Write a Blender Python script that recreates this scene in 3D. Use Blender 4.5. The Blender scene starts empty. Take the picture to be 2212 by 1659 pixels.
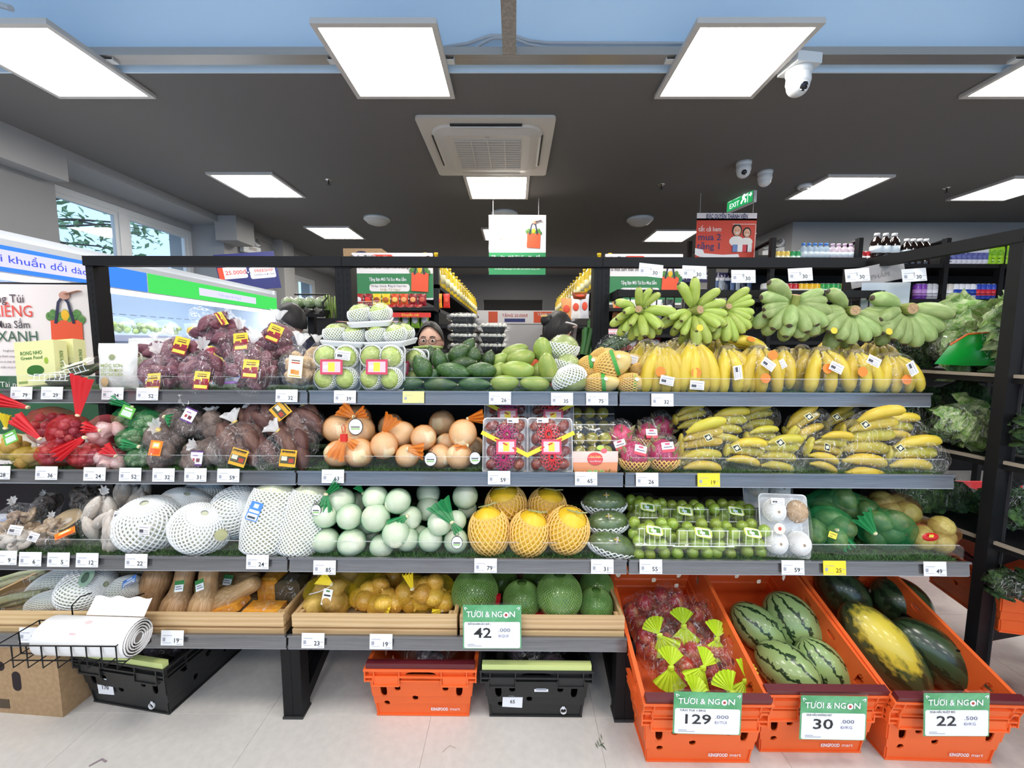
import bpy, math, random
from mathutils import Vector, Matrix, Euler, noise
random.seed(7)
scene = bpy.context.scene
COL = scene.collection
R = math.radians
PI = math.pi

# ---------------------------------------------------------------- camera, sky, exposure
F, CXP, CYP = 890.0, 1106.0, 829.5          # focal length and centre, in pixels of the 2212 x 1659 frame
CAM = Vector((0, 0, 1.355))
cam_d = bpy.data.cameras.new('camera'); cam = bpy.data.objects.new('camera', cam_d); COL.objects.link(cam)
cam_d.sensor_fit = 'HORIZONTAL'; cam_d.sensor_width = 36.0; cam_d.lens = 36.0 * F / 2212.0
cam_d.clip_start = 0.02; cam_d.clip_end = 200
CR = Matrix.Rotation(R(0.35), 3, 'Z') @ Matrix.Rotation(R(90 - 5.45), 3, 'X') @ Matrix.Rotation(R(0.22), 3, 'Z')
cam.matrix_world = Matrix.Translation(CAM) @ CR.to_4x4()
scene.camera = cam
vs = scene.view_settings
vs.view_transform = 'Standard'; vs.look = 'None'; vs.gamma = 1.0; vs.use_curve_mapping = False
vs.exposure = 0.54
world = bpy.data.worlds.new('sky'); scene.world = world; world.use_nodes = True
bg = world.node_tree.nodes['Background']
bg.inputs[0].default_value = (0.42, 0.66, 1.0, 1); bg.inputs[1].default_value = 1.25
scene.cycles.transparent_max_bounces = 24
scene.cycles.max_bounces = 8
scene.cycles.caustics_reflective = False; scene.cycles.caustics_refractive = False
scene.cycles.sample_clamp_indirect = 6.0
PANEL = 17.0                                   # radiance of the ceiling light panels

# ---------------------------------------------------------------- pixel <-> world
def ray(px, py):
    d = CR @ Vector(((px - CXP) / F, -(py - CYP) / F, -1.0))
    return d
def P(px, py, Y):
    """world point seen at a pixel, on the plane at distance Y in front of the camera"""
    d = ray(px, py); return CAM + d * (Y / d.y)
def PZ(px, py, z):
    d = ray(px, py); return CAM + d * ((z - CAM.z) / d.z)
def PX(px, py, x):
    d = ray(px, py); return CAM + d * (x / d.x)
def S(Y, z=1.0):
    """metres per pixel at depth Y, height z"""
    return (Y * 0.9954 + (1.355 - z) * 0.0957) / F

# ---------------------------------------------------------------- mesh building
class MB:
    def __init__(s): s.v = []; s.f = []
    def add(s, vs, fs, M=None):
        o = len(s.v)
        s.v += [tuple(M @ Vector(p)) for p in vs] if M is not None else [tuple(p) for p in vs]
        s.f += [tuple(i + o for i in f) for f in fs]
        return s
    def box(s, c, d, M=None, rot=None):
        x, y, z = d[0] / 2, d[1] / 2, d[2] / 2
        vs = [(a, b, e) for a in (-x, x) for b in (-y, y) for e in (-z, z)]
        T = Matrix.Translation(c)
        if rot: T = T @ Euler([R(a) for a in rot]).to_matrix().to_4x4()
        if M is not None: T = M @ T
        return s.add(vs, [(0, 1, 3, 2), (4, 6, 7, 5), (0, 4, 5, 1), (2, 3, 7, 6), (0, 2, 6, 4), (1, 5, 7, 3)], T)
    def b2(s, x0, x1, y0, y1, z0, z1):
        return s.box(((x0 + x1) / 2, (y0 + y1) / 2, (z0 + z1) / 2), (abs(x1 - x0), abs(y1 - y0), abs(z1 - z0)))
    def cyl(s, p0, p1, r0, r1=None, n=10, caps=True):
        return s.tube([p0, p1], [r0, r0 if r1 is None else r1], n, caps)
    def tube(s, pts, r, n=6, caps=True, flat=1.0):
        pts = [Vector(p) for p in pts]
        k = len(pts)
        rs = list(r) if hasattr(r, '__len__') else [r] * k
        up = None; vs = []
        for i, p in enumerate(pts):
            t = (pts[min(i + 1, k - 1)] - pts[max(i - 1, 0)])
            t = t.normalized() if t.length > 1e-9 else Vector((0, 0, 1))
            if up is None:
                up = Vector((0, 0, 1)) if abs(t.z) < .9 else Vector((0, 1, 0))
            a = t.cross(up)
            a = a.normalized() if a.length > 1e-6 else t.orthogonal().normalized()
            b = a.cross(t).normalized(); up = b
            for j in range(n):
                q = 2 * PI * j / n
                vs.append(p + a * math.cos(q) * rs[i] + b * math.sin(q) * rs[i] * flat)
        fs = [(i * n + j, i * n + (j + 1) % n, (i + 1) * n + (j + 1) % n, (i + 1) * n + j) for i in range(k - 1) for j in range(n)]
        if caps:
            fs.append(tuple(reversed(range(n)))); fs.append(tuple((k - 1) * n + j for j in range(n)))
        return s.add(vs, fs)
    def lathe(s, prof, n=20, M=None, fn=None):
        """prof: (radius, z) from bottom to top; fn(angle, r, z) -> (x, y, z)"""
        vs = []; fs = []; k = len(prof)
        for (r, z) in prof:
            for j in range(n):
                q = 2 * PI * j / n
                vs.append(fn(q, r, z) if fn else (r * math.cos(q), r * math.sin(q), z))
        for i in range(k - 1):
            for j in range(n):
                fs.append((i * n + j, i * n + (j + 1) % n, (i + 1) * n + (j + 1) % n, (i + 1) * n + j))
        if prof[0][0] > 1e-6: fs.append(tuple(reversed(range(n))))
        if prof[-1][0] > 1e-6: fs.append(tuple((k - 1) * n + j for j in range(n)))
        return s.add(vs, fs, M)
    def ell(s, c, r, nu=14, nv=9, M=None, fn=None):
        vs = [(0, 0, -1)]; fs = []
        for i in range(1, nv):
            a = -PI / 2 + PI * i / nv
            for j in range(nu):
                q = 2 * PI * j / nu
                vs.append((math.cos(a) * math.cos(q), math.cos(a) * math.sin(q), math.sin(a)))
        vs.append((0, 0, 1)); top = len(vs) - 1
        for j in range(nu): fs.append((0, 1 + (j + 1) % nu, 1 + j))
        for i in range(nv - 2):
            for j in range(nu):
                a = 1 + i * nu + j; b = 1 + i * nu + (j + 1) % nu
                fs.append((a, b, b + nu, a + nu))
        o = 1 + (nv - 2) * nu
        for j in range(nu): fs.append((o + j, o + (j + 1) % nu, top))
        out = []
        for p in vs:
            p = Vector(p)
            if fn: p = Vector(fn(p))
            out.append(Vector((p.x * r[0], p.y * r[1], p.z * r[2])) + Vector(c))
        return s.add(out, fs, M)
    def poly(s, pts, thick=None, axis=None):
        """flat polygon; thick: extruded along the vector axis"""
        n = len(pts); pts = [Vector(p) for p in pts]
        if thick is None: return s.add(pts, [tuple(range(n))])
        ax = Vector(axis) * thick
        vs = pts + [p + ax for p in pts]
        return s.add(vs, [tuple(reversed(range(n))), tuple(n + i for i in range(n))] + [(i, (i + 1) % n, n + (i + 1) % n, n + i) for i in range(n)])
    def grid(s, fn, nu, nv, closed=False):
        vs = [fn(i / (nu - (0 if closed else 1)), j / (nv - 1)) for j in range(nv) for i in range(nu)]
        fs = []
        for j in range(nv - 1):
            for i in range(nu if closed else nu - 1):
                a = j * nu + i; b = j * nu + (i + 1) % nu
                fs.append((a, b, b + nu, a + nu))
        return s.add(vs, fs)
    def mesh(s, name, smooth=False):
        m = bpy.data.meshes.new(name); m.from_pydata(s.v, [], s.f); m.update()
        if smooth: m.polygons.foreach_set('use_smooth', [True] * len(m.polygons))
        return m

def rr(w, h, r, n=4):
    """rounded rectangle outline in the xy plane"""
    out = []
    for cx, cy, a0 in ((w / 2 - r, h / 2 - r, 0), (-w / 2 + r, h / 2 - r, 90), (-w / 2 + r, -h / 2 + r, 180), (w / 2 - r, -h / 2 + r, 270)):
        for i in range(n + 1):
            a = R(a0 + 90 * i / n); out.append((cx + r * math.cos(a), cy + r * math.sin(a)))
    return out

# ---------------------------------------------------------------- objects
def ob(name, mesh, mt=None, parent=None, loc=None, rot=None, scale=None, smooth=False):
    if isinstance(mesh, MB): mesh = mesh.mesh(name, smooth)
    o = bpy.data.objects.new(name, mesh); COL.objects.link(o)
    if mt is not None:
        if len(mesh.materials) == 0: mesh.materials.append(mt)
        elif mesh.materials[0] != mt:
            o.material_slots[0].link = 'OBJECT'; o.material_slots[0].material = mt
    if parent is not None: o.parent = parent
    if loc is not None: o.location = loc
    if rot is not None: o.rotation_euler = [R(a) for a in rot]
    if scale is not None: o.scale = scale if hasattr(scale, '__len__') else (scale,) * 3
    return o
def tag(o, label, cat, group=None, kind=None):
    if label: o['label'] = label
    if cat: o['category'] = cat
    if group: o['group'] = group
    if kind: o['kind'] = kind
    return o
def thing(name, label, cat, loc=(0, 0, 0), rot=None, group=None, scale=None):
    e = bpy.data.objects.new(name, None); COL.objects.link(e); e.location = loc; e.empty_display_size = .05
    if rot: e.rotation_euler = [R(a) for a in rot]
    if scale: e.scale = scale if hasattr(scale, '__len__') else (scale,) * 3
    return tag(e, label, cat, group)
def struct(name, mb, mt, smooth=False, loc=None):
    o = ob(name, mb, mt, smooth=smooth, loc=loc); o['kind'] = 'structure'; return o

# ---------------------------------------------------------------- materials
MATS = {}
def mat(name, col=(.8, .8, .8), rough=.5, metal=0., spec=.5, col2=None, nscale=8., nlo=.4, nhi=.65, detail=3., bump=None, var=0., coat=0.,
        emit=None, estr=0., alpha=None, trans=0., sss=0., stretch=None, wave=None, coords='Generated', ior=None):
    if name in MATS: return MATS[name]
    m = bpy.data.materials.new(name); m.use_nodes = True; MATS[name] = m
    nt = m.node_tree; N = nt.nodes; L = nt.links; b = N['Principled BSDF']
    b.inputs['Base Color'].default_value = (*col, 1); b.inputs['Roughness'].default_value = rough
    b.inputs['Metallic'].default_value = metal; b.inputs['Specular IOR Level'].default_value = spec
    if coat: b.inputs['Coat Weight'].default_value = coat; b.inputs['Coat Roughness'].default_value = .08
    if trans: b.inputs['Transmission Weight'].default_value = trans
    if sss: b.inputs['Subsurface Weight'].default_value = sss; b.inputs['Subsurface Radius'].default_value = (.02, .01, .005)
    if ior: b.inputs['IOR'].default_value = ior
    if emit: b.inputs['Emission Color'].default_value = (*emit, 1); b.inputs['Emission Strength'].default_value = estr
    if alpha is not None: b.inputs['Alpha'].default_value = alpha
    src = None
    if col2 or bump or var:
        tc = N.new('ShaderNodeTexCoord'); mp = N.new('ShaderNodeMapping'); L.new(tc.outputs[coords], mp.inputs[0])
        if stretch: mp.inputs['Scale'].default_value = stretch
    if col2:
        if wave:
            tx = N.new('ShaderNodeTexWave'); tx.bands_direction = wave; tx.inputs['Distortion'].default_value = 3.5; tx.inputs['Detail'].default_value = 3
            tx.inputs['Detail Scale'].default_value = 1.6
        else:
            tx = N.new('ShaderNodeTexNoise'); tx.inputs['Detail'].default_value = detail
        tx.inputs['Scale'].default_value = nscale
        L.new(mp.outputs[0], tx.inputs['Vector'])
        cr = N.new('ShaderNodeValToRGB'); cr.color_ramp.elements[0].position = nlo; cr.color_ramp.elements[1].position = nhi
        cr.color_ramp.elements[0].color = (*col, 1); cr.color_ramp.elements[1].color = (*col2, 1)
        L.new(tx.outputs[0], cr.inputs[0]); src = cr.outputs[0]
    if var:
        oi = N.new('ShaderNodeObjectInfo'); hs = N.new('ShaderNodeHueSaturation')
        m1 = N.new('ShaderNodeMapRange'); m1.inputs['To Min'].default_value = 1 - var; m1.inputs['To Max'].default_value = 1 + var
        m2 = N.new('ShaderNodeMapRange'); m2.inputs['To Min'].default_value = .5 - var * .06; m2.inputs['To Max'].default_value = .5 + var * .06
        L.new(oi.outputs['Random'], m1.inputs[0]); L.new(oi.outputs['Random'], m2.inputs[0])
        L.new(m1.outputs[0], hs.inputs['Value']); L.new(m2.outputs[0], hs.inputs['Hue'])
        if src: L.new(src, hs.inputs['Color'])
        else: hs.inputs['Color'].default_value = (*col, 1)
        src = hs.outputs[0]
    if src: L.new(src, b.inputs['Base Color'])
    if bump:
        bn = N.new('ShaderNodeTexNoise'); bn.inputs['Scale'].default_value = bump[0]; bn.inputs['Detail'].default_value = 3
        L.new(mp.outputs[0], bn.inputs['Vector'])
        bp = N.new('ShaderNodeBump'); bp.inputs['Strength'].default_value = bump[1]; bp.inputs['Distance'].default_value = .01
        L.new(bn.outputs[0], bp.inputs['Height']); L.new(bp.outputs[0], b.inputs['Normal'])
    return m
def film(name, col=(1, 1, 1), base=.06, rough=.12, wr=14., amount=.5, milky=.05, gain=1.0, crease_glint=0.):
    """thin clear plastic: lets the contents through and adds a sheen at wrinkles; milky adds a whitish veil"""
    if name in MATS: return MATS[name]
    m = bpy.data.materials.new(name); m.use_nodes = True; MATS[name] = m
    nt = m.node_tree; N = nt.nodes; L = nt.links; N.remove(N['Principled BSDF']); out = N['Material Output']
    tr = N.new('ShaderNodeBsdfTransparent'); tr.inputs[0].default_value = (*[.97 * (.9 + .1 * c) for c in col], 1)
    gl = N.new('ShaderNodeBsdfGlossy'); gl.inputs['Roughness'].default_value = rough
    df = N.new('ShaderNodeBsdfDiffuse'); df.inputs[0].default_value = (*col, 1)
    tc = N.new('ShaderNodeTexCoord'); nz = N.new('ShaderNodeTexNoise'); nz.inputs['Scale'].default_value = wr; nz.inputs['Detail'].default_value = 2.5
    nz.inputs['Distortion'].default_value = 1.2
    L.new(tc.outputs['Object'], nz.inputs['Vector'])
    bp = N.new('ShaderNodeBump'); bp.inputs['Strength'].default_value = amount; bp.inputs['Distance'].default_value = .02
    L.new(nz.outputs[0], bp.inputs['Height']); L.new(bp.outputs[0], gl.inputs['Normal'])
    fr = N.new('ShaderNodeLayerWeight'); fr.inputs['Blend'].default_value = .25; L.new(bp.outputs[0], fr.inputs['Normal'])
    ma = N.new('ShaderNodeMath'); ma.operation = 'MULTIPLY_ADD'; ma.inputs[1].default_value = .22 * gain; ma.inputs[2].default_value = base
    L.new(fr.outputs['Facing'], ma.inputs[0]); L.new(ma.outputs[0], gl.inputs[0])
    m1 = N.new('ShaderNodeMixShader'); m1.inputs[0].default_value = milky; L.new(tr.outputs[0], m1.inputs[1]); L.new(df.outputs[0], m1.inputs[2])
    if crease_glint:                                              # lamp glints on the crumples, painted in as white diffuse lines
        n2 = N.new('ShaderNodeTexNoise'); n2.inputs['Scale'].default_value = wr * .55; n2.inputs['Detail'].default_value = 1.5; n2.inputs['Distortion'].default_value = 2.2
        mp = N.new('ShaderNodeMapping'); mp.inputs['Scale'].default_value = (1, 1, .45); L.new(tc.outputs['Object'], mp.inputs[0]); L.new(mp.outputs[0], n2.inputs['Vector'])
        cr = N.new('ShaderNodeValToRGB'); e = cr.color_ramp.elements; e[0].position = .485; e[1].position = .515; e[0].color = e[1].color = (milky, milky, milky, 1); k = e.new(.5); k.color = (crease_glint, crease_glint, crease_glint, 1)
        L.new(n2.outputs[0], cr.inputs[0]); L.new(cr.outputs[0], m1.inputs[0])
    ad = N.new('ShaderNodeAddShader'); L.new(m1.outputs[0], ad.inputs[0]); L.new(gl.outputs[0], ad.inputs[1])
    L.new(ad.outputs[0], out.inputs[0])
    return m
def netm(name, col, cover=.45, scale=90., thr=.5):
    """fine woven net cloth: threads of one colour with holes between them"""
    if name in MATS: return MATS[name]
    m = bpy.data.materials.new(name); m.use_nodes = True; MATS[name] = m
    nt = m.node_tree; N = nt.nodes; L = nt.links; N.remove(N['Principled BSDF']); out = N['Material Output']
    tr = N.new('ShaderNodeBsdfTransparent'); df = N.new('ShaderNodeBsdfPrincipled')
    df.inputs['Base Color'].default_value = (*col, 1); df.inputs['Roughness'].default_value = .45
    lw = N.new('ShaderNodeLayerWeight'); lw.inputs['Blend'].default_value = .35
    ma = N.new('ShaderNodeMath'); ma.operation = 'MULTIPLY_ADD'; ma.inputs[1].default_value = .5; ma.inputs[2].default_value = cover; ma.use_clamp = True
    L.new(lw.outputs['Facing'], ma.inputs[0])
    mx = N.new('ShaderNodeMixShader'); L.new(ma.outputs[0], mx.inputs[0]); L.new(tr.outputs[0], mx.inputs[1]); L.new(df.outputs[0], mx.inputs[2])
    L.new(mx.outputs[0], out.inputs[0])
    return m
def glow(name, col, strength):
    if name in MATS: return MATS[name]
    m = bpy.data.materials.new(name); m.use_nodes = True; MATS[name] = m
    nt = m.node_tree; nt.nodes.remove(nt.nodes['Principled BSDF'])
    e = nt.nodes.new('ShaderNodeEmission'); e.inputs[0].default_value = (*col, 1); e.inputs[1].default_value = strength
    nt.links.new(e.outputs[0], nt.nodes['Material Output'].inputs[0]); return m
def clear(name, tint=(1, 1, 1), refl=.06, rough=.02, milk=0.):
    """flat clear pane (glass, acrylic)"""
    return film(name, tint, base=refl, rough=rough, wr=1., amount=0., milky=milk, gain=.6)

def hexc(h):
    h = h.lstrip('#'); c = [int(h[i:i + 2], 16) / 255 for i in (0, 2, 4)]
    return tuple(x / 12.92 if x <= .04045 else ((x + .055) / 1.055) ** 2.4 for x in c)
def flat(h, rough=.5, **k):
    """plain paint of one sRGB colour"""
    return mat('paint_' + h + ('_%d' % int(rough * 100)), hexc(h), rough, **k)

# ---------------------------------------------------------------- lettering
TEXTS = {}
def text_mesh(s, bold=0.):
    k = (s, bold)
    if k not in TEXTS:
        c = bpy.data.curves.new('lettering', 'FONT'); c.body = s; c.size = 1.0; c.resolution_u = 2; c.align_x = 'CENTER'; c.align_y = 'CENTER'
        c.offset = bold; c.extrude = 0.0
        o = bpy.data.objects.new('lettering', c); COL.objects.link(o)
        m = bpy.data.meshes.new_from_object(o)
        bpy.data.objects.remove(o); bpy.data.curves.remove(c)
        m.name = 'lettering'
        xs = [v.co.x for v in m.vertices]; ys = [v.co.y for v in m.vertices]
        TEXTS[k] = (m, (max(xs) - min(xs)) if xs else 1, (max(ys) - min(ys)) if ys else 1)
    return TEXTS[k]
def text(s, parent, loc, h, mt, bold=0., width=None, rot=(90, 0, 0), name='lettering'):
    """lettering of cap height about h at loc in the parent's frame, facing -y; width squeezes it to a width"""
    m, w, hh = text_mesh(s, bold)
    sc = h / .72
    sx = sc if width is None else width / w
    return ob(name, m, mt, parent, loc, rot, (sx, sc, 1))
def card(parent, name, w, h, loc, mt, r=0., t=.0006, rot=(90, 0, 0)):
    """flat printed panel facing -y in the parent's frame"""
    mb = MB(); pts = rr(w, h, r, 3) if r else [(-w / 2, -h / 2), (w / 2, -h / 2), (w / 2, h / 2), (-w / 2, h / 2)]
    mb.poly([(p[0], p[1], 0) for p in pts], t, (0, 0, -1))
    return ob(name, mb, mt, parent, loc, rot)

# common paints
BLACK = mat('black_powder_coat', (.006, .006, .007), .55, spec=.25, bump=(300, .05))
ORD = 'first second third fourth fifth sixth seventh eighth ninth tenth eleventh twelfth thirteenth fourteenth fifteenth'.split()
WHITE = mat('white_print', (.82, .83, .86), .45)
INK = mat('black_ink', (.015, .015, .018), .5)
GREYINK = mat('grey_ink', (.35, .36, .42), .5)
# ================================================================ the setting
CEIL = 2.89
M_FLOOR = mat('floor_tile_stone', (.56, .53, .50), .32, col2=(.62, .585, .55), nscale=40, nlo=.3, nhi=.7, spec=.4, coords='Object')
M_GROUT = mat('tile_grout', (.33, .31, .29), .8)
M_CEIL = mat('ceiling_dark_grey_paint', (.155, .15, .147), .85, bump=(400, .05), coords='Object')
M_HIGH = mat('ceiling_white_daylight_tint', (.66, .82, .97), .9)  # white ceiling and fascia; the blue cast of daylight is put into their colour
M_WALL = mat('wall_white_paint', (.36, .36, .36), .9)
M_WALLG = mat('wall_grey_paint', (.24, .24, .245), .9)
M_DARKW = mat('wall_dark_paint', (.06, .06, .062), .9)
M_STEEL = mat('galvanised_rail', (.42, .40, .38), .38, metal=.75, col2=(.55, .53, .52), nscale=4, stretch=(1, 30, 30))
M_UPVC = mat('white_upvc', (.75, .77, .78), .35)
M_GLASS = clear('window_glass', (.93, 1, 1), .05)

XL, XR, YB, YF = -4.2, 7.2, 12.0, -4.2
# floor slab of grout with the tiles laid on it
struct('floor', MB().b2(XL - .3, XR + .2, YF - .2, YB + .2, -.1, -.0015), M_GROUT)
floor = bpy.data.objects['floor']
tile_m = MB(); tile_m.add([(-.2990, -.2990, 0), (.2990, -.2990, 0), (.2990, .2990, 0), (-.2990, .2990, 0), (-.2997, -.2997, -.0015), (.2997, -.2997, -.0015), (.2997, .2997, -.0015), (-.2997, .2997, -.0015)],
    [(0, 1, 2, 3), (0, 4, 5, 1), (1, 5, 6, 2), (2, 6, 7, 3), (3, 7, 4, 0)])
tile_m = tile_m.mesh('tile'); tile_m.materials.append(M_FLOOR)
rest = MB()
for i in range(-7, 12):
    for j in range(-9, 18):
        x = .3 + .6 * i + .3; y = 1.385 + .6 * j + .3
        if -3.9 < x < 4.2 and .5 < y < 4.5: ob('tile', tile_m, parent=floor, loc=(x, y, 0))
        elif x < XR and x > XL - .2 and YF < y < YB: rest.add([(x - .299, y - .299, 0), (x + .299, y - .299, 0), (x + .299, y + .299, 0), (x - .299, y + .299, 0)], [(0, 1, 2, 3)])
o = ob('far_tiles', rest, M_FLOOR, floor); o['kind'] = 'stuff'

# grey ceiling (a lowered slab whose near edge hangs above the lamps), white raised ceiling in front of it
struct('ceiling', MB().b2(XL - .3, XR + .2, 2.497, YB, CEIL, CEIL + .1), M_CEIL)
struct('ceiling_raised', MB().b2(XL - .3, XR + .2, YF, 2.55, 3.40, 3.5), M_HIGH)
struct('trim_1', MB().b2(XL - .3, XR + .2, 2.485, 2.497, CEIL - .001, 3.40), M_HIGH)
# galvanised rails that carry the lamps
rail = thing('ceiling_rail', 'long galvanised metal rail running across the raised white ceiling', 'ceiling rail', (0, 2.402, 2.92))
ob('channel', MB().b2(-4.1, 5.2, -.04, .04, -.02, .02), M_STEEL, rail)
r2 = thing('ceiling_rail', 'short galvanised rail running towards the viewer above the air conditioner', 'ceiling rail', (-.035, 1.6, 2.92))
ob('channel', MB().b2(-.036, .036, -1.6, .76, -.02, .02), M_STEEL, r2)
ob('hanger', MB().cyl((0, -1.2, .02), (0, -1.2, .48), .006, n=6), M_STEEL, r2)
M_PIPE = mat('grey_conduit', (.55, .57, .60), .5)
c = thing('cable_conduit', 'pale grey cable conduit lying along the metal ceiling rail', 'cable')
def cond(pp, r): return MB().tube([P(x, y, Y) for x, y, Y in pp], r, 8)
ob('conduit_run', cond([(958, 102, 2.46), (1010, 94, 2.46), (1045, 82, 2.45), (1062, 77, 2.44), (1112, 78, 2.44), (1140, 88, 2.45), (1180, 93, 2.46), (1480, 94, 2.46)], .009), M_PIPE, c)
ob('conduit_run', cond([(1030, 102, 2.45), (1048, 90, 2.44), (1066, 82, 2.44), (1112, 84, 2.44), (1140, 96, 2.45), (1180, 103, 2.46)], .008), M_PIPE, c)
c = thing('cable_conduit', 'grey flexible conduit above the lamp over the chiller', 'cable')
ob('conduit_run', MB().tube([(-2.95, 2.15, 3.0), (-2.75, 2.2, 3.03), (-2.6, 2.16, 3.02), (-2.42, 2.12, 2.95)], .014, 8), M_PIPE, c)

# light panels 0.6 x 0.6
M_LAMP = glow('lamp_diffuser', (1.0, .95, .88), PANEL)
M_ALU = mat('lamp_frame', (.62, .60, .58), .5)
fm = MB()
for a in (-1, 1):
    fm.b2(a * .288 - .014, a * .288 + .014, -.302, .302, -.006, .014); fm.b2(-.274, .274, a * .288 - .014, a * .288 + .014, -.006, .014)
fm.b2(-.30, .30, -.30, .30, .010, .022)
fm = fm.mesh('frame'); dm = MB().add([(-.276, -.276, 0), (-.276, .276, 0), (.276, .276, 0), (.276, -.276, 0)], [(0, 1, 2, 3)]).mesh('diffuser')
brk = MB(); brk.b2(.302, .345, -.02, .02, .015, .018); brk.b2(.342, .345, -.02, .02, .015, .06); brk = brk.mesh('bracket')
def lamp(x, y, z, label, hang=False):
    t = thing('ceiling_light', label, 'ceiling light', (x, y, z), group='square light panels')
    ob('frame', fm, M_ALU, t); ob('diffuser', dm, M_LAMP, t, (0, 0, .004))
    if hang:
        ob('bracket', brk, M_UPVC, t); ob('bracket', brk, M_UPVC, t, rot=(0, 0, 180))
    return t
lamp(-.678, 2.40, 2.872, 'square light panel on the rail, above and in front of the cassette air conditioner', True)
lamp(1.155, 2.40, 2.872, 'square light panel on the rail beside the dome camera on its white box', True)
lamp(-2.535, 2.40, 2.872, 'square light panel on the rail near the window wall, cut by the frame', True)
lamp(3.02, 2.40, 2.872, 'square light panel on the rail above the drinks shelves, cut by the frame', True)
lamp(-.172, 4.185, 2.876, 'square ceiling light panel directly behind the cassette air conditioner')
lamp(-2.485, 4.15, 2.876, 'square ceiling light panel in front of the first window')
lamp(3.115, 4.185, 2.876, 'square ceiling light panel next to the smoke detector above the drinks shelves')
lamp(4.81, 4.21, 2.876, 'square ceiling light panel above the drinks shelves, furthest from the windows')
lamp(-2.47, 5.84, 2.876, 'small distant light panel near the emergency lamp on the window side')
lamp(-.15, 5.9, 2.876, 'distant light panel half hidden by the hanging bag sign')
lamp(2.17, 5.96, 2.876, 'distant light panel partly behind the red hanging ice cream sign')
for j, y in enumerate((.55, -1.3, -3.1)):
    for i, x in enumerate((-2.535, -.678, 1.155, 3.02, 4.85)): lamp(x, y, 2.872, 'light panel behind the viewer, %s row, %s from the window wall' % (ORD[j], ORD[i]), True)
for j, y in enumerate((7.8, 9.8)):
    for i, x in enumerate((-2.4, 0, 2.2)): lamp(x, y, 2.876, 'light panel at the far end of the shop, %s row, %s from the windows' % (ORD[j], ORD[i]))

# left wall with windows, soffit, piers
struct('wall_left_soffit', MB().b2(-4.35, -3.58, 3.42, YB, 2.815, CEIL + .05), M_WALL)
struct('trim_2', MB().b2(-4.35, -3.58, YF, 3.42, 2.64, CEIL + .05), M_WALL)
w = MB()
w.b2(-4.3, -4.0, YF, 3.60, 0, 2.75); w.b2(-4.3, -4.0, 3.60, 5.24, 0, 1.75); w.b2(-4.3, -4.0, 3.60, 5.24, 2.735, 2.9)
w.b2(-4.3, -4.0, 5.24, 7.0, 0, 2.9); w.b2(-4.3, -4.0, 7.0, 8.4, 0, 1.6); w.b2(-4.3, -4.0, 7.0, 8.4, 2.62, 2.9); w.b2(-4.3, -4.0, 8.4, YB, 0, 2.9)
struct('wall_left', w, M_WALL)
struct('wall_left_pier', MB().b2(-4.05, -3.62, 5.24, 6.35, 0, 2.815), M_WALL)
struct('wall_left_pipe_casing', MB().b2(-3.62, -3.44, 6.25, 6.55, 0, CEIL), M_WALL)
struct('wall_left_near_pier', MB().b2(-4.05, -3.72, 2.2, 3.44, 0, 2.66), M_WALLG)
def window(n, y0, y1, z0, z1, ym):
    o = struct('window_%d' % n, MB(), M_UPVC)
    mb = MB(); x = -4.06
    for (a, b, c, d) in ((y0, y1, z1 - .06, z1), (y0, y1, z0, z0 + .06), (y0, y0 + .06, z0 + .06, z1 - .06), (y1 - .06, y1, z0 + .06, z1 - .06), (ym - .045, ym + .045, z0 + .06, z1 - .06)):
        mb.b2(x - .04, x + .04, a, b, c, d)
    ob('window_frame', mb, M_UPVC, o)
    for k, (a, b) in enumerate(((y0 + .06, ym - .045), (ym + .045, y1 - .06))):
        sm = MB(); q = -4.05
        for (e, f, g, h) in ((a, b, z1 - .10, z1 - .06), (a, b, z0 + .06, z0 + .1), (a, a + .04, z0 + .1, z1 - .1), (b - .04, b, z0 + .1, z1 - .1)): sm.b2(q - .02, q + .02, e, f, g, h)
        s = ob('sash', sm, M_UPVC, o); ob('pane', MB().b2(q - .003, q + .003, a + .04, b - .04, z0 + .1, z1 - .1), M_GLASS, s)
window(1, 3.60, 5.24, 1.75, 2.735, 4.34)
window(2, 7.0, 8.4, 1.6, 2.62, 7.7)
# tree outside
M_LEAF = mat('tree_leaf', (.34, .50, .24), .6, var=.3); M_BARK = mat('bark', (.10, .075, .055), .9)
tr = thing('tree', 'leafy street tree seen through the window above the chiller', 'tree', (-7.6, 6.2, 0))
br = MB().tube([(0, 0, 0), (.1, 0, 1.5), (.05, .1, 2.6), (.2, -.1, 3.6)], [.14, .12, .09, .03], 8)
rg = random.Random(3); lf = MB()
for k in range(26):
    a = rg.uniform(0, 6.28); z0 = rg.uniform(1.6, 3.2); L_ = rg.uniform(.9, 2.3)
    pts = [Vector((.08, 0, z0)) + Vector((math.cos(a) * L_ * t, math.sin(a) * L_ * 1.4 * t, .5 * t * L_ - .35 * t * t * L_)) for t in (0, .35, .7, 1)]
    br.tube(pts, [.035, .02, .012, .004], 5)
    for q in range(46):
        t = rg.uniform(.25, 1.05); p = pts[0].lerp(pts[-1], t) + Vector((rg.gauss(0, .16), rg.gauss(0, .16), rg.gauss(0, .12)))
        e = Euler((rg.uniform(-1, 1), rg.uniform(-1, 1), rg.uniform(0, 6.3))).to_matrix(); s_ = rg.uniform(.05, .10)
        lf.add([p + e @ Vector(v) for v in ((-s_, 0, 0), (0, -s_ * .45, .01), (s_, 0, 0), (0, s_ * .45, .01))], [(0, 1, 2, 3)])
ob('trunk', br, M_BARK, tr, smooth=True); o = ob('foliage', lf, M_LEAF, tr); o['kind'] = 'stuff'
struct('ground_outside', MB().b2(-30, -4.4, -10, 30, -.4, -.15), mat('pavement', (.35, .34, .32), .9))

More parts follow.
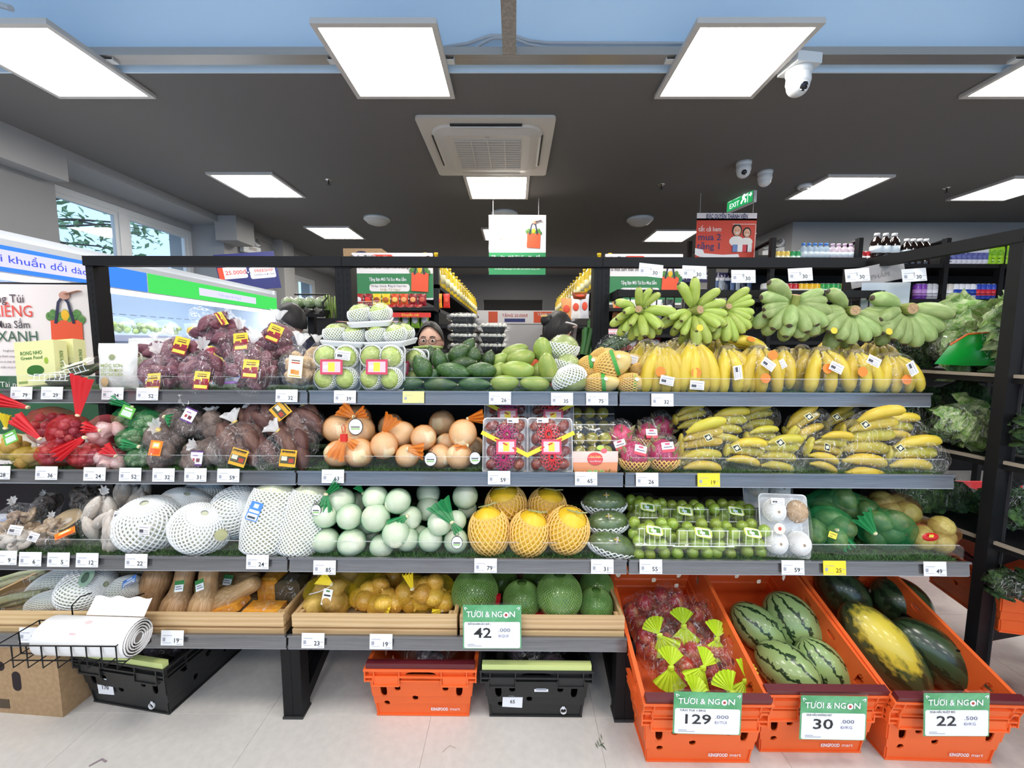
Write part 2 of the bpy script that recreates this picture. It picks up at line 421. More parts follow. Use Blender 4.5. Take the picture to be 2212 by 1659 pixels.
# right and back walls, storefront behind the viewer
struct('wall_right_front', MB().b2(3.46, XR, 5.32, 5.5, 0, CEIL), M_WALL)
struct('wall_right_return', MB().b2(3.46, 3.60, 5.5, YB, 0, CEIL), M_WALL)
struct('wall_right', MB().b2(XR, XR + .2, YF, 5.4, 0, 3.45), M_WALL)
struct('wall_back', MB().b2(XL, 3.5, YB - .4, YB - .2, 0, CEIL), M_DARKW)
w = MB(); w.b2(XL, -.7, 9.3, 9.4, 0, CEIL); w.b2(.62, 3.5, 9.3, 9.4, 0, CEIL); w.b2(-.7, .62, 9.3, 9.4, 2.35, CEIL)
struct('wall_back_partition', w, mat('partition_grey', (.13, .13, .132), .8))
w = MB(); w.b2(XL, XR, YF - .15, YF, 3.1, 3.5); w.b2(XL, XR, YF - .15, YF, 0, .25)
for x in (XL, -1.4, 1.5, 4.4, XR): w.b2(x - .08, x + .08, YF - .15, YF, 0, 3.5)
struct('wall_front_storefront', w, M_UPVC)
struct('window_3', MB().b2(XL, XR, YF - .09, YF - .08, .25, 3.1), M_GLASS)

# cassette air conditioner
M_AC = mat('air_conditioner_plastic', (.66, .63, .59), .45); M_ACD = mat('air_conditioner_dark_slot', (.03, .03, .03), .6); M_ACG = mat('air_conditioner_grille', (.48, .455, .43), .6)
ac = thing('air_conditioner', 'square cassette air conditioner recessed in the dark grey ceiling', 'air conditioner', (-.205, 3.40, CEIL))
pts = rr(.955, .955, .03, 4)
ob('panel', MB().poly([(p[0], p[1], -.018) for p in pts], .018, (0, 0, 1)), M_AC, ac)
pts = rr(.80, .78, .13, 6); mb = MB()
inn = rr(.62, .60, .05, 6)
n_ = len(pts)
mb.add([(p[0], p[1], -.018) for p in pts] + [(p[0] * .97, p[1] * .97, -.030) for p in pts] + [(p[0], p[1], -.046) for p in inn], [(i, (i + 1) % n_, n_ + (i + 1) % n_, n_ + i) for i in range(n_)] + [(n_ + i, n_ + (i + 1) % n_, 2 * n_ + (i + 1) % n_, 2 * n_ + i) for i in range(n_)] + [tuple(2 * n_ + i for i in range(n_))])
ob('centre_panel', mb, M_AC, ac, smooth=False)
for a in range(4):
    s_ = thing('air_outlet', None, None, (0, 0, 0), (0, 0, 90 * a)); s_.parent = ac; del_ = None
    ob('slot', MB().b2(-.25, .25, -.405, -.352, -.026, -.0175), M_ACD, s_)
    ob('louvre', MB().box((0, -.375, -.030), (.49, .030, .006), rot=(18, 0, 0)), M_AC, s_)
g = ob('grille', MB().b2(-.245, .245, -.235, .255, -.050, -.0455), M_ACG, ac)
for k in range(13): ob('grille_bar', MB().b2(-.245, .245, -.225 + k * .038, -.217 + k * .038, -.053, -.050), M_AC, g)
for k in range(1, 4): ob('grille_bar', MB().b2(-.245 + k * .1225 - .004, -.245 + k * .1225 + .004, -.235, .255, -.0545, -.050), M_AC, g)
text('GREE', ac, (.0, -.275, -.047), .012, INK, rot=(180, 0, 0))

# dome lamps, detectors, sprinklers
M_DOME = mat('frosted_dome', (.62, .60, .57), .35)
dome_m = MB().lathe([(.0, -.085), (.06, -.082), (.115, -.062), (.14, -.035), (.146, -.022)], 24).mesh('dome', True)
ring_m = MB().lathe([(.150, -.030), (.158, -.022), (.158, 0), (.0, 0)], 24).mesh('ring', True)
for x, y, l in ((-1.69, 5.2, 'round white dome ceiling lamp on the window side'), (-.126, 5.0, 'round white dome ceiling lamp half hidden by the hanging bag sign'), (1.52, 5.2, 'round white dome ceiling lamp between bag sign and ice cream sign')):
    t = thing('dome_lamp', l, 'ceiling lamp', (x, y, CEIL)); ob('ring', ring_m, M_UPVC, t); ob('diffuser', dome_m, M_DOME, t)
t = thing('smoke_detector', 'round white smoke detector beside the light panel over the drinks', 'smoke detector', (2.78, 4.14, CEIL))
ob('base_plate', MB().lathe([(.05, -.03), (.062, -.022), (.065, 0), (0, 0)], 20), M_UPVC, t, smooth=True); ob('sensor', MB().lathe([(0, -.045), (.03, -.043), (.038, -.03)], 16), M_DOME, t, smooth=True)
M_CHROME = mat('chrome', (.7, .7, .7), .2, metal=1)
for x, y, l in ((-1.752, 4.02, 'small chrome sprinkler head in the ceiling on the window side'), (1.40, 4.12, 'small dark sprinkler head in the ceiling near the exit sign'), (4.2, 4.2, 'small sprinkler head between the two light panels over the drinks')):
    t = thing('sprinkler', l, 'sprinkler', (x, y, CEIL)); ob('escutcheon', MB().lathe([(.014, -.012), (.034, -.004), (.034, 0), (0, 0)], 14), M_CHROME, t, smooth=True)
    ob('deflector', MB().lathe([(.016, -.045), (.018, -.042), (.006, -.038), (.006, 0)], 10), M_ACD, t, smooth=True)

# dome cameras
def cctv(x, y, z, rz, tilt, sc, label, box=False):
    t = thing('security_camera', label, 'security camera', (x, y, z), (0, 0, rz), scale=sc, group='dome cameras')
    ob('base', MB().lathe([(.052, -.035), (.060, -.02), (.062, 0), (0, 0)], 24), M_UPVC, t, smooth=True)
    h = ob('housing', MB().lathe([(.050, -.085), (.058, -.06), (.056, -.03), (.052, -.02)], 24), M_UPVC, t, smooth=True)
    b = ob('eyeball', MB().ell((0, 0, 0), (.053, .053, .053), 20, 14), M_UPVC, t, (0, 0, -.075), (tilt, 0, 0), smooth=True)
    ob('lens_window', MB().ell((0, -.022, 0), (.034, .034, .034), 18, 12), mat('black_lens', (.01, .01, .015), .08), b, smooth=True)
    for a in (-.012, .012): ob('led', MB().ell((a, -.052, -.016), (.005, .004, .005), 8, 6), M_CHROME, b)
    if box: ob('junction_box', MB().b2(-.068, .068, -.068, .068, 0, .05), M_UPVC, t)
    return t
q = PZ(1726, 150, 2.86)
cctv(q.x, q.y, 2.855, 8, 32, 1.05, 'white dome camera on a box fixed to the ceiling rail', True)
q = PZ(1607, 351, CEIL); cctv(q.x, q.y, CEIL, -20, 25, 1.0, 'white dome camera on the grey ceiling facing the viewer')
q = PZ(1653, 371, CEIL); cctv(q.x, q.y, CEIL, 160, -25, 1.0, 'white dome camera on the grey ceiling turned away, behind its neighbour')

# exit sign
t = thing('exit_sign', 'green lit exit sign with running figure hanging from the ceiling', 'exit sign', P(1601, 431, 4.45), (0, 0, -78))
ob('housing', MB().b2(-.19, .19, -.018, .018, -.085, .085), M_UPVC, t)
ob('face', MB().b2(-.178, .178, -.021, -.018, -.075, .075), glow('exit_green', (.02, .32, .09), .9), t)
M_EX = glow('exit_letters', (.75, .95, .9), 1.1)
text('LỐI THOÁT', t, (-.07, -.0225, .028), .025, M_EX); text('EXIT', t, (-.07, -.0225, -.035), .05, M_EX, .01)
mb = MB(); mb.ell((.075, -.024, .045), (.013, .003, .013), 10, 6)
mb.tube([(.072, -.024, .03), (.068, -.024, -.012), (.045, -.024, -.03), (.03, -.024, -.055)], .008, 6); mb.tube([(.068, -.024, -.012), (.09, -.024, -.03), (.085, -.024, -.058)], .008, 6)
mb.tube([(.072, -.024, .022), (.048, -.024, .012), (.05, -.024, -.008)], .006, 6); mb.tube([(.072, -.024, .022), (.092, -.024, .006), (.106, -.024, .018)], .006, 6)
ob('running_figure', mb, M_EX, t)
mb = MB(); mb.b2(.055, .118, -.0225, -.021, .058, .064); mb.b2(.112, .118, -.0225, -.021, -.065, .064); mb.b2(.13, .155, -.0225, -.021, -.008, .006)
mb.poly([(.15, -.0225, -.025), (.172, -.0225, 0), (.15, -.0225, .025)], .0015, (0, 1, 0)); ob('door_and_arrow', mb, M_EX, t)
for a in (-.12, .12): ob('hanger', MB().cyl((a, 0, .085), (a, 0, .11), .004, n=6), M_CHROME, t)

# emergency twin lamps
def emergency(p, rz, label):
    t = thing('emergency_light', label, 'emergency light', p, (0, 0, rz), group='twin spot emergency lights')
    ob('battery_box', MB().b2(-.14, .14, -.06, 0, -.10, 0), M_UPVC, t); ob('switch_panel', MB().b2(-.05, .07, -.063, -.06, -.06, -.02), M_ACG, t)
    for a in (-.08, .08):
        s_ = ob('spot', MB().lathe([(.045, -.03), (.055, 0), (.058, .03), (.05, .05)], 16), M_UPVC, t, (a, -.03, .055), (70, 0, 0), smooth=True)
        ob('spot_lens', MB().lathe([(0, .045), (.03, .046), (.046, .05)], 16), mat('spot_glass', (.25, .25, .25), .15), s_, smooth=True)
        ob('spot_neck', MB().cyl((a, -.03, -.005), (a, -.03, .04), .012, n=8), M_UPVC, t)
emergency((-3.58, 5.66, 2.66), 78, 'white emergency light with two spots high on the window wall')
emergency((3.44, 5.6, 2.62), -62, 'white emergency light with two spots beside the pale wall above the drinks')
t = ob('trunking_box', MB().b2(-3.62, -3.36, 5.10, 5.44, 2.60, CEIL - .0), M_WALL); tag(t, 'boxed-in white pipe casing under the ceiling beside the first window', 'casing')
# ================================================================ shelving
X0, X1, X2, X3 = -1.998, -.798, .402, 1.602
YU = 1.945                                   # front of the uprights
SH = [(1.150, 1.577, 'top'), (.866, 1.466, 'second'), (.578, 1.385, 'third'), (.308, 1.354, 'bottom')]   # price rail centre height, front face, name
RAILH = .052
DECK = {}                                    # shelf index -> (deck top z, rail front y)
M_RAIL = mat('price_rail_plastic', (.12, .12, .125), .2, metal=.5, col2=(.24, .24, .25), nscale=3, stretch=(3, 60, 60), coat=.5)
M_RAILW = mat('price_rail_edge', (.62, .64, .68), .25)
M_ACR = clear('acrylic_guard', (.99, 1, 1), .008, milk=.0)
M_EDGE = clear('acrylic_edge', (.6, .62, .62), .08, milk=.22)
M_TURFB = mat('turf_backing', (.018, .05, .014), .9); M_TURF = mat('turf_blade', (.05, .15, .03), .7, var=.2, col2=(.09, .22, .045), nscale=6)
# turf blades patch shared by all mats
def turf_mesh(w, d, n, seed):
    rg = random.Random(seed); mb = MB()
    for _ in range(n):
        x = rg.uniform(0, w); y = rg.uniform(0, d); a = rg.uniform(0, 6.28); h = rg.uniform(.007, .016); l = .010
        dx, dy = math.cos(a) * .0012, math.sin(a) * .0012; b = rg.uniform(0, 6.28)
        mb.add([(x - dx, y - dy, 0), (x + dx, y + dy, 0), (x + math.cos(b) * l, y + math.sin(b) * l, h)], [(0, 1, 2)])
    return mb.mesh('blades')
TURF = turf_mesh(1.17, .16, 5200, 1); TURF.materials.append(M_TURF)
def slots(mb, x, y, z0, z1):
    z = z0
    while z < z1: mb.b2(x - .0022, x + .0022, y - .0008, y + .004, z, z + .016); z += .032
BAYN = ['by the chiller', 'in the middle', 'with the bananas']
for b, (xa, xb) in enumerate(((X0, X1), (X1, X2), (X2, X3))):
    bay = thing('gondola_shelving', 'black metal produce shelving bay ' + ['nearest the chiller and windows', 'in the middle, with melons and avocados', 'hung with green bananas'][b], 'shelving', (xa, YU, 0), group='black produce shelving bays')
    W = xb - xa
    sides = [(.0005, 1), (W - .0005, -1)]
    for xx, s in sides:
        if b == 1 and False: continue
        u = ob('upright', MB().b2(xx, xx + s * .036, 0, .075, .0, 1.756), BLACK, bay)
        mb = MB(); slots(mb, xx + s * .020, 0, .1, 1.70); ob('slot_row', mb, mat('slot_black', (.001, .001, .001), .9), u)
        lg = ob('leg', MB().b2(xx, xx + s * .034, -.575, -.52, 0, .285), BLACK, bay)
        mb = MB(); mb.b2(xx, xx + s * .034, -.54, .0, .24, .285); ob('base_arm', mb, BLACK, bay)
        mb = MB(); mb.box((xx + s * .017, -.27, .135), (.03, .56, .05), rot=(18, 0, 0)); ob('brace', mb, BLACK, bay)
        ob('foot', MB().b2(xx, xx + s * .036, -.58, -.515, 0, .008), mat('foot_rubber', (.03, .03, .03), .7), lg)
    ob('back_panel', MB().b2(.04, W - .04, .045, .05, .26, 1.12), BLACK, bay)
    ob('top_beam', MB().b2(.001, W - .001, -.012, .03, 1.712, 1.756), BLACK, bay)
    for i, (z, y, nm) in enumerate(SH):
        if b == 2 and i == 3: continue
        zt = z + .022; DECK[i] = (zt, y)
        yl = y - YU
        d = ob('shelf', MB().b2(.004, W - .004, yl + .014, -.002, zt - .030, zt - .012), BLACK, bay)
        for xx, s in sides:
            mb = MB(); xq = xx + s * .03
            mb.poly([(xq, -.002, zt - .03), (xq, yl + .05, zt - .03), (xq, yl + .05, zt - .045), (xq, -.002, zt - .11)], .003, (s, 0, 0)); ob('bracket', mb, BLACK, d)
        g_ = .004
        mb = MB(); mb.box((W / 2, yl + .006, z - .002), (W - 2 * g_, .010, RAILH - .006), rot=(-8, 0, 0)); rl = ob('price_rail', mb, M_RAIL, d)
        mb = MB(); mb.box((W / 2, yl + .002, z + RAILH / 2 - .003), (W - 2 * g_, .012, .007), rot=(-8, 0, 0)); ob('rail_lip', mb, M_RAIL, d)
        mb = MB(); mb.box((W / 2, yl + .008, z - RAILH / 2 + .001), (W - 2 * g_, .014, .005)); ob('rail_lower_edge', mb, M_RAILW, d)
        if i < 3:
            gz0, gz1 = zt + .002, zt + .055
            r_ = .02; pts = [(g_ + .004, gz0), (W - g_ - .004, gz0)] + [(W - g_ - .004 - r_ + r_ * math.cos(a), gz1 - r_ + r_ * math.sin(a)) for a in (0, .5, 1.05, PI / 2)] + [(g_ + .004 + r_ + r_ * math.cos(a), gz1 - r_ + r_ * math.sin(a)) for a in (PI / 2, 2.1, 2.6, PI)]
            mb = MB(); mb.poly([(p[0], yl + .020, p[1]) for p in pts], .0025, (0, 1, 0)); gd = ob('guard', mb, M_ACR, d)
            ob('guard_edge', MB().b2(.026, W - .026, yl + .0195, yl + .023, gz1 - .0012, gz1 + .0008), M_EDGE, d)
        # artificial grass mat lying on the deck
        if i < 3:
            t = thing('grass_mat', 'green artificial grass mat on the %s shelf of the bay %s' % (nm, BAYN[b]), 'grass mat', (xa + .015, y + .03, zt - .012), group='artificial grass mats')
            ob('backing', MB().b2(0, W - .03, 0, YU - y - .05, 0, .003), M_TURFB, t)
            o = ob('blades', TURF, M_TURF, t, (0, .002, .003)); o['kind'] = 'stuff'
# far side of the same gondola: a shelf carrying trays, seen through the open back
t = thing('gondola_shelving', 'black shelf on the far side of the open backed gondola', 'shelving', (X0, YU + .08, 0))
for z in (.5, .86): ob('shelf', MB().b2(.02, 2.38, 0, .40, z - .03, z), BLACK, t)
ob('shelf', MB().b2(1.22, 2.38, 0, .40, 1.285, 1.305), BLACK, t)

# side unit that turns the corner towards the viewer, back open
ux = [(1.648, 1.925), (1.742, 1.475)]
su = thing('gondola_shelving', 'black metal side shelving bay turning the corner, loaded with bagged greens', 'shelving', (0, 0, 0), group='black produce shelving bays')
for k, (x, y) in enumerate(ux):
    u = ob('upright', MB().box((x + .02, y, .878), (.075, .036, 1.756), rot=(0, 0, 11)), BLACK, su)
    mb = MB(); z = .1
    if k == 1:
        m_ = MB().box((x + .045, y - .001, .878), (.004, .040, 1.70), rot=(0, 0, 11)); ob('upright_ridge', m_, mat('black_edge', (.03, .03, .033), .4), u)
a, b_ = Vector((*ux[0], 0)), Vector((*ux[1], 0)); dv = (b_ - a).normalized(); nv = Vector((-dv.y, dv.x, 0))
ang = math.degrees(math.atan2(dv.y, dv.x))
Ms = Matrix.Translation(a) @ Matrix.Rotation(math.atan2(dv.y, dv.x), 4, 'Z')
L_ = (b_ - a).length
ob('top_beam', MB().box((L_ / 2 - .01, 0, 1.734), (L_ + .06, .04, .044), M=Ms), BLACK, su)
ob('top_beam', MB().box((L_ + .31, .0, 1.734), (.56, .04, .044), M=Ms @ Matrix.Translation((L_, 0, 0)) @ Matrix.Rotation(R(62), 4, 'Z') @ Matrix.Translation((-L_, 0, 0))), BLACK, su)
SIDE_Z = (1.255, .945, .645)
for z in SIDE_Z:
    d = ob('shelf', MB().box((L_ / 2 + .05, .34, z - .016), (L_ + 1.0, .66, .028), M=Ms), BLACK, su)
    ob('shelf_edge', MB().box((L_ / 2 + .05, .012, z - .004), (L_ + 1.0, .012, .012), M=Ms), mat('tan_edge', (.30, .25, .19), .6), d)
    for e in (.02, L_ - .02):
        mb = MB(); mb.poly([(e - .012, .02, z - .03), (e - .012, .62, z - .03), (e - .012, .62, z - .05), (e - .012, .02, z - .13)], .024, (1, 0, 0)); mb.v = [tuple(Ms @ Vector(p)) for p in mb.v]
        ob('bracket', mb, BLACK, d)
ob('base_arm', MB().box((L_, .34, .27), (.034, .66, .05), M=Ms), BLACK, su); ob('leg', MB().box((L_, .64, .14), (.034, .05, .28), M=Ms), BLACK, su)
ob('base_arm', MB().box((0, .34, .27), (.034, .66, .05), M=Ms), BLACK, su)

# ---- hook bar with price tags across the banana bay
hb = thing('hook_bar', 'black bar with steel hooks that carries the green banana hands', 'hook rail', (0, 1.80, 1.575))
mb = MB(); mb.b2(X2 + .04, X3 - .03, -.012, .012, -.015, .015); ob('bar', mb, BLACK, hb)
for x in (X2 + .05, X3 - .05): ob('arm', MB().b2(x - .012, x + .012, -.0, .15, -.018, .018), BLACK, hb)
hk = MB().tube([(0, 0, 0), (0, 0, -.055), (0, -.004, -.066), (0, -.016, -.072), (0, -.026, -.064), (0, -.028, -.052)], .0028, 6).mesh('hook', True)
for k in range(30):
    x = X2 + .09 + k * .0375
    ob('hook', hk, BLACK, hb, (x, -.014, -.012))
# ================================================================ background
# ---- chiller along the window wall
M_CHW = mat('chiller_white', (.62, .66, .72), .35); M_CHI = mat('chiller_inner', (.55, .66, .80), .4); M_LED = glow('chiller_led', (.86, .93, 1.0), 8.0)
ch = thing('display_chiller', 'long open display chiller with blue and green lit header', 'chiller', (-3.45, 0, 0))
CY0, CY1 = 1.55, 4.70
ob('back_panel', MB().b2(0, .06, CY0, CY1, 0, 1.95), M_CHI, ch); ob('canopy', MB().b2(0, .72, CY0, CY1, 1.87, 1.95), M_CHW, ch)
ob('base', MB().b2(0, .95, CY0, CY1, 0, .42), M_CHW, ch); ob('bumper', MB().b2(.95, .97, CY0, CY1, .20, .27), BLACK, ch)
ob('end_panel', MB().b2(0, .74, CY1, CY1 + .04, 0, 1.95), M_CHW, ch)
hd = ob('header', MB().b2(.70, .76, CY0, CY1, 1.72, 1.90), M_CHW, ch)
def side_card(parent, name, y0, y1, z0, z1, x, mt):     # printed panel facing +x
    return ob(name, MB().b2(x, x + .002, y0, y1, z0, z1), mt, parent)
M_BLUE = glow('header_blue', hexc('#3f7fe8'), 1.0); M_GREEN = glow('header_green', hexc('#46c85a'), 1.0); M_LILAC = glow('header_lilac', hexc('#cfcdf2'), .95)
side_card(hd, 'blue_panel', CY0, 3.05, 1.728, 1.865, .76, M_BLUE); side_card(hd, 'green_panel', 3.06, CY1, 1.728, 1.865, .76, M_GREEN)
side_card(hd, 'lilac_strip', CY0, 2.66, 1.752, 1.842, .762, M_LILAC); side_card(hd, 'lilac_strip', 3.55, 4.32, 1.765, 1.828, .762, M_LILAC)
M_BT = glow('header_blue_ink', hexc('#4f5fe0'), .8)
text('cung cấp lợi khuẩn dồi dào', hd, (.765, 2.24, 1.795), .040, M_BT, .008, rot=(90, 0, 90), width=.78)
text('Tươi ngon tới từng lá', hd, (.765, 3.93, 1.795), .026, glow('header_green_ink', hexc('#a9b4dc'), .8), rot=(90, 0, 90))
ob('light_strip', MB().b2(.60, .70, CY0, CY1, 1.705, 1.72), M_LED, ch)
CHS = ((1.42, .58), (1.12, .64), (.80, .70), (.46, .84))
for z, d in CHS:
    s_ = ob('shelf', MB().b2(.06, d, CY0, CY1, z - .025, z), M_CHW, ch); ob('price_strip', MB().b2(d, d + .012, CY0, CY1, z - .05, z - .005), mat('price_strip_lilac', (.50, .55, .78), .4), s_)
    ob('shelf_light', MB().b2(d - .05, d - .02, CY0, CY1, z - .034, z - .026), M_LED, s_)
mb = MB(); y = CY0 + .1
while y < CY1 - .1: mb.b2(.06, .063, y, y + .06, 1.60, 1.604); y += .1
ob('slot_row', mb, mat('slot_grey', (.1, .12, .15), .6), ch)
# packs on the chiller shelves
M_CLR = film('clear_pack', (1, 1, 1), .05, .1, 18, .5, .05)
M_GRAPE = mat('pale_green_grape', (.30, .40, .12), .25, var=.15)
grape = MB().ell((0, 0, 0), (1, 1, 1.1), 8, 6).mesh('grape', True)
rg = random.Random(11)
def chill(y, z, x): return (x - 3.45 + 3.45 - 3.45 + 0, y, z)
def grape_pack(y, z, label):
    t = thing('grape_pack', label, 'grape pack', (-3.08, y, z), group='grape packs in the chiller')
    for k in range(14): ob('grape', grape, M_GRAPE, t, (rg.uniform(-.07, .07), rg.uniform(-.085, .085), .03 + rg.uniform(0, .055)), scale=.020)
    ob('bag', MB().ell((0, 0, .06), (.10, .115, .085), 12, 7), M_CLR, t, smooth=True)
for k, y in enumerate((3.02, 3.22, 3.43, 3.64)): grape_pack(y, 1.42, ['clear bag of pale green grapes in the chiller beside the boxed apples', 'clear bag of pale green grapes in the chiller, second from the apples', 'clear bag of pale green grapes in the chiller, third from the apples', 'clear bag of pale green grapes in the chiller beside the yellow fruit cups'][k])
M_APPLE = mat('apple_pink', (.50, .06, .10), .3, col2=(.62, .25, .20), nscale=3, var=.15)
ball = MB().ell((0, 0, 0), (1, 1, 1), 14, 10).mesh('fruit', True)
t = thing('apple_pack', 'clear pack of pink apples with a green oval label in the chiller', 'apple pack', (-2.98, 2.82, 1.42))
for z in (.045, .125, .20):
    for yy in (-.045, .045): ob('apple', ball, M_APPLE, t, (0, yy, z), scale=.042)
ob('green_label', MB().ell((.052, .03, .12), (.004, .035, .055), 14, 8), flat('#5fd04a'), t, smooth=True); ob('carton', MB().b2(-.05, .05, -.095, .095, 0, .25), M_CLR, t)
text('rockit', t, (.058, .03, .12), .012, INK, rot=(0, 90, 90))
for k, (y, c, l) in enumerate(((3.86, '#f0b020', 'clear cup of cut yellow fruit on the chiller shelf by the grapes'), (4.02, '#f4e3c0', 'clear tub of pale fruit pieces on the chiller shelf by the cut yellow fruit'), (4.2, '#d8d4c8', 'white carton pack on the chiller shelf near its far end'))):
    t = thing('fruit_cup', l, 'fruit pack', (-3.0, y, 1.42)); ob('contents', MB().ell((0, 0, .05), (.05, .06, .045), 10, 7), flat(c), t, smooth=True); ob('cup', MB().lathe([(.05, 0), (.07, .11)], 14), M_CLR, t, smooth=True); ob('lid', MB().lathe([(.072, .11), (.072, .118), (0, .12)], 14), M_CLR, t, smooth=True)
for k, y in enumerate((1.98, 2.16, 2.32, 2.48, 2.62)):
    t = thing('yogurt_tub', 'pink yogurt tub on the upper chiller shelf near the blue header, ' + ORD[k] + ' of its kind', 'tub', (-2.95, y, 1.42), group='pink tubs in the chiller')
    ob('tub', MB().lathe([(.045, 0), (.06, .10)], 16), flat('#e88ac0'), t, smooth=True); ob('lid', MB().lathe([(.062, .10), (.062, .112), (0, .113)], 16), flat('#f6c6e4'), t, smooth=True)
    ob('tub', MB().lathe([(.045, .114), (.06, .21)], 16), flat('#f0a4d0'), t, smooth=True); ob('lid', MB().lathe([(.062, .21), (.062, .222), (0, .223)], 16), flat('#f8d6ec'), t, smooth=True)
t = thing('shelf_talker', 'red and white printed strip standing on the upper chiller shelf', 'sign', (-2.85, 2.05, 1.58)); ob('strip', MB().b2(-.002, .002, -.30, .16, 0, .09), flat('#e03050'), t); text('Sweet', t, (.003, .02, .045), .04, WHITE, .01, rot=(90, 0, 90))
boxcols = [('#d04060', 'crimson'), ('#e8e4ee', 'white'), ('#3050a0', 'blue'), ('#f0d030', 'yellow'), ('#c03030', 'red'), ('#f4f0f4', 'ivory'), ('#d070a0', 'pink'), ('#40a060', 'green'), ('#e8c8d8', 'rose'), ('#8040a0', 'purple'), ('#f0f0f0', 'pale'), ('#b02040', 'maroon')]
for lv, zc_ in ((1, 1.12), (2, .80), (3, .46)):
    for k in range(13):
        y = 1.72 + k * .225 + (lv % 2) * .03; c, cn = boxcols[(k * 3 + lv * 5) % 12]; c2, cn2 = boxcols[(k * 5 + lv) % 12]
        t = thing('chilled_carton', 'small %s and %s carton on the %s chiller shelf, %s from the near end' % (cn, cn2, ['', 'second', 'third', 'lowest'][lv], ORD[k]), 'carton', (-2.96 + lv * .04, y, zc_), group='cartons in the chiller')
        h = .10 + .05 * ((k * 7 + lv) % 3)
        ob('carton', MB().b2(-.10, .05, -.085, .085, 0, h), flat(c), t); ob('band', MB().b2(.05, .052, -.08, .08, h * .3, h * .75), flat(c2), t); ob('lid', MB().b2(-.10, .05, -.087, .087, h, h + .012), flat(c2), t)
# things on top of the chiller
for k, y in enumerate((2.75, 3.55)):
    t = ob('cable_box', MB().b2(-3.05, -2.9, y, y + .2, 1.95, 1.985), BLACK); tag(t, 'flat black box lying on top of the chiller, ' + ['over the blue header', 'over the green header'][k], 'box')
# navy club sign on the chiller end
q = P(536, 587, 4.80)
t = thing('club_sign', 'dark blue membership sign with coupon print hung at the chiller end', 'sign', (q.x, q.y, q.z), (0, -9, 22))
card(t, 'board', .60, .42, (0, 0, 0), flat('#242a6e'), .0, .01)
text('LIFE CLUB', t, (-.16, -.002, .13), .045, WHITE, .02); text('25.000Đ/THÁNG', t, (.13, -.002, .12), .045, flat('#f2c230'), .02, width=.26)
card(t, 'coupon', .26, .13, (-.14, -.002, 0), WHITE, .02); card(t, 'coupon_tab', .05, .13, (-.265, -.004, 0), flat('#e85030')); text('25.000đ', t, (-.12, -.0035, 0), .045, flat('#e04030'), .01)
card(t, 'coupon', .26, .13, (.145, -.002, -.02), WHITE, .02); text('FREESHIP', t, (.16, -.0035, .0), .035, flat('#e04030'), .01); text('KHÔNG GIỚI HẠN', t, (.16, -.0035, -.045), .018, flat('#242a6e'))
card(t, 'plus_mark', .04, .04, (.0, -.004, -.01), flat('#242a6e'), .019); text('+', t, (.0, -.006, -.01), .03, WHITE, .02)

# ---- poster of the reusable bag (shared drawing)
M_OR = flat('#e2542c'); M_NAVY = flat('#1f2440'); M_VEG = mat('printed_greens', (.05, .16, .04), .7, col2=(.16, .32, .07), nscale=9); M_SKIN = mat('printed_skin', (.55, .28, .20), .7)
def bag_print(parent, x, z, w, s=1.0):
    """printed orange tote bag with greens, on a poster facing -y; x,z its centre, w the bag width"""
    t = ob('bag_print', MB().poly([(x - w * .5, 0, z - w * .5), (x + w * .46, 0, z - w * .56), (x + w * .5, 0, z + w * .5), (x - w * .46, 0, z + w * .5)], .001, (0, 1, 0)), M_OR, parent, (0, -.004, 0))
    mb = MB()
    for k in range(9): mb.ell((x - w * .48 + k * w * .12, 0, z + w * (.62 + .10 * math.sin(k * 2.1))), (w * .12, .0015, w * .14), 10, 6)
    ob('greens_print', mb, M_VEG, t, (0, .001, 0))
    ob('pepper_print', MB().ell((x + .0 * w, 0, z + w * .66), (w * .13, .0016, w * .17), 10, 6), flat('#e8b020'), t)
    mb = MB(); mb.tube([(x - w * .30, 0, z + w * .4), (x - w * .16, 0, z + w * 1.05), (x, 0, z + w * 1.25)], w * .045, 6, flat=.03); mb.tube([(x + w * .26, 0, z + w * .4), (x + w * .14, 0, z + w * 1.05), (x, 0, z + w * 1.25)], w * .045, 6, flat=.03)
    ob('handle_print', mb, M_NAVY, t, (0, -.002, 0))
    mb = MB(); mb.ell((x + w * .05, 0, z + w * 1.27), (w * .17, .002, w * .13), 12, 6); mb.tube([(x + w * .1, 0, z + w * 1.3), (x + w * .55, 0, z + w * 1.42)], w * .10, 6, flat=.03); ob('hand_print', mb, M_SKIN, t, (0, -.003, 0))
    return t
M_CREAM = flat('#e6dcd4')
q = P(78, 740, 2.08)
t = thing('floor_poster', 'cream poster board asking shoppers to bring their own bag, in a black frame', 'poster', (q.x, 2.08, 0), (0, 0, 2))
zc_ = q.z
ob('frame', MB().b2(-.30, .30, .004, .03, zc_ - 1.05, zc_ + .30), BLACK, t)
card(t, 'poster_sheet', .56, .92, (0, .003, zc_ - .17), M_CREAM); card(t, 'green_footer', .56, .30, (0, .001, zc_ - .62 + .30), flat('#2c5a38'))
s2 = S(2.08, q.z)
def pp(px, py): return ((px - 78) * s2, -.0, zc_ - (py - 740) * s2)
M_DKT = flat('#3a3438')
for s_, x, y, h, m, b, w_ in (('Mang Túi', 20, 647, 19, M_DKT, .005, 84), ('RIÊNG', 36, 674, 27, flat('#d84838'), .0, 82), ('Mua Sắm', 34, 702, 17, M_DKT, .005, 70), ('XANH', 42, 728, 25, flat('#3c6048'), .0, 84)):
    p = pp(x, y); text(s_, t, (p[0], -.002, p[2]), h * s2 * .95, m, b, width=w_ * s2)
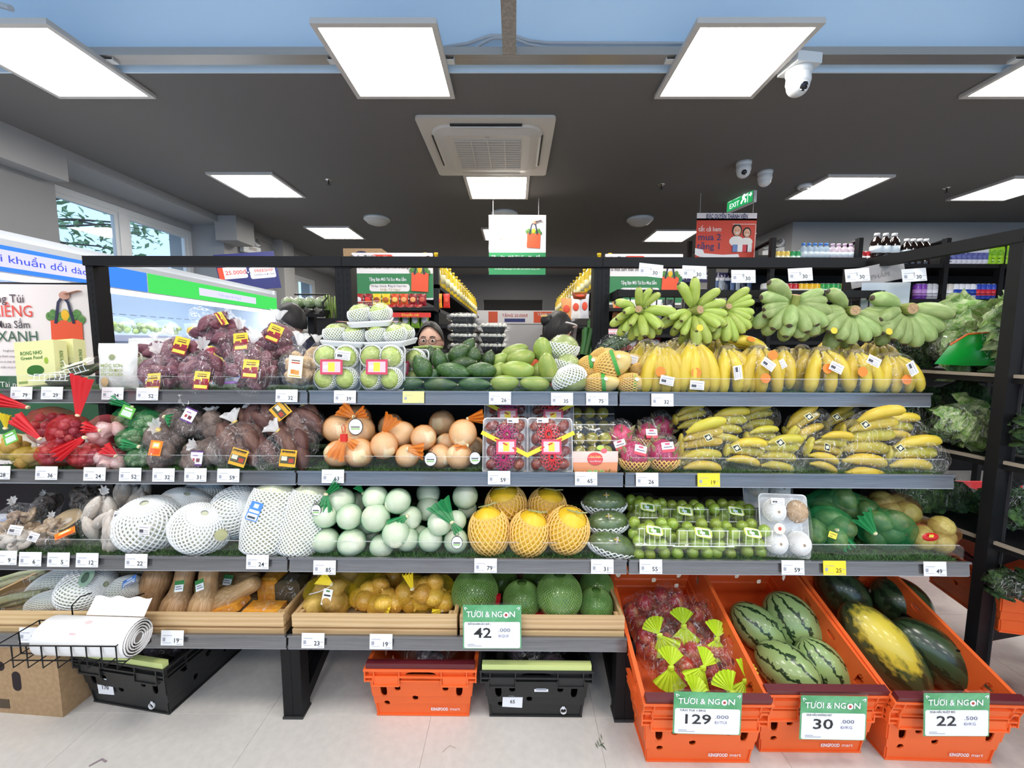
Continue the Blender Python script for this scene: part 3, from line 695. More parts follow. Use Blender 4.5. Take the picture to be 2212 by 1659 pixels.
for k, (s_, x, y) in enumerate((('Kingfoodmart', 24, 758), ('Quý khách mang theo túi', 22, 770), ('túi cá nhân để giảm', 22, 782), ('thiểu nhựa khi mua', 22, 794))): p = pp(x, y); text(s_, t, (p[0], -.002, p[2]), .010, M_DKT)
p = pp(140, 722); bag_print(t, p[0] + .015, p[2] - .01, .16)
p = pp(30, 832); text('Tài nguyên', t, (p[0], -.002, p[2]), .028, M_CREAM)
ob('stand_leg', MB().b2(-.28, -.25, .03, .06, 0, zc_ + .2), BLACK, t); ob('stand_leg', MB().b2(.25, .28, .03, .06, 0, zc_ + .2), BLACK, t)

# ---- aisle gondolas seen through the open back
M_GRN = flat('#2f7a48'); M_PW = flat('#e4dedd')
def promo(parent, w, h, loc):
    b_ = card(parent, 'promo_board', w, h, loc, M_PW, .006, .012)
    x, y, z = loc
    card(b_, 'green_field', w, h * .52, (0, -h * .20, .001), M_GRN, rot=(0, 0, 0))
    card(b_, 'white_pill', w * .50, h * .16, (-w * .04, -h * .245, .003), M_PW, .02, rot=(0, 0, 0))
    card(b_, 'red_pill', w * .26, h * .12, (-w * .12, h * .40, .003), flat('#d8452f'), .02, rot=(0, 0, 0))
    o_ = lambda s_, x_, y_, hh, m, bold=0., wd=None: text(s_, b_, (x_ * w, y_ * h, .0045), hh * h, m, bold, wd, rot=(0, 0, 0))
    o_('Quên Túi?', -.38, .40, .085, M_DKT, .01); o_('Chọn Ngay', -.12, .40, .07, WHITE, .01); o_('Túi mua sắm thân thiện môi trường!', -.12, .20, .075, M_DKT, .004, w * .66)
    o_('Tặng Bạn Mới Túi Eco Mua Sắm', -.06, -.07, .07, WHITE, .012, w * .46); o_('Tải App  OneLife  Đăng Ký Thành Viên', -.05, -.21, .045, M_DKT, 0, w * .44); o_('Nhận Túi Ngay!', -.03, -.285, .05, flat('#b09a60'), 0)
    e = thing('bag_drawing', None, None, (w * .34, -h * .12, .006), (-90, 0, 0)); e.parent = b_; bag_print(e, 0, 0, w * .22)
    return b_
M_SHD = mat('gondola_dark', (.012, .012, .013), .6, spec=.25)
def aisle(name, label, x0, x1, side):
    t = thing(name, label, 'shelving', (0, 0, 0))
    ob('back_wall', MB().b2(x0, x1, 3.46, 7.2, 0, 1.62), M_SHD, t)
    for x in (x0, x1 - .04): ob('upright', MB().b2(x, x + .04, 3.40, 3.46, 0, 2.05), M_SHD, t)
    xe = x1 if side > 0 else x0
    for z in (1.84, 1.52, 1.2):
        d = ob('side_shelf', MB().b2(min(xe + side * (.22 if z == 1.52 else 0), xe - side * .34), max(xe + side * (.22 if z == 1.52 else 0), xe - side * .34), 3.40, 7.2, z - .03, z), M_SHD, t)
        if z == 1.84:
            mb = MB()
            mb.poly([(xe - side * .34, 3.5, z - .03), (xe, 3.5, z - .03), (xe - side * .34, 3.5, z - .14)], .02, (0, 1, 0)); ob('bracket', mb, M_SHD, d)
    for z in (1.64, 1.44, 1.25): ob('end_shelf', MB().b2(x0, x1, 3.22, 3.46, z - .025, z), M_SHD, t)
    return t
aisle('gondola_shelving', 'dark aisle shelving with oil bottles, on the chiller side of the gap', -1.36, -.62, 1)
aisle('gondola_shelving', 'dark aisle shelving with oil bottles, on the drinks side of the gap', .66, 1.62, -1)
q = P(850, 606, 3.4)
t = thing('promo_sign', 'green and white eco bag promotion board above the sauce pouches', 'sign', (q.x, 3.38, q.z)); promo(t, .65, .37, (0, 0, .03))
q = P(1388, 610, 3.4)
t = thing('promo_sign', 'green and white eco bag promotion board behind the hook bar', 'sign', (q.x, 3.38, q.z)); promo(t, .62, .40, (0, 0, .02))
# oil bottles
M_OIL = mat('yellow_oil_bottle', (.80, .55, .015), .15, coat=.6); M_OILC = flat('#d8b818')
oil = MB(); oil.lathe([(.034, 0), (.038, .02), (.038, .15), (.033, .17), (.036, .19), (.02, .225), (.014, .235), (.014, .25)], 10)
oil = oil.mesh('bottle_body', True); cap = MB().lathe([(.017, .25), (.017, .275), (0, .276)], 10).mesh('cap', True); lab = MB().lathe([(.0386, .05), (.0386, .13)], 10).mesh('label', True)
def oilb(x, y, z, l, g): 
    t = thing('oil_bottle', l, 'oil bottle', (x, y, z), group=g); ob('body', oil, M_OIL, t); ob('cap', cap, M_OILC, t); ob('label', lab, flat('#e8e2b0'), t)
for k in range(15):
    for r_ in (0, 1):
        y = 3.52 + k * .24
        for sg, nm in ((-1, 'chiller'), (1, 'drinks')): oilb(sg * (.68 + r_ * .09) + .02, y, 1.84, 'yellow oil bottle on the %s side aisle shelf, %s row, %s going back' % (nm, ['outer', 'inner'][r_], ORD[k]), 'oil bottles, ' + nm + ' side')
# pouches on the end shelves
def pouch_mesh(w, h, d):
    return MB().grid(lambda u, v: ((u * 2 - 1) * w / 2 * (1 - .12 * math.sin(v * PI)), (1 if False else -1) * d / 2 * math.sin(v * PI) ** .5 * (1 - (u * 2 - 1) ** 2) ** .5 if v < 1 else 0, v * h), 9, 9)
pm = pouch_mesh(1, 1, .5); bk = MB().grid(lambda u, v: ((1 - u * 2) * .5 * (1 - .12 * math.sin(v * PI)), .25 * math.sin(v * PI) ** .5 * (1 - (u * 2 - 1) ** 2) ** .5, v), 9, 9)
pm.add(bk.v, bk.f); pm = pm.mesh('pouch', True)
CN = {'#a01c18': 'dark red', '#e8c020': 'yellow', '#c84818': 'orange', '#8a1420': 'crimson', '#7aa838': 'green', '#d83020': 'red', '#e8a060': 'tan', '#f0ece6': 'white', '#2a2a30': 'black', '#d8d8dc': 'pale'}
def pouch(px, py, Y, wpx, hpx, c, c2, where, k, group):
    s_ = S(Y, 1.5); q = P(px, py + hpx / 2, Y)
    t = thing('sauce_pouch', '%s food pouch, %s %s' % (CN.get(c, 'coloured'), ORD[k % 12], where), 'pouch', q, group=group)
    ob('pouch', pm, flat(c, .3), t, scale=(wpx * s_, wpx * s_ * .7, hpx * s_))
    ob('print', MB().ell((0, -wpx * s_ * .19, hpx * s_ * .5), (wpx * s_ * .33, .004, hpx * s_ * .22), 12, 7), flat(c2), t, smooth=True)
for k, c in enumerate(('#a01c18', '#8a1420', '#e8c020', '#e8c020', '#c84818', '#c84818', '#8a1420', '#8a1420')):
    pouch(776 + k * 19.5, 648, 3.34, 19, 26, c, ['#d8d8dc', '#d83020', '#8a4010', '#b06020', '#f0c060', '#e8a060', '#e8a060', '#c05040'][k], 'from the window side, upper row under the promotion board', k, 'upper pouches')
for k in range(5): pouch(836 + k * 20.5, 692, 3.30, 20, 34, '#7aa838', '#d8d8dc', 'from the window side, lower row under the promotion board', k, 'lower pouches')
for k in range(4): pouch(847 + k * 19, 668, 3.32, 18, 20, '#a01c18', '#e8a060', 'from the window side, middle row under the promotion board', k, 'middle pouches')
t = thing('price_strip', 'red and yellow shelf strip printed Khuyến mãi under the pouches', 'price strip', (P(885, 680, 3.2).x, 3.215, P(885, 680, 3.2).z)); card(t, 'red_band', .36, .035, (-.02, 0, 0), flat('#d03028')); card(t, 'yellow_band', .07, .035, (-.18, -.001, 0), flat('#f0c030')); text('Khuyến mãi', t, (.0, -.001, 0), .02, flat('#f0d040'))
for k in range(5):
    pouch(1335 + k * 27, 668, 3.34, 26, 40, ['#e8a060', '#f0ece6', '#e8a060', '#d8d8dc', '#2a2a30'][k], ['#d83020', '#2a2a30', '#f0ece6', '#2a2a30', '#d8d8dc'][k], 'from the upright behind the green bananas', k, 'pouches behind the bananas')
t = thing('price_strip', 'pink shelf strip below the pouches behind the bananas', 'price strip', (P(1370, 716, 3.2).x, 3.215, P(1370, 716, 3.2).z)); card(t, 'pink_band', .42, .04, (0, 0, 0), flat('#f0b0bc')); card(t, 'white_band', .42, .015, (0, -.001, .0), WHITE)
for k in range(4): pouch(1340 + k * 25, 740, 3.32, 24, 34, '#a01c18', '#d8d8dc', 'from the upright, low row behind the green bananas', k, 'low pouches behind the bananas')
for k, (px, py, w_, h_, c) in enumerate(((948, 650, 15, 30, '#e8a020'), (965, 650, 15, 30, '#d83020'), (1223, 668, 24, 46, '#e8a060'), (1243, 664, 22, 48, '#f0ece6'), (1262, 662, 20, 52, '#d8d8dc'), (1252, 640, 34, 16, '#8a4010'))):
    s_ = S(3.42, 1.5); q = P(px, py + h_ / 2, 3.42)
    t = thing('snack_pack', ['yellow sauce bottle pack on the lower aisle shelf by the pouches', 'red sauce bottle pack on the lower aisle shelf by the pouches', 'tan snack pack standing on the aisle shelf below the oil', 'white flour bag standing on the aisle shelf below the oil', 'pale grey flour bag next to the upright on the aisle shelf', 'brown noodle packs lying flat on the aisle shelf below the oil'][k], 'food pack', q)
    ob('pouch', pm, flat(c, .4), t, scale=(w_ * s_, w_ * s_ * .7, h_ * s_)); ob('print', MB().ell((0, -w_ * s_ * .19, h_ * s_ * .5), (w_ * s_ * .3, .004, h_ * s_ * .18), 12, 7), flat('#e05030'), t, smooth=True)
# cardboard box on top
M_CARD = mat('cardboard', (.36, .23, .12), .85, col2=(.42, .275, .15), nscale=60, coords='Object')
q = P(797, 570, 3.62)
t = thing('cardboard_box', 'brown cardboard box with a dark oval print on top of the aisle shelving', 'cardboard box', (q.x, 3.62, 1.99)); ob('carton', MB().b2(-.17, .15, -.12, .12, 0, .155), M_CARD, t); ob('oval_print', MB().ell((-.02, -.121, .10), (.058, .002, .035), 16, 8), flat('#1a1c48'), t); ob('tape', MB().b2(-.171, .151, -.02, .02, .155, .156), flat('#c8a878'), t)
# far counter with banners
t = thing('checkout_counter', 'white checkout counter with red and blue banners at the far end', 'counter', (.1, 7.6, 0)); ob('counter_body', MB().b2(-.95, .95, -.3, .3, 0, 1.72), flat('#c8c8cc'), t); ob('fascia', MB().b2(-.95, .95, -.32, -.3, 1.72, 1.95), flat('#e8e6ea'), t)
for x, c in ((-.42, '#d85838'), (.28, '#e05a34')):
    ob('banner', MB().b2(x - .14 if x < 0 else x - .05, x + .02 if x < 0 else x + .30, -.326, -.32, 1.74, 1.93), flat(c), t)
text('TẶNG 20.000đ', t, (-.10, -.33, 1.86), .05, flat('#c03038')); card(t, 'blue_band', .36, .06, (-.1, -.325, 1.78), flat('#2c3478')); text('TẶNG 25', t, (.42, -.33, 1.88), .045, WHITE, .01)

# ---- hanging signs
q = P(1117.5, 532, 4.5)
t = thing('hanging_sign', 'white and green hanging sign with an orange shopping bag, hung on two cords', 'hanging sign', (q.x, 4.5, q.z), group='hanging signs', scale=4.5 / 2.62)
card(t, 'acrylic_sheet', .36, .375, (0, .004, 0), M_ACR, 0, .002); card(t, 'white_panel', .352, .225, (0, 0, .075), flat('#f0ebe8')); card(t, 'green_panel', .352, .135, (0, 0, -.105), flat('#2f8f58'))
text('Tặng Bạn Mới Túi Eco Mua Sắm', t, (0, -.002, -.068), .020, WHITE, .014, width=.32); text('Tải App OneLife Đăng Ký Thành Viên', t, (0, -.002, -.118), .008, WHITE, 0, .22); text('và được hàng ngàn ưu đãi cho khách hàng mới', t, (0, -.002, -.138), .008, WHITE, 0, .28)
for k, s_ in enumerate(('“ Mang túi cá nhân', 'khi đi siêu thị', 'cùng Kingfoodmart', 'giảm rác thải nhựa „')): text(s_, t, (-.055, -.002, .10 - k * .027), .015, flat('#b08878') if k != 2 else flat('#d85838'), 0, [.15, .12, .16, .16][k])
bag_print(t, .10, .035, .085)
for a in (-.15, .13): ob('cord', MB().cyl((a, 0, .185), (a, 0, .306), .0016, n=5), flat('#d8d8d8'), t)
q = P(1568, 513, 4.2)
t = thing('hanging_sign', 'red hanging sign offering ice cream with two smiling faces, torn at the bottom', 'hanging sign', (q.x, 4.2, q.z), group='hanging signs', scale=4.2 / 3.0)
card(t, 'acrylic_sheet', .435, .34, (0, .004, .005), M_ACR, 0, .002); card(t, 'red_panel', .42, .30, (0, 0, -.02), flat('#d8432c')); card(t, 'white_band', .42, .05, (0, 0, .142), flat('#ece4e6'))
M_SN = flat('#2c2a66'); text('ĐẶC QUYỀN THÀNH VIÊN', t, (0, -.002, .142), .030, M_SN, .018, width=.29)
text('tất cả kem', t, (-.115, -.002, .055), .032, flat('#f4e6e0'), .012, .16); text('mua 2', t, (-.115, -.002, .0), .045, M_SN, .012, .16); text('tặng 1', t, (-.115, -.002, -.062), .045, M_SN, .012, .16)
M_FACE = flat('#e8b090'); M_HAIR = mat('printed_hair', (.012, .009, .008), .6)
for (x, z, r_) in ((.075, .045, .034), (.145, .03, .029)):
    ob('face_print', MB().ell((x, -.003, z), (r_ * .78, .001, r_), 14, 8), M_FACE, t)
    ob('hair_print', MB().ell((x, -.0015, z + r_ * .15), (r_ * 1.05, .001, r_ * 1.25), 14, 8), M_HAIR, t)
    ob('shirt_print', MB().ell((x, -.001, z - r_ * 2.1), (r_ * 1.5, .001, r_ * 1.1), 14, 8), flat('#f0ece8'), t)
    mb = MB(); mb.ell((x - r_ * .3, -.0045, z + r_ * .1), (r_ * .12, .0005, r_ * .07), 8, 5); mb.ell((x + r_ * .3, -.0045, z + r_ * .1), (r_ * .12, .0005, r_ * .07), 8, 5); ob('eyes_print', mb, M_HAIR, t); ob('smile_print', MB().ell((x, -.0045, z - r_ * .45), (r_ * .35, .0005, r_ * .12), 10, 5), WHITE, t)
for x, c in ((.065, '#6a88c0'), (.10, '#f4f0ee'), (.135, '#d83848'), (.165, '#f2efef')): ob('cup_print', MB().b2(x - .018, x + .018, -.006, -.005, -.10, -.05), flat(c), t)
mb = MB(); mb.poly([(-.215, -.006, -.075), (-.16, -.006, -.085), (-.15, -.006, -.11), (-.02, -.006, -.12), (.09, -.006, -.115), (.10, -.006, -.135), (-.05, -.006, -.145), (-.18, -.006, -.135), (-.215, -.006, -.12)], .001, (0, 1, 0)); ob('torn_paper', mb, flat('#f2eef0'), t)
mb = MB(); mb.b2(.04, .205, -.0045, -.004, .088, .092); mb.b2(.201, .205, -.0045, -.004, -.15, .092); ob('frame_print', mb, flat('#f4e6e0'), t)
for a in (-.19, .18): ob('cord', MB().cyl((a, 0, .17), (a, 0, .30), .0016, n=5), flat('#b8b8b8'), t)

# ---- drinks shelving
M_SH2 = mat('drinks_shelf_black', (.009, .009, .01), .55, spec=.25)
dk = thing('drinks_shelving', 'black wall shelving stocked with cans and bottles', 'shelving', (0, 4.0, 0))
ZD = (2.125, 1.80, 1.40, 1.0)
for z in ZD: ob('shelf', MB().b2(2.25, 6.4, -.02, .45, z - .035, z), M_SH2, dk)
ob('back_panel', MB().b2(2.25, 6.4, .44, .46, 0, 2.3), M_SH2, dk)
for px in (1666, 1852, 2040, 2160): 
    x = P(px, 560, 4.0).x
    f = ob('upright', MB().b2(x - .02, x + .02, -.03, .02, 0, 2.36), M_SH2, dk)
    ob('sloping_arm', MB().cyl((x, 0, 2.34), (x - .02, .44, 2.30), .02, n=4), M_SH2, dk)
for z in ZD[:2]: 
    for k in range(2): ob('front_wire', MB().cyl((2.25, -.03, z + .02 + .03 * k), (6.4, -.03, z + .02 + .03 * k), .0025, n=5), M_SH2, dk)
can = MB().lathe([(.026, 0), (.031, .008), (.031, .112), (.025, .122), (.024, .124), (0, .121)], 12).mesh('can_body', True)
ctop = MB().lathe([(.025, .1225), (.0262, .126), (.022, .1255), (0, .122)], 12).mesh('can_lid', True)
cband = MB().lathe([(.0313, .03), (.0313, .08)], 12).mesh('can_print', True)
btl = MB().lathe([(.03, 0), (.033, .01), (.033, .05), (.030, .055), (.033, .06), (.033, .13), (.026, .155), (.013, .172), (.013, .18)], 12).mesh('bottle_body', True)
bcap = MB().lathe([(.015, .178), (.015, .198), (0, .199)], 10).mesh('bottle_cap', True); bband = MB().lathe([(.0333, .07), (.0333, .115)], 12).mesh('bottle_print', True)
M_PET = mat('pet_water', (.55, .68, .80), .08, trans=.0, alpha=.55, coat=.5); M_PETP = mat('pet_pink', (.80, .68, .78), .08, alpha=.6, coat=.5); M_COLA = mat('cola', (.012, .006, .005), .1, coat=.5)
def drink(kind, px, py, c, c2, label, group, Y=4.05, sc=1.0):
    q = P(px, py, Y); z = min(ZD, key=lambda v: abs(v - q.z))
    t = thing('drink_can' if kind == 'can' else 'drink_bottle', label, 'can' if kind == 'can' else 'bottle', (q.x, Y, z), group=group, scale=sc)
    if kind == 'can': ob('body', can, flat(c, .3), t); ob('lid', ctop, M_CHROME, t); ob('print', cband, flat(c2, .3), t)
    else: ob('body', btl, c if not isinstance(c, str) else flat(c, .2), t); ob('cap', bcap, flat(c2), t); ob('print', bband, flat('#d8e4ee') if not isinstance(c, str) else flat(c2), t)
for k in range(3): drink('can', 1676 + k * 10.5, 566, '#e8c860', '#f4ecd0', 'pale yellow drink can on the top drinks shelf, ' + ORD[k] + ' of its kind', 'yellow cans, top drinks shelf')
for k in range(2): drink('can', 1709 + k * 11, 566, '#2f9a5a', '#d8f0e0', 'green and white drink can on the top drinks shelf, ' + ORD[k] + ' of its kind', 'green cans, top drinks shelf')
for k in range(5): drink('bottle', 1733 + k * 12.3, 566, M_PET, '#3a80d8', 'clear water bottle with a blue cap on the top drinks shelf, ' + ORD[k] + ' of its kind', 'blue capped water bottles', sc=1.02)
for k in range(4): drink('bottle', 1796 + k * 13, 566, M_PETP, '#d8b8d8', 'clear bottle with a pink cap on the top drinks shelf, ' + ORD[k] + ' of its kind', 'pink capped water bottles', sc=1.0)
for k in range(5): drink('can', 1860 + k * 11, 566, '#a81820', '#e8e0e0', 'red cola can on the top drinks shelf beside the upright, ' + ORD[k] + ' of its kind', 'red cans, top drinks shelf')
for k in range(6): drink('bottle', 1890 + (k % 3) * 19, 560, M_COLA, '#d0d0d4', 'dark cola bottle wrapped in a pack on the top drinks shelf, ' + ORD[k] + ' of its kind', 'cola bottles', 4.02 + .1 * (k // 3), 1.45)
for k in range(4): drink('bottle', 1955 + k * 14, 556, M_COLA, '#e8e8ec', 'dark bottle with a bright shrink sleeve by the sloping arm, ' + ORD[k] + ' of its kind', 'sleeved dark bottles', 4.1, 1.3)
for k in range(3): drink('can', 2046 + k * 10, 575, '#303890', '#d83848', 'navy energy drink can on the top drinks shelf, ' + ORD[k] + ' of its kind', 'navy cans')
for k in range(7): drink('can', 2052 + k * 11.2, 582, '#d8d8e4', '#6068a8', 'white beer can with a blue crest on the top drinks shelf, ' + ORD[k] + ' of its kind', 'white crest cans', 4.0, 1.25)
for k in range(4): drink('bottle', 2128 + k * 13, 582, '#9ad020', '#7ab418', 'lime green bottle at the end of the top drinks shelf, ' + ORD[k] + ' of its kind', 'lime bottles', 4.0, 1.1)
cc = [('#c8c8c8', '#707078', 1650), ('#d8d8d0', '#b0a860', 1672), ('#e8d8d0', '#c04040', 1692), ('#b81c28', '#f0f0f0', 1704), ('#b81c28', '#f0f0f0', 1715), ('#e8b818', '#f4f0d8', 1727), ('#e8b818', '#f4f0d8', 1738), ('#e8b818', '#f4f0d8', 1750), ('#e8b818', '#c89010', 1761), ('#289848', '#e0f0e0', 1774), ('#289848', '#e0f0e0', 1785), ('#28a050', '#e0f0e0', 1796), ('#2a8a48', '#d0e8d0', 1806), ('#d8b018', '#403018', 1817)]
for k, (a, b_, px) in enumerate(cc): drink('can', px, 642, a, b_, 'drink can on the second drinks shelf, %s from the hanging red sign side' % ORD[k], 'cans, second drinks shelf', 4.02, 1.15)
cc = [('#7838a8', '#b888d0', 1980), ('#7838a8', '#b888d0', 1990), ('#b8b8c0', '#e0e0e8', 2003), ('#b8b8c0', '#e0e0e8', 2014), ('#d8d0c8', '#f0f0f0', 2036), ('#d8d0c8', '#f0f0f0', 2047), ('#e8e8f0', '#2048b0', 2060), ('#e8e8f0', '#2048b0', 2072), ('#e8e8f0', '#2048b0', 2084), ('#e8e8f0', '#2048b0', 2096), ('#2848b8', '#d83040', 2107), ('#2848b8', '#d83040', 2118), ('#2848b8', '#d83040', 2130), ('#2848b8', '#d83040', 2142)]
for k, (a, b_, px) in enumerate(cc): drink('can', px, 640, a, b_, 'drink can on the second drinks shelf, %s beyond the blank white board' % ORD[k], 'cans beyond the white board', 4.02, 1.15)
q = P(1912, 640, 1.835); t = thing('notice_board', 'blank white notice sheet hanging behind the hook bar', 'notice', q, (0, 0, -6)); card(t, 'sheet', .194, .118, (0, 0, 0), flat('#c0c8d0'))
q = P(1895, 592, 1.90); t = thing('notice_board', 'long pale notice strip behind the corner beam', 'notice', q, (0, -12, -10)); card(t, 'sheet', .215, .085, (0, 0, 0), flat('#a8a4a4')); text('SẢN PHẨM', t, (-.02, -.002, -.01), .02, flat('#8c8888'))
# small dark wire gondola with hanging packs behind the bananas
t = thing('wire_rack', 'dark wire rack with hanging packs behind the green bananas', 'rack', (0, 4.5, 0))
mb = MB()
for k in range(9): mb.cyl((1.85, 0, 1.3 + k * .13), (2.55, 0, 1.3 + k * .13), .003, n=4)
ob('wire_panel', mb, M_SH2, t)
for x in (1.85, 2.55): ob('post', MB().b2(x - .02, x + .02, -.02, .02, 0, 2.45), M_SH2, t)
ob('header', MB().b2(1.6, 2.5, -.05, -.03, 2.02, 2.12), flat('#2a2458'), t); text('QUÉT MÃ - NHẬN QUÀ', t, (2.02, -.055, 2.07), .05, WHITE, .01)
for k in range(7):
    q = P(1545 + k * 12, 640, 4.4); t = thing('hanging_pack', 'shiny silver blue pack hanging on the wire rack, %s of its row' % ORD[k], 'snack pack', q, group='packs on the wire rack'); ob('pouch', pm, flat(['#5a78a8', '#b8c4d0', '#2a3450'][k % 3], .25), t, scale=(.055, .04, .16)); ob('header_card', MB().b2(-.025, .025, -.004, .004, .16, .19), WHITE, t)
# slanted salad shelf and celery past the chiller
q = P(665, 680, 3.9)
t = thing('salad_stand', 'black slanted salad stand beyond the chiller', 'stand', (q.x, 3.9, 0)); ob('tray', MB().box((0, 0, q.z + .03), (.42, .3, .03), rot=(18, 0, 0)), M_SH2, t); ob('hoop', MB().tube([(.21, -.14, q.z), (.21, -.14, q.z + .10), (.17, .1, q.z + .20), (-.17, .1, q.z + .20)], .008, 6), M_SH2, t); ob('post', MB().b2(-.03, .03, .05, .11, 0, q.z), M_SH2, t)
M_SAL = mat('salad_mix', (.10, .22, .05), .6, col2=(.45, .50, .30), nscale=7, bump=(20, .6))
for k in range(4):
    t = thing('salad_pack', 'clear salad pack on the slanted stand beyond the chiller, %s of its row' % ORD[k], 'salad pack', (q.x - .15 + k * .10, 3.86, q.z + .05), group='salad packs'); ob('leaves', MB().ell((0, 0, .05), (.05, .09, .05), 10, 7, fn=lambda p: p * (1 + .2 * noise.noise(p * 2.5))), M_SAL, t, smooth=True); ob('pack_film', MB().ell((0, 0, .055), (.055, .10, .06), 10, 7), M_CLR, t, smooth=True)
q = P(722, 690, 3.9); t = thing('celery_bundle', 'upright bundle of pale green celery behind the shelf post', 'celery', q); M_CEL = mat('celery', (.28, .42, .10), .5, var=.3)
rg = random.Random(5)
for k in range(8): x = -.07 + k * .02; ob('stalk', MB().tube([(x, rg.uniform(-.03, .03), 0), (x * 1.1, 0, .12), (x * 1.25, 0, .21 + rg.uniform(-.02, .02))], [.014, .012, .006], 6), M_CEL, t, smooth=True)
ob('crate_box', MB().b2(-.12, .12, -.1, .1, -.2, .005), M_SH2, t)
# hooked red promotional board low on the drinks side
q = P(2040, 1150, 2.5); t = thing('red_board', 'red board with faint lettering standing beyond the side shelving', 'board', (q.x, 2.5, 0)); ob('panel', MB().b2(-.45, .45, 0, .02, .02, .52), flat('#c01c24'), t); text('KINGFOODMART', t, (-.15, -.003, .42), .04, flat('#d85058')); ob('foot', MB().b2(-.45, .45, -.06, .08, 0, .02), M_SH2, t)

# ---- people
def head_mesh(faceward=True):
    def fn(p):
        x, y, z = p
        w = 1.0 - .22 * max(0, -z) ** 1.4                     # narrower jaw
        y2 = y * (1.0 if y > 0 else .96)
        if y < 0: y2 -= .10 * max(0, -z) * (1 - abs(x)) ; 
        nose = math.exp(-((x / .16) ** 2 + ((z + .12) / .22) ** 2)) * .16 if y < 0 else 0
        brow = math.exp(-((z - .22) / .12) ** 2) * .03 if y < 0 else 0
        sock = math.exp(-(((abs(x) - .36) / .16) ** 2 + ((z - .06) / .11) ** 2)) * .05 if y < 0 else 0
        return (x * w, y2 - nose - brow + sock, z)
    return MB().ell((0, 0, 0), (.076, .094, .118), 36, 26, fn=fn).mesh('head', True)
HEADM = head_mesh()
M_SKINP = mat('skin', (.62, .37, .27), .5, sss=.08); M_BLK = mat('black_hair', (.006, .005, .005), .35, bump=(60, .5), stretch=(8, 1, 1)); M_LIP = mat('lips', (.45, .14, .12), .4); M_EYEW = mat('eye_white', (.75, .75, .73), .2); M_IRIS = mat('iris', (.02, .012, .01), .1)
def person(label, loc, rz, height, shirt, tilt=0, turn=0, arms=((-.02, -.10), (-.02, -.10))):
    """one skinned body (torso, arms with hands, legs) plus head, hair and clothes"""
    t = thing('person', label, 'person', loc, (0, 0, rz))
    k = height / 1.68
    V = []; E = []; Rr = []
    def v(p, r): V.append(tuple(c * k for c in p)); Rr.append(r * k); return len(V) - 1
    pel = v((0, 0, .93), .13); wa = v((0, 0, 1.08), .115); ch_ = v((0, .01, 1.27), .125); nk0 = v((0, .01, 1.40), .055); nk = v((0, .0, 1.47), .048)
    E += [(pel, wa), (wa, ch_), (ch_, nk0), (nk0, nk)]
    for s in (-1, 1):
        hp = v((s * .09, 0, .84), .085); kn = v((s * .10, -.01, .48), .058); an = v((s * .10, .01, .09), .038); to = v((s * .11, -.13, .035), .03)
        E += [(pel, hp), (hp, kn), (kn, an), (an, to)]
        sh = v((s * .17, .01, 1.36), .055); el = v((s * .23, .02, 1.10), .040); wr = v((s * .22, -.17, .99), .026); pa = v((s * .21, -.24, .97), .030)
        E += [(ch_, sh), (sh, el), (el, wr), (wr, pa)]
        for f in range(4):
            a = v((s * .21 + (f - 1.5) * .019, -.29, .965), .009); b = v((s * .21 + (f - 1.5) * .020, -.325 + .008 * abs(f - 1.2), .95), .008); E += [(pa, a), (a, b)]
        a = v((s * .21 - s * .035, -.265, .975), .010); b = v((s * .21 - s * .045, -.295, .97), .008); E += [(pa, a), (a, b)]
    m = bpy.data.meshes.new('body'); m.from_pydata(V, E, []); o = bpy.data.objects.new('body', m); COL.objects.link(o); o.parent = t
    md = o.modifiers.new('skin', 'SKIN'); md.use_smooth_shade = True
    for i, r_ in enumerate(Rr):
        m.skin_vertices[0].data[i].radius = (r_, r_ * .8)
    m.skin_vertices[0].data[0].use_root = True
    o.modifiers.new('sub', 'SUBSURF').levels = 1; o.modifiers['sub'].render_levels = 1
    m.materials.append(M_SKINP)
    sm = MB(); sm.lathe([(.150 * k, .80 * k), (.152 * k, .95 * k), (.140 * k, 1.08 * k), (.160 * k, 1.25 * k), (.165 * k, 1.33 * k), (.135 * k, 1.39 * k), (.07 * k, 1.44 * k), (.058 * k, 1.455 * k)], 24, fn=lambda a, r_, z: (math.cos(a) * r_ * (1.22 if z > 1.15 * k else 1.08), math.sin(a) * r_ * .82, z))
    for s in (-1, 1): sm.tube([(s * .15 * k, .01 * k, 1.37 * k), (s * .19 * k, .01 * k, 1.30 * k), (s * .235 * k, .02 * k, 1.10 * k)], [.078 * k, .075 * k, .062 * k], 12)
    ob('shirt', sm, shirt, t, smooth=True)
    tm = MB(); 
    for s in (-1, 1): tm.tube([(s * .085 * k, 0, .90 * k), (s * .10 * k, -.01 * k, .48 * k), (s * .10 * k, 0, .08 * k)], [.115 * k, .085 * k, .075 * k], 12)
    ob('trousers', tm, flat('#1c1c24'), t, smooth=True)
    h = ob('head', HEADM, M_SKINP, t, (0, -.02 * k, 1.565 * k), (tilt, 0, turn))
    for s in (-1, 1):
        ob('ear', MB().ell((s * .076, .012, -.005), (.010, .018, .030), 10, 8), M_SKINP, h, smooth=True)
        e = ob('eye', MB().ell((s * .028, -.082, .008), (.015, .008, .008), 12, 8), M_EYEW, h, smooth=True); ob('iris', MB().ell((s * .028, -.0885, .008), (.0065, .003, .0068), 10, 7), M_IRIS, e, smooth=True)
        ob('eyebrow', MB().tube([(s * .013, -.096, .030), (s * .03, -.096, .034), (s * .045, -.084, .029)], .0035, 5), M_BLK, h)
    ob('mouth', MB().ell((0, -.094, -.058), (.022, .006, .006), 12, 6), M_LIP, h, smooth=True)
    return t, h
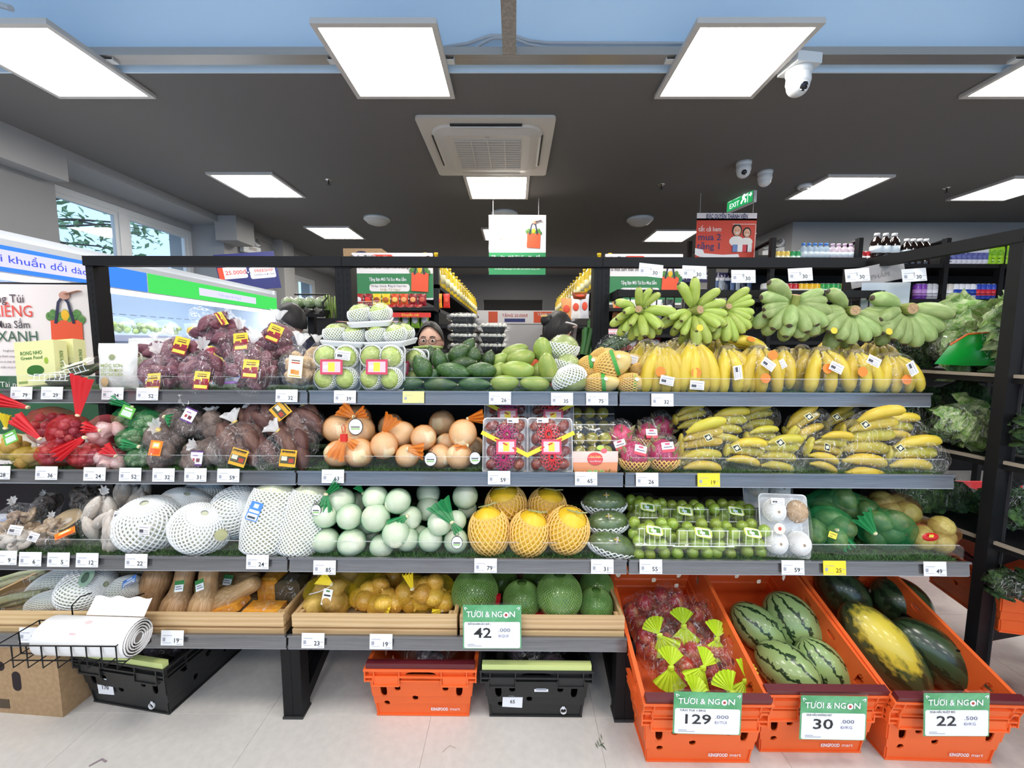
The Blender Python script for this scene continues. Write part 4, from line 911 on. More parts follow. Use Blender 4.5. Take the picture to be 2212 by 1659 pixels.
def hair_cap(h, front, low, thick=1.0, mt=None):
    """hair shell: covers the skull above the line front (on the face side) and low (at the nape)"""
    mb = MB(); nu, nv = 32, 20
    def fn(u, v):
        a = u * 2 * PI; yy = -math.cos(a)
        lim = low + (front - low) * max(0, -yy) ** .8 if yy < 0 else low
        lim = low + (front - low) * (.5 - .5 * yy) ** 1.2
        el = lim + (PI / 2 - lim) * v
        w = 1.10 * thick + .03 * noise.noise(Vector((a * 2, v * 4, 1)))
        return (math.cos(el) * math.sin(a) * .077 * w, math.cos(el) * yy * .097 * w, math.sin(el) * .119 * w)
    mb.grid(fn, nu, nv, True)
    return ob('hair', mb, mt or M_BLK, h, smooth=True)
q = P(632, 690, 3.0)
t, h = person('man with short black hair in a navy shirt, bending his head beside the chiller', (q.x - .02, 3.05, -.02), -118, 1.66, flat('#23263c'), tilt=24, turn=10)
hair_cap(h, .5, -.85, 1.05)
# woman in glasses facing the viewer
q = P(931, 705, 2.75)
t, h = person('woman in round glasses and tied dark hair peering over the avocados', (q.x, 2.75, -.0), 4, 1.475, flat('#6a4a4a'), tilt=2, turn=-4)
hair_cap(h, .92, -.75, 1.02)
gl = MB()
for s in (-1, 1):
    gl.tube([(s * .031 + math.cos(a) * .024, -.108, .004 + math.sin(a) * .020) for a in [2 * PI * i / 18 for i in range(19)]], .0018, 6)
    gl.tube([(s * .055, -.105, .008), (s * .078, -.03, .012), (s * .079, .01, .008)], .0016, 5)
gl.tube([(-.007, -.110, .008), (.007, -.110, .008)], .0016, 5)
ob('glasses', gl, flat('#5a3c34', .3), h)
# woman with a bun, back turned
q = P(1192, 672, 2.62)
t, h = person('woman with a black hair bun and clear face shield, turned away behind the mangoes', (q.x + .04, 2.78, 0), 118, 1.55, flat('#d8603c'), tilt=8, turn=10)
hair_cap(h, .55, -.75, 1.06)
ob('hair_bun', MB().ell((.02, .085, .06), (.048, .045, .045), 16, 12, fn=lambda p: p * (1 + .08 * noise.noise(p * 4))), M_BLK, h, smooth=True)
ob('hair_clip', MB().box((.02, .12, .085), (.05, .012, .014)), flat('#d8b070', .3), h)
ob('face_shield', MB().grid(lambda u, v: (math.sin((u - .5) * 2.6) * .115, -math.cos((u - .5) * 2.6) * .135 - .0, .05 - v * .2), 16, 4), M_CLR, h, smooth=True)
ob('shield_band', MB().tube([(math.sin(a) * .116, -math.cos(a) * .128, .05) for a in [(-1.9 + 3.8 * i / 20) for i in range(21)]], .006, 6), flat('#e8e4e0'), h)
# ================================================================ produce building blocks
def nz(p, f=3., a=.08, o=0.):
    p = Vector(p); return p * (1 + a * noise.noise(p * f + Vector((o, o, o))))
def orient(d, up=(0, 0, 1)):
    """rotation taking +z to d and +x as near as possible to up"""
    z = Vector(d).normalized(); u = Vector(up); x = (u - z * u.dot(z))
    x = x.normalized() if x.length > 1e-4 else z.orthogonal().normalized()
    y = z.cross(x); return Matrix((x, y, z)).transposed().to_euler()
def put(name, mesh, mt, parent, loc, rot=None, scale=1.0, d=None, up=(0, 0, 1)):
    o = ob(name, mesh, mt, parent, loc, rot, scale)
    if d is not None: o.rotation_euler = orient(d, up)
    return o
def mmesh(name, parts, smooth=True):
    """one mesh from several MB with a material each"""
    v = []; f = []; mi = []; ms = []
    for mb, m in parts:
        o = len(v); v += mb.v; f += [tuple(i + o for i in q) for q in mb.f]
        if m not in ms: ms.append(m)
        mi += [ms.index(m)] * len(mb.f)
    me = bpy.data.meshes.new(name); me.from_pydata(v, [], f); me.update()
    for m in ms: me.materials.append(m)
    me.polygons.foreach_set('material_index', mi)
    if smooth: me.polygons.foreach_set('use_smooth', [True] * len(f))
    return me
# printed labels: unit card, rectangles in 0..1 coordinates
PC = {}
def pcard(base, rects, key, r=0.):
    if key in PC: return PC[key]
    b0 = MB(); pts = rr(1, 1, r, 4) if r else [(-.5, -.5), (.5, -.5), (.5, .5), (-.5, .5)]
    b0.poly([(p[0], 0, p[1]) for p in pts])
    parts = [(b0, flat(base))]
    for k, (x0, y0, x1, y1, c) in enumerate(rects):
        m = MB(); yy = -.002 - .001 * k
        m.poly([(x0 - .5, yy, y0 - .5), (x1 - .5, yy, y0 - .5), (x1 - .5, yy, y1 - .5), (x0 - .5, yy, y1 - .5)]); parts.append((m, flat(c)))
    PC[key] = mmesh('label', parts, False); return PC[key]
L_PURP = pcard('#e8cc38', [(0, 0, 1, .45, '#8a1428'), (.08, .08, .92, .26, '#f0d850'), (.2, .82, .8, .87, '#8a6a20'), (.2, .70, .8, .76, '#6a3020'), (.1, .45, .45, .55, '#8a1428'), (.55, .45, .95, .62, '#a01830')], 'purple')
L_WHITE = pcard('#ece9ee', [(.1, .1, .9, .16, '#8c8c94'), (.1, .25, .45, .55, '#505058'), (.5, .3, .9, .34, '#8c8c94'), (.5, .45, .85, .49, '#8c8c94'), (.1, .7, .9, .76, '#9c9ca4')], 'white')
L_GING = pcard('#efe6cc', [(.08, .05, .92, .95, '#f4ecd8'), (.2, .75, .8, .80, '#5a5048'), (.2, .64, .8, .70, '#c84830'), (.2, .16, .55, .36, '#d88838'), (.45, .14, .8, .34, '#e09a50'), (.1, .05, .9, .1, '#c8b040')], 'ginger')
L_GUAVA = pcard('#d04868', [(.0, .0, 1, 1, '#c84460'), (.1, .15, .9, .85, '#e8c0c8'), (.35, .2, .65, .8, '#f4e048'), (.15, .4, .35, .6, '#f0f0f0')], 'guava')
L_TANUNG = pcard('#e0a828', [(.0, .80, 1, 1, '#e8b430'), (.1, .84, .9, .93, '#4a3410'), (.05, .18, .95, .62, '#4a4a34'), (.1, .35, .45, .6, '#d8d4c0'), (.55, .25, .85, .5, '#b04028')], 'tanung')
L_TARO = pcard('#ece8f0', [(0, 0, 1, .12, '#5a2878'), (0, .9, 1, 1, '#5a2878'), (.2, .3, .4, .5, '#a83838'), (.5, .25, .8, .5, '#6a2838'), (.2, .65, .6, .72, '#9a60a8')], 'taro')
L_ORNG = pcard('#f08020', [(.1, .1, .9, .45, '#e85818'), (.2, .5, .8, .9, '#f8c050'), (.3, .6, .7, .8, '#f4e8d0')], 'orange')
L_BLUE = pcard('#4a86d8', [(.08, .42, .92, .56, '#e8eef8'), (.08, .05, .92, .35, '#f0f2f8'), (.15, .1, .8, .22, '#404858'), (.3, .68, .7, .9, '#cfe0f8')], 'blue')
L_DRAG = pcard('#f4eef0', [(.0, .0, 1, .28, '#e84858'), (.15, .45, .85, .55, '#606878'), (.3, .72, .7, .92, '#c85070')], 'dragon')
L_YEL = pcard('#f0d84a', [(.15, .2, .5, .3, '#505040'), (.15, .6, .85, .7, '#505040')], 'yellow')
L_GRN = pcard('#6ab84a', [(.12, .12, .88, .6, '#d8ecd8'), (.2, .7, .8, .85, '#e8f4e8')], 'green')
L_SQSH = pcard('#2f7a3c', [(.05, .0, .95, .62, '#dfe2e6'), (.15, .2, .85, .28, '#606870'), (.15, .4, .7, .48, '#606870')], 'squash')
L_CARDT = pcard('#f2f0ea', [(.3, .82, .7, .92, '#3a7a40'), (.15, .55, .85, .66, '#404044'), (.45, .1, .9, .36, '#5a4638'), (.1, .2, .4, .36, '#e0a030')], 'hangtag')
def stick(parent, mesh, w, h, px, py, Y, rot=(0, 0, 0), off=None, name='label'):
    """a label at a pixel in the frame of a thing whose frame is only translated"""
    q = P(px, py, Y) - parent.location
    return ob(name, mesh, None, parent, q, rot, (w, min(w, h), h))

# ---- fruit meshes (unit: half size about 1)
def egg(fn, nu=18, nv=13, name='fruit'): return MB().ell((0, 0, 0), (1, 1, 1), nu, nv, fn=fn).mesh(name, True)
AVO = egg(lambda p: (p.x * (1 - .30 * max(0, p.z) ** 1.3), p.y * (1 - .30 * max(0, p.z) ** 1.3), p.z * 1.0))
MANGO = egg(lambda p: (p.x * (1 - .10 * p.z) + .10 * p.z * p.z, p.y * .86, p.z))
SPOT = [egg(lambda p, k=k: Vector((p.x * (1 - .35 * abs(p.z) ** 2) + .22 * math.sin(p.z * 2 + k), p.y * (1 - .35 * abs(p.z) ** 2), p.z)) * (1 + .10 * noise.noise(p * 2.2 + Vector((k * 3, 0, 0)))), 14, 10) for k in range(3)]
LUMP = [egg(lambda p, k=k: nz(p, 2.2, .22, k * 5), 14, 10) for k in range(3)]
MELON = egg(lambda p: (p.x, p.y, p.z * 1.0 + .10 * max(0, p.z) ** 8), 20, 14)
MELONS_ = MMESH = None
ONION = MB().lathe([(0, -.92), (.10, -.93), (.55, -.80), (.92, -.35), (1, 0), (.9, .42), (.55, .78), (.22, .98), (.12, 1.15), (.10, 1.35), (0, 1.38)], 16).mesh('onion', True)
GARLIC = MB().lathe([(0, -.75), (.25, -.78), (.75, -.62), (1, -.1), (.85, .35), (.4, .72), (.16, .95), (.13, 1.25), (0, 1.27)], 20, fn=lambda a, r, z: (r * (1 - .10 * abs(math.sin(a * 3.5))) * math.cos(a), r * (1 - .10 * abs(math.sin(a * 3.5))) * math.sin(a), z)).mesh('garlic', True)
BUTTER = MB().lathe([(0, -1), (.30, -.98), (.56, -.84), (.66, -.55), (.62, -.25), (.46, .05), (.40, .4), (.42, .75), (.36, .93), (.2, 1.0), (0, 1.01)], 20, fn=lambda a, r, z: (r * (1 + .025 * math.cos(a * 10)) * math.cos(a), r * (1 + .025 * math.cos(a * 10)) * math.sin(a), z)).mesh('squash', True)
POMELO = egg(lambda p: (p.x * (1 - .10 * p.z), p.y * (1 - .10 * p.z), p.z), 22, 16)
WMEL = egg(lambda p: p, 26, 20)
CHINC = MB().lathe([(0, -1), (.30, -.99), (.46, -.85), (.50, -.4), (.52, 0), (.50, .45), (.42, .8), (.25, .97), (0, 1.0)], 22, fn=lambda a, r, z: (r * (1 + .05 * math.sin(a * 5 + z * 3)) * math.cos(a), r * (1 + .05 * math.sin(a * 5 + z * 3)) * math.sin(a), z)).mesh('cabbage', True)
CABB = egg(lambda p: Vector(p) * (1 + .05 * noise.noise(Vector(p) * 2.5)) , 24, 18)

M_BSTEM = mat('banana_brown', (.07, .05, .03), .7); M_BGS = mat('banana_green_stem', (.22, .30, .05), .6)
def banana_mesh(L=1., bend=.9, r=.115, ang=5, stem=None):
    """from the stem end at the origin along +z, bowed towards +x"""
    n = 10; k = 11; body = MB(); vs = []; Rb = L / bend
    prof = [.36, .40, .62, .92, 1.0, 1.02, 1.02, .96, .78, .42, .26]
    ts = [0, .07, .15, .27, .40, .55, .68, .80, .90, .965, 1.0]
    for t, pr in zip(ts, prof):
        a = bend * (t - .5); c = Vector((Rb * (math.cos(a) - math.cos(bend / 2)), 0, Rb * (math.sin(a) + math.sin(bend / 2))))
        tx = Vector((math.cos(a), 0, math.sin(a)))
        for j in range(n):
            q = 2 * PI * j / n; rad = r * pr * (1 + .05 * math.cos(ang * q))
            vs.append(c + tx * math.cos(q) * rad + Vector((0, math.sin(q) * rad, 0)))
    fs = [[], []]
    def f(i, j): return (i * n + j, i * n + (j + 1) % n, (i + 1) * n + (j + 1) % n, (i + 1) * n + j)
    a, b, c = MB(), MB(), MB()
    a.add(vs, [f(i, j) for i in range(1, k - 2) for j in range(n)])
    b.add(vs, [f(i, j) for i in (k - 2,) for j in range(n)] + [tuple((k - 1) * n + j for j in range(n))])
    c.add(vs, [f(0, j) for j in range(n)] + [tuple(reversed(range(n)))])
    return a, b, c
def banana(name, m, stem, **k):
    a, b, c = banana_mesh(**k); me = mmesh(name, [(a, m), (b, M_BSTEM), (c, stem)]); return me
M_BAN = mat('banana_yellow', (.62, .44, .035), .38, col2=(.66, .50, .06), nscale=3, var=.10)
M_BANG = mat('banana_yellow_green', (.50, .44, .045), .38, col2=(.62, .47, .05), nscale=2, var=.12)
M_BGRN = mat('banana_green', (.33, .43, .07), .45, col2=(.42, .50, .11), nscale=3, var=.14)
M_BPLT = mat('plantain_green', (.25, .35, .11), .55, col2=(.36, .45, .17), nscale=3, var=.14)
BANA = banana('banana', M_BAN, M_BANG, L=1., bend=.95, r=.122)
BANB = banana('banana', M_BANG, M_BANG, L=1., bend=.75, r=.128)
BANS = banana('banana', M_BGRN, M_BGS, L=1., bend=.55, r=.155)
BANP = banana('banana', M_BPLT, M_BGS, L=1., bend=.55, r=.19, ang=4)
M_CUT = mat('cut_stalk', (.50, .33, .17), .8, col2=(.28, .17, .09), nscale=6)

# ---- nets, sleeves and bags
def lattice(surf, nu, nv, th, closed=True):
    """diamond lattice of threads on surf(u, v) -> point"""
    mb = MB(); pts = {}
    for j in range(nv + 1):
        for i in range(nu): pts[i, j] = Vector(surf(((i + .5 * (j % 2)) / nu) % 1.0 if closed else (i + .5 * (j % 2)) / nu, j / nv))
    for j in range(nv):
        for i in range(nu):
            for di in ((0, -1) if j % 2 == 0 else (0, 1)):
                if not closed and not 0 <= i + di < nu: continue
                a = pts[i, j]; b = pts[(i + di) % nu, j + 1]; d = b - a
                if d.length < 1e-6: continue
                n_ = (a + b).normalized(); s = d.cross(n_)
                if s.length < 1e-9: continue
                s = s.normalized() * th
                o = n_ * th * 1.1
                mb.add([a - s, a + s, a + o, b - s, b + s, b + o], [(0, 2, 5, 3), (2, 1, 4, 5), (1, 0, 3, 4)])
    return mb
def sphere_net(lo, hi, nu, nv, th, k=1.03):
    def surf(u, v):
        el = lo + (hi - lo) * v; a = u * 2 * PI
        return (math.cos(el) * math.cos(a) * k, math.cos(el) * math.sin(a) * k, math.sin(el) * k)
    return lattice(surf, nu, nv, th)
NET_LOW = sphere_net(-1.45, .25, 24, 11, .042).mesh('foam_net', False)           # lower two thirds
NET_MID = sphere_net(-1.45, .5, 24, 12, .040).mesh('foam_net', False)
NET_HIGH = sphere_net(-1.45, .85, 24, 14, .040).mesh('foam_net', False)
NET_FULL = sphere_net(-1.45, 1.45, 34, 25, .034, 1.035).mesh('foam_net', False)
NET_HALF = sphere_net(-1.45, -.05, 24, 8, .042).mesh('foam_net', False)
def cyl_net(prof, nu, nv, th):
    import bisect
    zs = [p[1] for p in prof]
    def surf(u, v):
        z = zs[0] + (zs[-1] - zs[0]) * v; i = min(max(bisect.bisect(zs, z) - 1, 0), len(zs) - 2); t = (z - zs[i]) / (zs[i + 1] - zs[i]); r = prof[i][0] * (1 - t) + prof[i + 1][0] * t
        return (r * math.cos(u * 2 * PI), r * math.sin(u * 2 * PI), z)
    return lattice(surf, nu, nv, th)
NET_CHC = cyl_net([(.40, -.95), (.50, -.85), (.545, -.4), (.56, 0), (.54, .45), (.48, .78)], 30, 30, .02).mesh('foam_net', False)
M_FOAM = mat('white_foam_net', (.82, .83, .82), .75); M_FOAMY = mat('yellow_foam_net', (.86, .55, .16), .7)
M_BAG = film('clear_bag', (1, 1, 1), .03, .10, 34, 1.8, .010, .8, crease_glint=.42)
M_BAGU = film('clear_bag_gathered', (1, 1, 1), .03, .10, 3.6, 1.8, .010, .8, crease_glint=.38)
M_BAGT = film('clear_bag_tail', (.95, .95, .95), .07, .15, 5, 1., .42, .9)
def bag_mesh(seed, neck=.10, flare=.42, tail=.55, belly=1.0, nu=28):
    """gathered bag: belly below, tied neck at z=1, fan above; unit radius"""
    prof = [(0, -.92), (.45, -.90), (.80, -.68), (.98, -.25), (1.0, .1), (.86, .42), (.58, .68), (.28, .88), (neck, 1.0)]
    rg = random.Random(seed); ph = [rg.uniform(0, 6.28) for _ in range(4)]
    def fn(a, r, z):
        w = 1 + (.05 + .16 * max(0, z) ** 1.5) * math.sin(a * 9 + ph[0]) * .6 + .06 * math.sin(a * 4 + ph[1] + z * 3)
        return (r * w * math.cos(a) * belly, r * w * math.sin(a) * belly, z)
    body = MB().lathe(prof, nu, fn=fn)
    tl = MB(); t_ = [(neck, 1.0), (neck * 1.6, 1.0 + tail * .2), (flare * .7, 1 + tail * .65), (flare, 1 + tail)]
    def fn2(a, r, z):
        w = 1 + .30 * math.sin(a * 7 + ph[2]) * (z - 1) / tail; return (r * w * math.cos(a), r * w * math.sin(a) * .6, z + .10 * math.sin(a * 5 + ph[3]) * (z - 1))
    tl.lathe(t_, nu, fn=fn2); tl.f = [f for f in tl.f if len(f) == 4]; body.f = [f for f in body.f if len(f) == 4]
    return body.mesh('bag_film', True), tl.mesh('bag_tail', True)
BAGS = [bag_mesh(s) for s in (1, 2, 3)]
TIE = MB().lathe([(.13, .96), (.155, 1.0), (.13, 1.04)], 12).mesh('tie', True)
def pack_points(n, rx, ry, rz, rg, k=.62):
    """n rough spots inside an ellipsoid, pushed apart"""
    pts = [Vector((rg.uniform(-1, 1) * rx * k, rg.uniform(-1, 1) * ry * k, rg.uniform(-1, 1) * rz * k)) for _ in range(n)]
    for _ in range(40):
        for i in range(n):
            for j in range(i):
                d = pts[i] - pts[j]; q = Vector((d.x / rx, d.y / ry, d.z / rz)); l = max(q.length, 1e-3); want = 1.25 / n ** .36
                if l < want: m = d / l * (want - l) * .25; pts[i] += m; pts[j] -= m
        for p in pts:
            q = Vector((p.x / rx, p.y / ry, p.z / rz)).length
            if q > k: p *= k / q
    return pts
def bagged(name, label, cat, px, py, Y, w, h, item, meshes, mt, n, isz, seed, tail_d=(0, -.3, 1), d=.8, bag=None, tailm=None, group=None, bagk=1.0, lo=None, jig=1.0, tie=None, item_name=None, tie_m=None, tail_scale=1.0, align=None):
    """bag of loose items: w,h in pixels, isz item half size in pixels (x,y,z)"""
    s = S(Y, P(px, py, Y).z); rg = random.Random(seed); q = P(px, py, Y)
    t = thing(name, label, cat, q, group=group)
    rx, rz = w / 2 * s, h / 2 * s; ry = min(rx, rz) * d
    for k, p in enumerate(pack_points(n, rx, ry, rz, rg)):
        dv = (rg.gauss(0, 1), rg.gauss(0, 1), rg.gauss(0, 1)) if align is None else (align[0] + rg.gauss(0, .25), align[1] + rg.gauss(0, .25), align[2] + rg.gauss(0, .25))
        put(item_name or item, meshes[k % len(meshes)], mt, t, p, scale=[isz[0] * s * rg.uniform(.9, 1.08), isz[1] * s * rg.uniform(.9, 1.08), isz[2] * s * rg.uniform(.9, 1.08)], d=dv)
    b, tl = BAGS[seed % 3]
    rm = (rx * ry * rz) ** (1 / 3)
    if bag is not None:
        e = Vector(tail_d).normalized()
        film_o = put('bag', b, bag, t, (0, 0, 0), scale=(rx * 1.08 * bagk, ry * 1.12 * bagk, rz * 1.08 * bagk), d=(tail_d[0] * .6, tail_d[1] * .6, abs(tail_d[2]) + .35))
        tipz = film_o.rotation_euler.to_matrix() @ Vector((0, 0, rz * 1.08 * bagk))
        tl_o = put('bag_tail', tl, tailm or bag, t, tipz - (Vector(tail_d).normalized() * rm * 1.0 * tail_scale), scale=rm * 1.0 * tail_scale, d=tail_d)
        if tie_m: put('tie', TIE, tie_m, tl_o, (0, 0, 0))
    return t
M_GOLD = mat('gold_twist_tie', (.75, .5, .12), .35, metal=.6)
# ================================================================ top shelf
# pale yellow boxes
M_BOXY = flat('#e6e3a4'); M_BOXS = flat('#cfd088')
def food_box(px, py, Y, rz, label):
    q = P(px, py, Y); t = thing('food_box', label, 'box', q, (-6, -5, rz))
    w, d, h = .155, .055, .185
    ob('carton', MB().b2(-w / 2, w / 2, 0, d, 0, h), M_BOXY, t)
    for s_, z, hh in (('RONG NHO', .135, .016), ('Green Food', .115, .014)): text(s_, t, (-.012, -.001, z), hh, flat('#3f7a2c'), .012, .085)
    text('RONG NHO Green Food', t, (w / 2 + .001, d / 2, .085), .016, flat('#3f7a2c'), .01, .11, rot=(90, 90, 90))
    ob('powder_print', MB().ell((0, -.001, .062), (.034, .0015, .022), 14, 8, fn=lambda p: nz(p, 3, .15)), flat('#2f6a22'), t); ob('plate_print', MB().ell((0, -.0005, .046), (.030, .001, .010), 12, 6), flat('#f2f0e4'), t)
    ob('leaf_print', MB().ell((.045, -.001, .10), (.008, .001, .014), 8, 6), flat('#9ab838'), t); ob('code_print', MB().b2(-.07, -.035, -.001, 0, .01, .02), flat('#8aa050'), t)
    return t
food_box(80, 832, 1.70, 4, 'pale yellow green food box at the end of the top shelf'); food_box(124, 826, 1.77, 4, 'pale yellow green food box standing behind its twin on the top shelf')
# clamshells of dark seaweed
M_SEA = mat('dark_seaweed', (.03, .045, .015), .5, col2=(.10, .12, .04), nscale=12, bump=(40, .8))
def clamshell(t, w, d, h, tilt=0):
    """clear ribbed clamshell box, base at z=0"""
    mb = MB(); mb.lathe([(0, 0), (.9, 0), (1, .75), (1.06, .8), (1.06, .83)], 4, fn=lambda a, r, z: (math.cos(a + PI / 4) * r * w * .7071, math.sin(a + PI / 4) * r * d * .7071, z * h * .62))
    base = ob('tray', mb, M_CLAM, t)
    ld = MB(); ld.lathe([(1.06, .83), (1.06, .87), (.98, .92), (.88, 1.5), (.82, 1.6), (0, 1.62)], 4, fn=lambda a, r, z: (math.cos(a + PI / 4) * r * w * .7071, math.sin(a + PI / 4) * r * d * .7071, z * h * .62))
    lid = ob('lid', ld, M_CLAM, t)
    rb = MB()
    for k in range(7):
        x = (k - 3) * w * .14; rb.tube([(x, -d * .5 * 1.0, h * .5), (x, -d * .44, h * .92)], .0012, 4)
    rb.tube([(-w * .44, -d * .44, h * .93), (w * .44, -d * .44, h * .93)], .0016, 4); rb.tube([(-w * .53, -d * .53, h * .53), (w * .53, -d * .53, h * .53)], .0022, 4)
    ob('ribs', rb, M_CLAME, lid)
M_CLAM = film('clamshell_plastic', (1, 1, 1), .03, .06, 10, .25, .012, .6); M_CLAME = film('clamshell_edge', (1, 1, 1), .25, .1, 10, .2, .25)
for k, (px, py, Y, rx, ry, l) in enumerate(((140, 836, 1.68, 0, 0, 'clear clamshell of dark seaweed lying lowest beside the yellow boxes'), (190, 812, 1.72, 22, -16, 'clear clamshell of dark seaweed tilted on top beside the white pouch'), (150, 806, 1.80, 18, -20, 'clear clamshell of seaweed with a pale paper label, behind its neighbours'))):
    q = P(px, py, Y); t = thing('seaweed_clamshell', l, 'clamshell', q, (rx, ry, 0)); clamshell(t, .15, .11, .06)
    ob('seaweed', MB().ell((0, 0, .022), (.066, .048, .020), 16, 8, fn=lambda p: nz(p, 4, .3, k)), M_SEA, t, smooth=True)
    ob('paper_label', MB().b2(-.05, .05, -.03, .03, .0605, .061), flat('#d8dcc8'), t)
# white pouches
M_PCH = mat('white_pouch', (.80, .80, .76), .3, bump=(9, .35), coords='Object')
PCHM = MB().grid(lambda u, v: ((u * 2 - 1) * .5 * (1 + .04 * math.sin(v * 9)), -.22 * math.sin(min(1, v * 1.08) * PI) ** .6 * (1 - (u * 2 - 1) ** 2) ** .6 + .015 * math.sin(u * 11 + v * 7), v), 15, 15)
bb = MB().grid(lambda u, v: ((1 - u * 2) * .5 * (1 + .04 * math.sin(v * 9)), .16 * math.sin(min(1, v * 1.08) * PI) ** .6 * (1 - (u * 2 - 1) ** 2) ** .6, v), 15, 15); PCHM.add(bb.v, bb.f); PCHM = PCHM.mesh('pouch', True)
for k, (px, py, Y, w, h, l) in enumerate(((258, 843, 1.66, 78, 102, 'white stand-up pouch with green print beside the purple potato bags'), (318, 815, 1.76, 70, 84, 'white stand-up pouch half hidden behind the front pouch'), (330, 790, 1.86, 80, 60, 'pale pouch at the back between white pouch and purple potatoes'))):
    s = S(Y, 1.2); q = P(px, py, Y); t = thing('food_pouch', l, 'pouch', q, (-4, 0, 5))
    ob('pouch', PCHM, M_PCH, t, scale=(w * s, w * s, h * s)); 
    if k < 2:
        for j, (s_, z) in enumerate((('MỘC SƠN', .52), ('BỘT YẾN MẠCH', .42), ('FOOD', .33))): text(s_, t, (0, -.23 * w * s, z * h * s), .0125, flat('#9aa860'), .012, w * s * .55, rot=(86, 0, 0))
        ob('seal_print', MB().lathe([(.6, 0), (1, 0)], 20), flat('#c8d0a8'), t, (0, -.215 * w * s, .70 * h * s), (84, 0, 0), .012)
        ob('food_print', MB().ell((-.2 * w * s, -.215 * w * s, .18 * h * s), (.014, .003, .020), 10, 7), flat('#c8a878'), t)
# purple sweet potato bags
M_PURP = mat('purple_sweet_potato', (.13, .030, .055), .55, col2=(.20, .07, .09), nscale=4, var=.15, bump=(12, .3))
purple = [(352, 812, 1.68, 98, 82, 'lowest, beside the white pouch'), (440, 806, 1.66, 100, 90, 'low in the pile, between two front bags'), (543, 800, 1.65, 118, 100, 'in the front row beside the ginger'), (398, 762, 1.74, 96, 70, 'in the middle of the pile with an upright label'),
          (512, 752, 1.74, 110, 72, 'under the top bag, near the ginger'), (602, 742, 1.80, 84, 84, 'at the back below the man'), (468, 712, 1.80, 130, 56, 'on the very top of the pile'), (345, 770, 1.78, 60, 60, 'at the back behind the white pouch')]
for k, (px, py, Y, w, h, l) in enumerate(purple):
    t = bagged('potato_bag', 'clear bag of purple sweet potatoes ' + l, 'potato bag', px, py, Y, w * 1.14, h * 1.12, 'sweet_potato', SPOT, M_PURP, 16, (14, 13, 25), 20 + k, [(.2, -.5, .8), (.5, -.6, .7), (.4, -.3, .9), (-.5, -.4, .6), (.5, -.4, .7), (.1, 0, 1), (.9, -.2, .4), (-.3, 0, 1)][k], bag=M_BAGU, tailm=M_BAGT, group='bags of purple sweet potatoes', tail_scale=.85)
    lx, ly, lr = [(330, 826, -4), (435, 822, 4), (541, 797, 4), (390, 747, 14), (520, 738, -6), (592, 720, 22), (478, 688, 60), (0, 0, 0)][k]
    if lx: stick(t, L_PURP, .060, .072 if k != 6 else .03, lx, ly, Y - min(w, h) * .5 * S(Y) * .92, (-12 if k != 6 else -55, lr, 0))
# ginger
M_GINGER = mat('ginger', (.50, .33, .18), .65, col2=(.60, .44, .27), nscale=6, var=.1)
t = bagged('ginger_bag', 'clear bag of ginger tied at the top, beside the guava trays', 'ginger bag', 645, 795, 1.65, 78, 92, 'ginger_root', LUMP, M_GINGER, 12, (14, 12, 21), 41, (.25, -.1, 1), bag=M_BAGU, tailm=M_BAGT, tail_scale=1.2)
stick(t, L_GING, .055, .085, 638, 792, 1.582, (-4, 6, 0))
t = bagged('ginger_bag', 'clear bag of ginger half hidden behind the front ginger bag', 'ginger bag', 684, 788, 1.74, 50, 90, 'ginger_root', LUMP, M_GINGER, 7, (14, 12, 21), 43, (.1, 0, 1), bag=M_BAGU, tailm=M_BAGT)
# guava trays
M_GUAVA = mat('guava_skin', (.36, .46, .10), .4, col2=(.46, .55, .16), nscale=5, bump=(7, .35), var=.08)
M_TRAY = mat('white_foam_tray', (.80, .81, .82), .6)
M_WRAP = film('cling_film', (1, 1, 1), .03, .07, 30, .8, .008, .7, crease_glint=.25)
M_WRAPU = film('cling_film_tight', (1, 1, 1), .03, .06, 3.2, .8, .006, .7, crease_glint=.16)
GUAVA = egg(lambda p: nz(p, 2.5, .07), 18, 13)
def tray_mesh(w, h, r=.02, lip=.012, depth=.018):
    mb = MB(); a = rr(w, h, r, 4); n = len(a); sc = lambda f: [(p[0] * f, p[1] * f) for p in a]
    rings = [([(p[0], p[1], lip) for p in a]), ([(p[0] * .97, p[1] * .97, lip + .002) for p in a]), ([(p[0] * .90, p[1] * .90, .0) for p in a]), ([(p[0] * .86, p[1] * .86, -depth + .012) for p in a]), ([(p[0], p[1], lip - .004) for p in a]), ([(p[0] * .9, p[1] * .9, -depth + .008) for p in a])]
    vs = [v for rg_ in rings for v in rg_]; fs = []
    for x, y in ((0, 1), (1, 2), (2, 3), (4, 0), (5, 4)):
        for i in range(n): fs.append((x * n + i, x * n + (i + 1) % n, y * n + (i + 1) % n, y * n + i))
    fs.append(tuple(3 * n + i for i in range(n))); fs.append(tuple(reversed([5 * n + i for i in range(n)])))
    return mb.add(vs, fs)
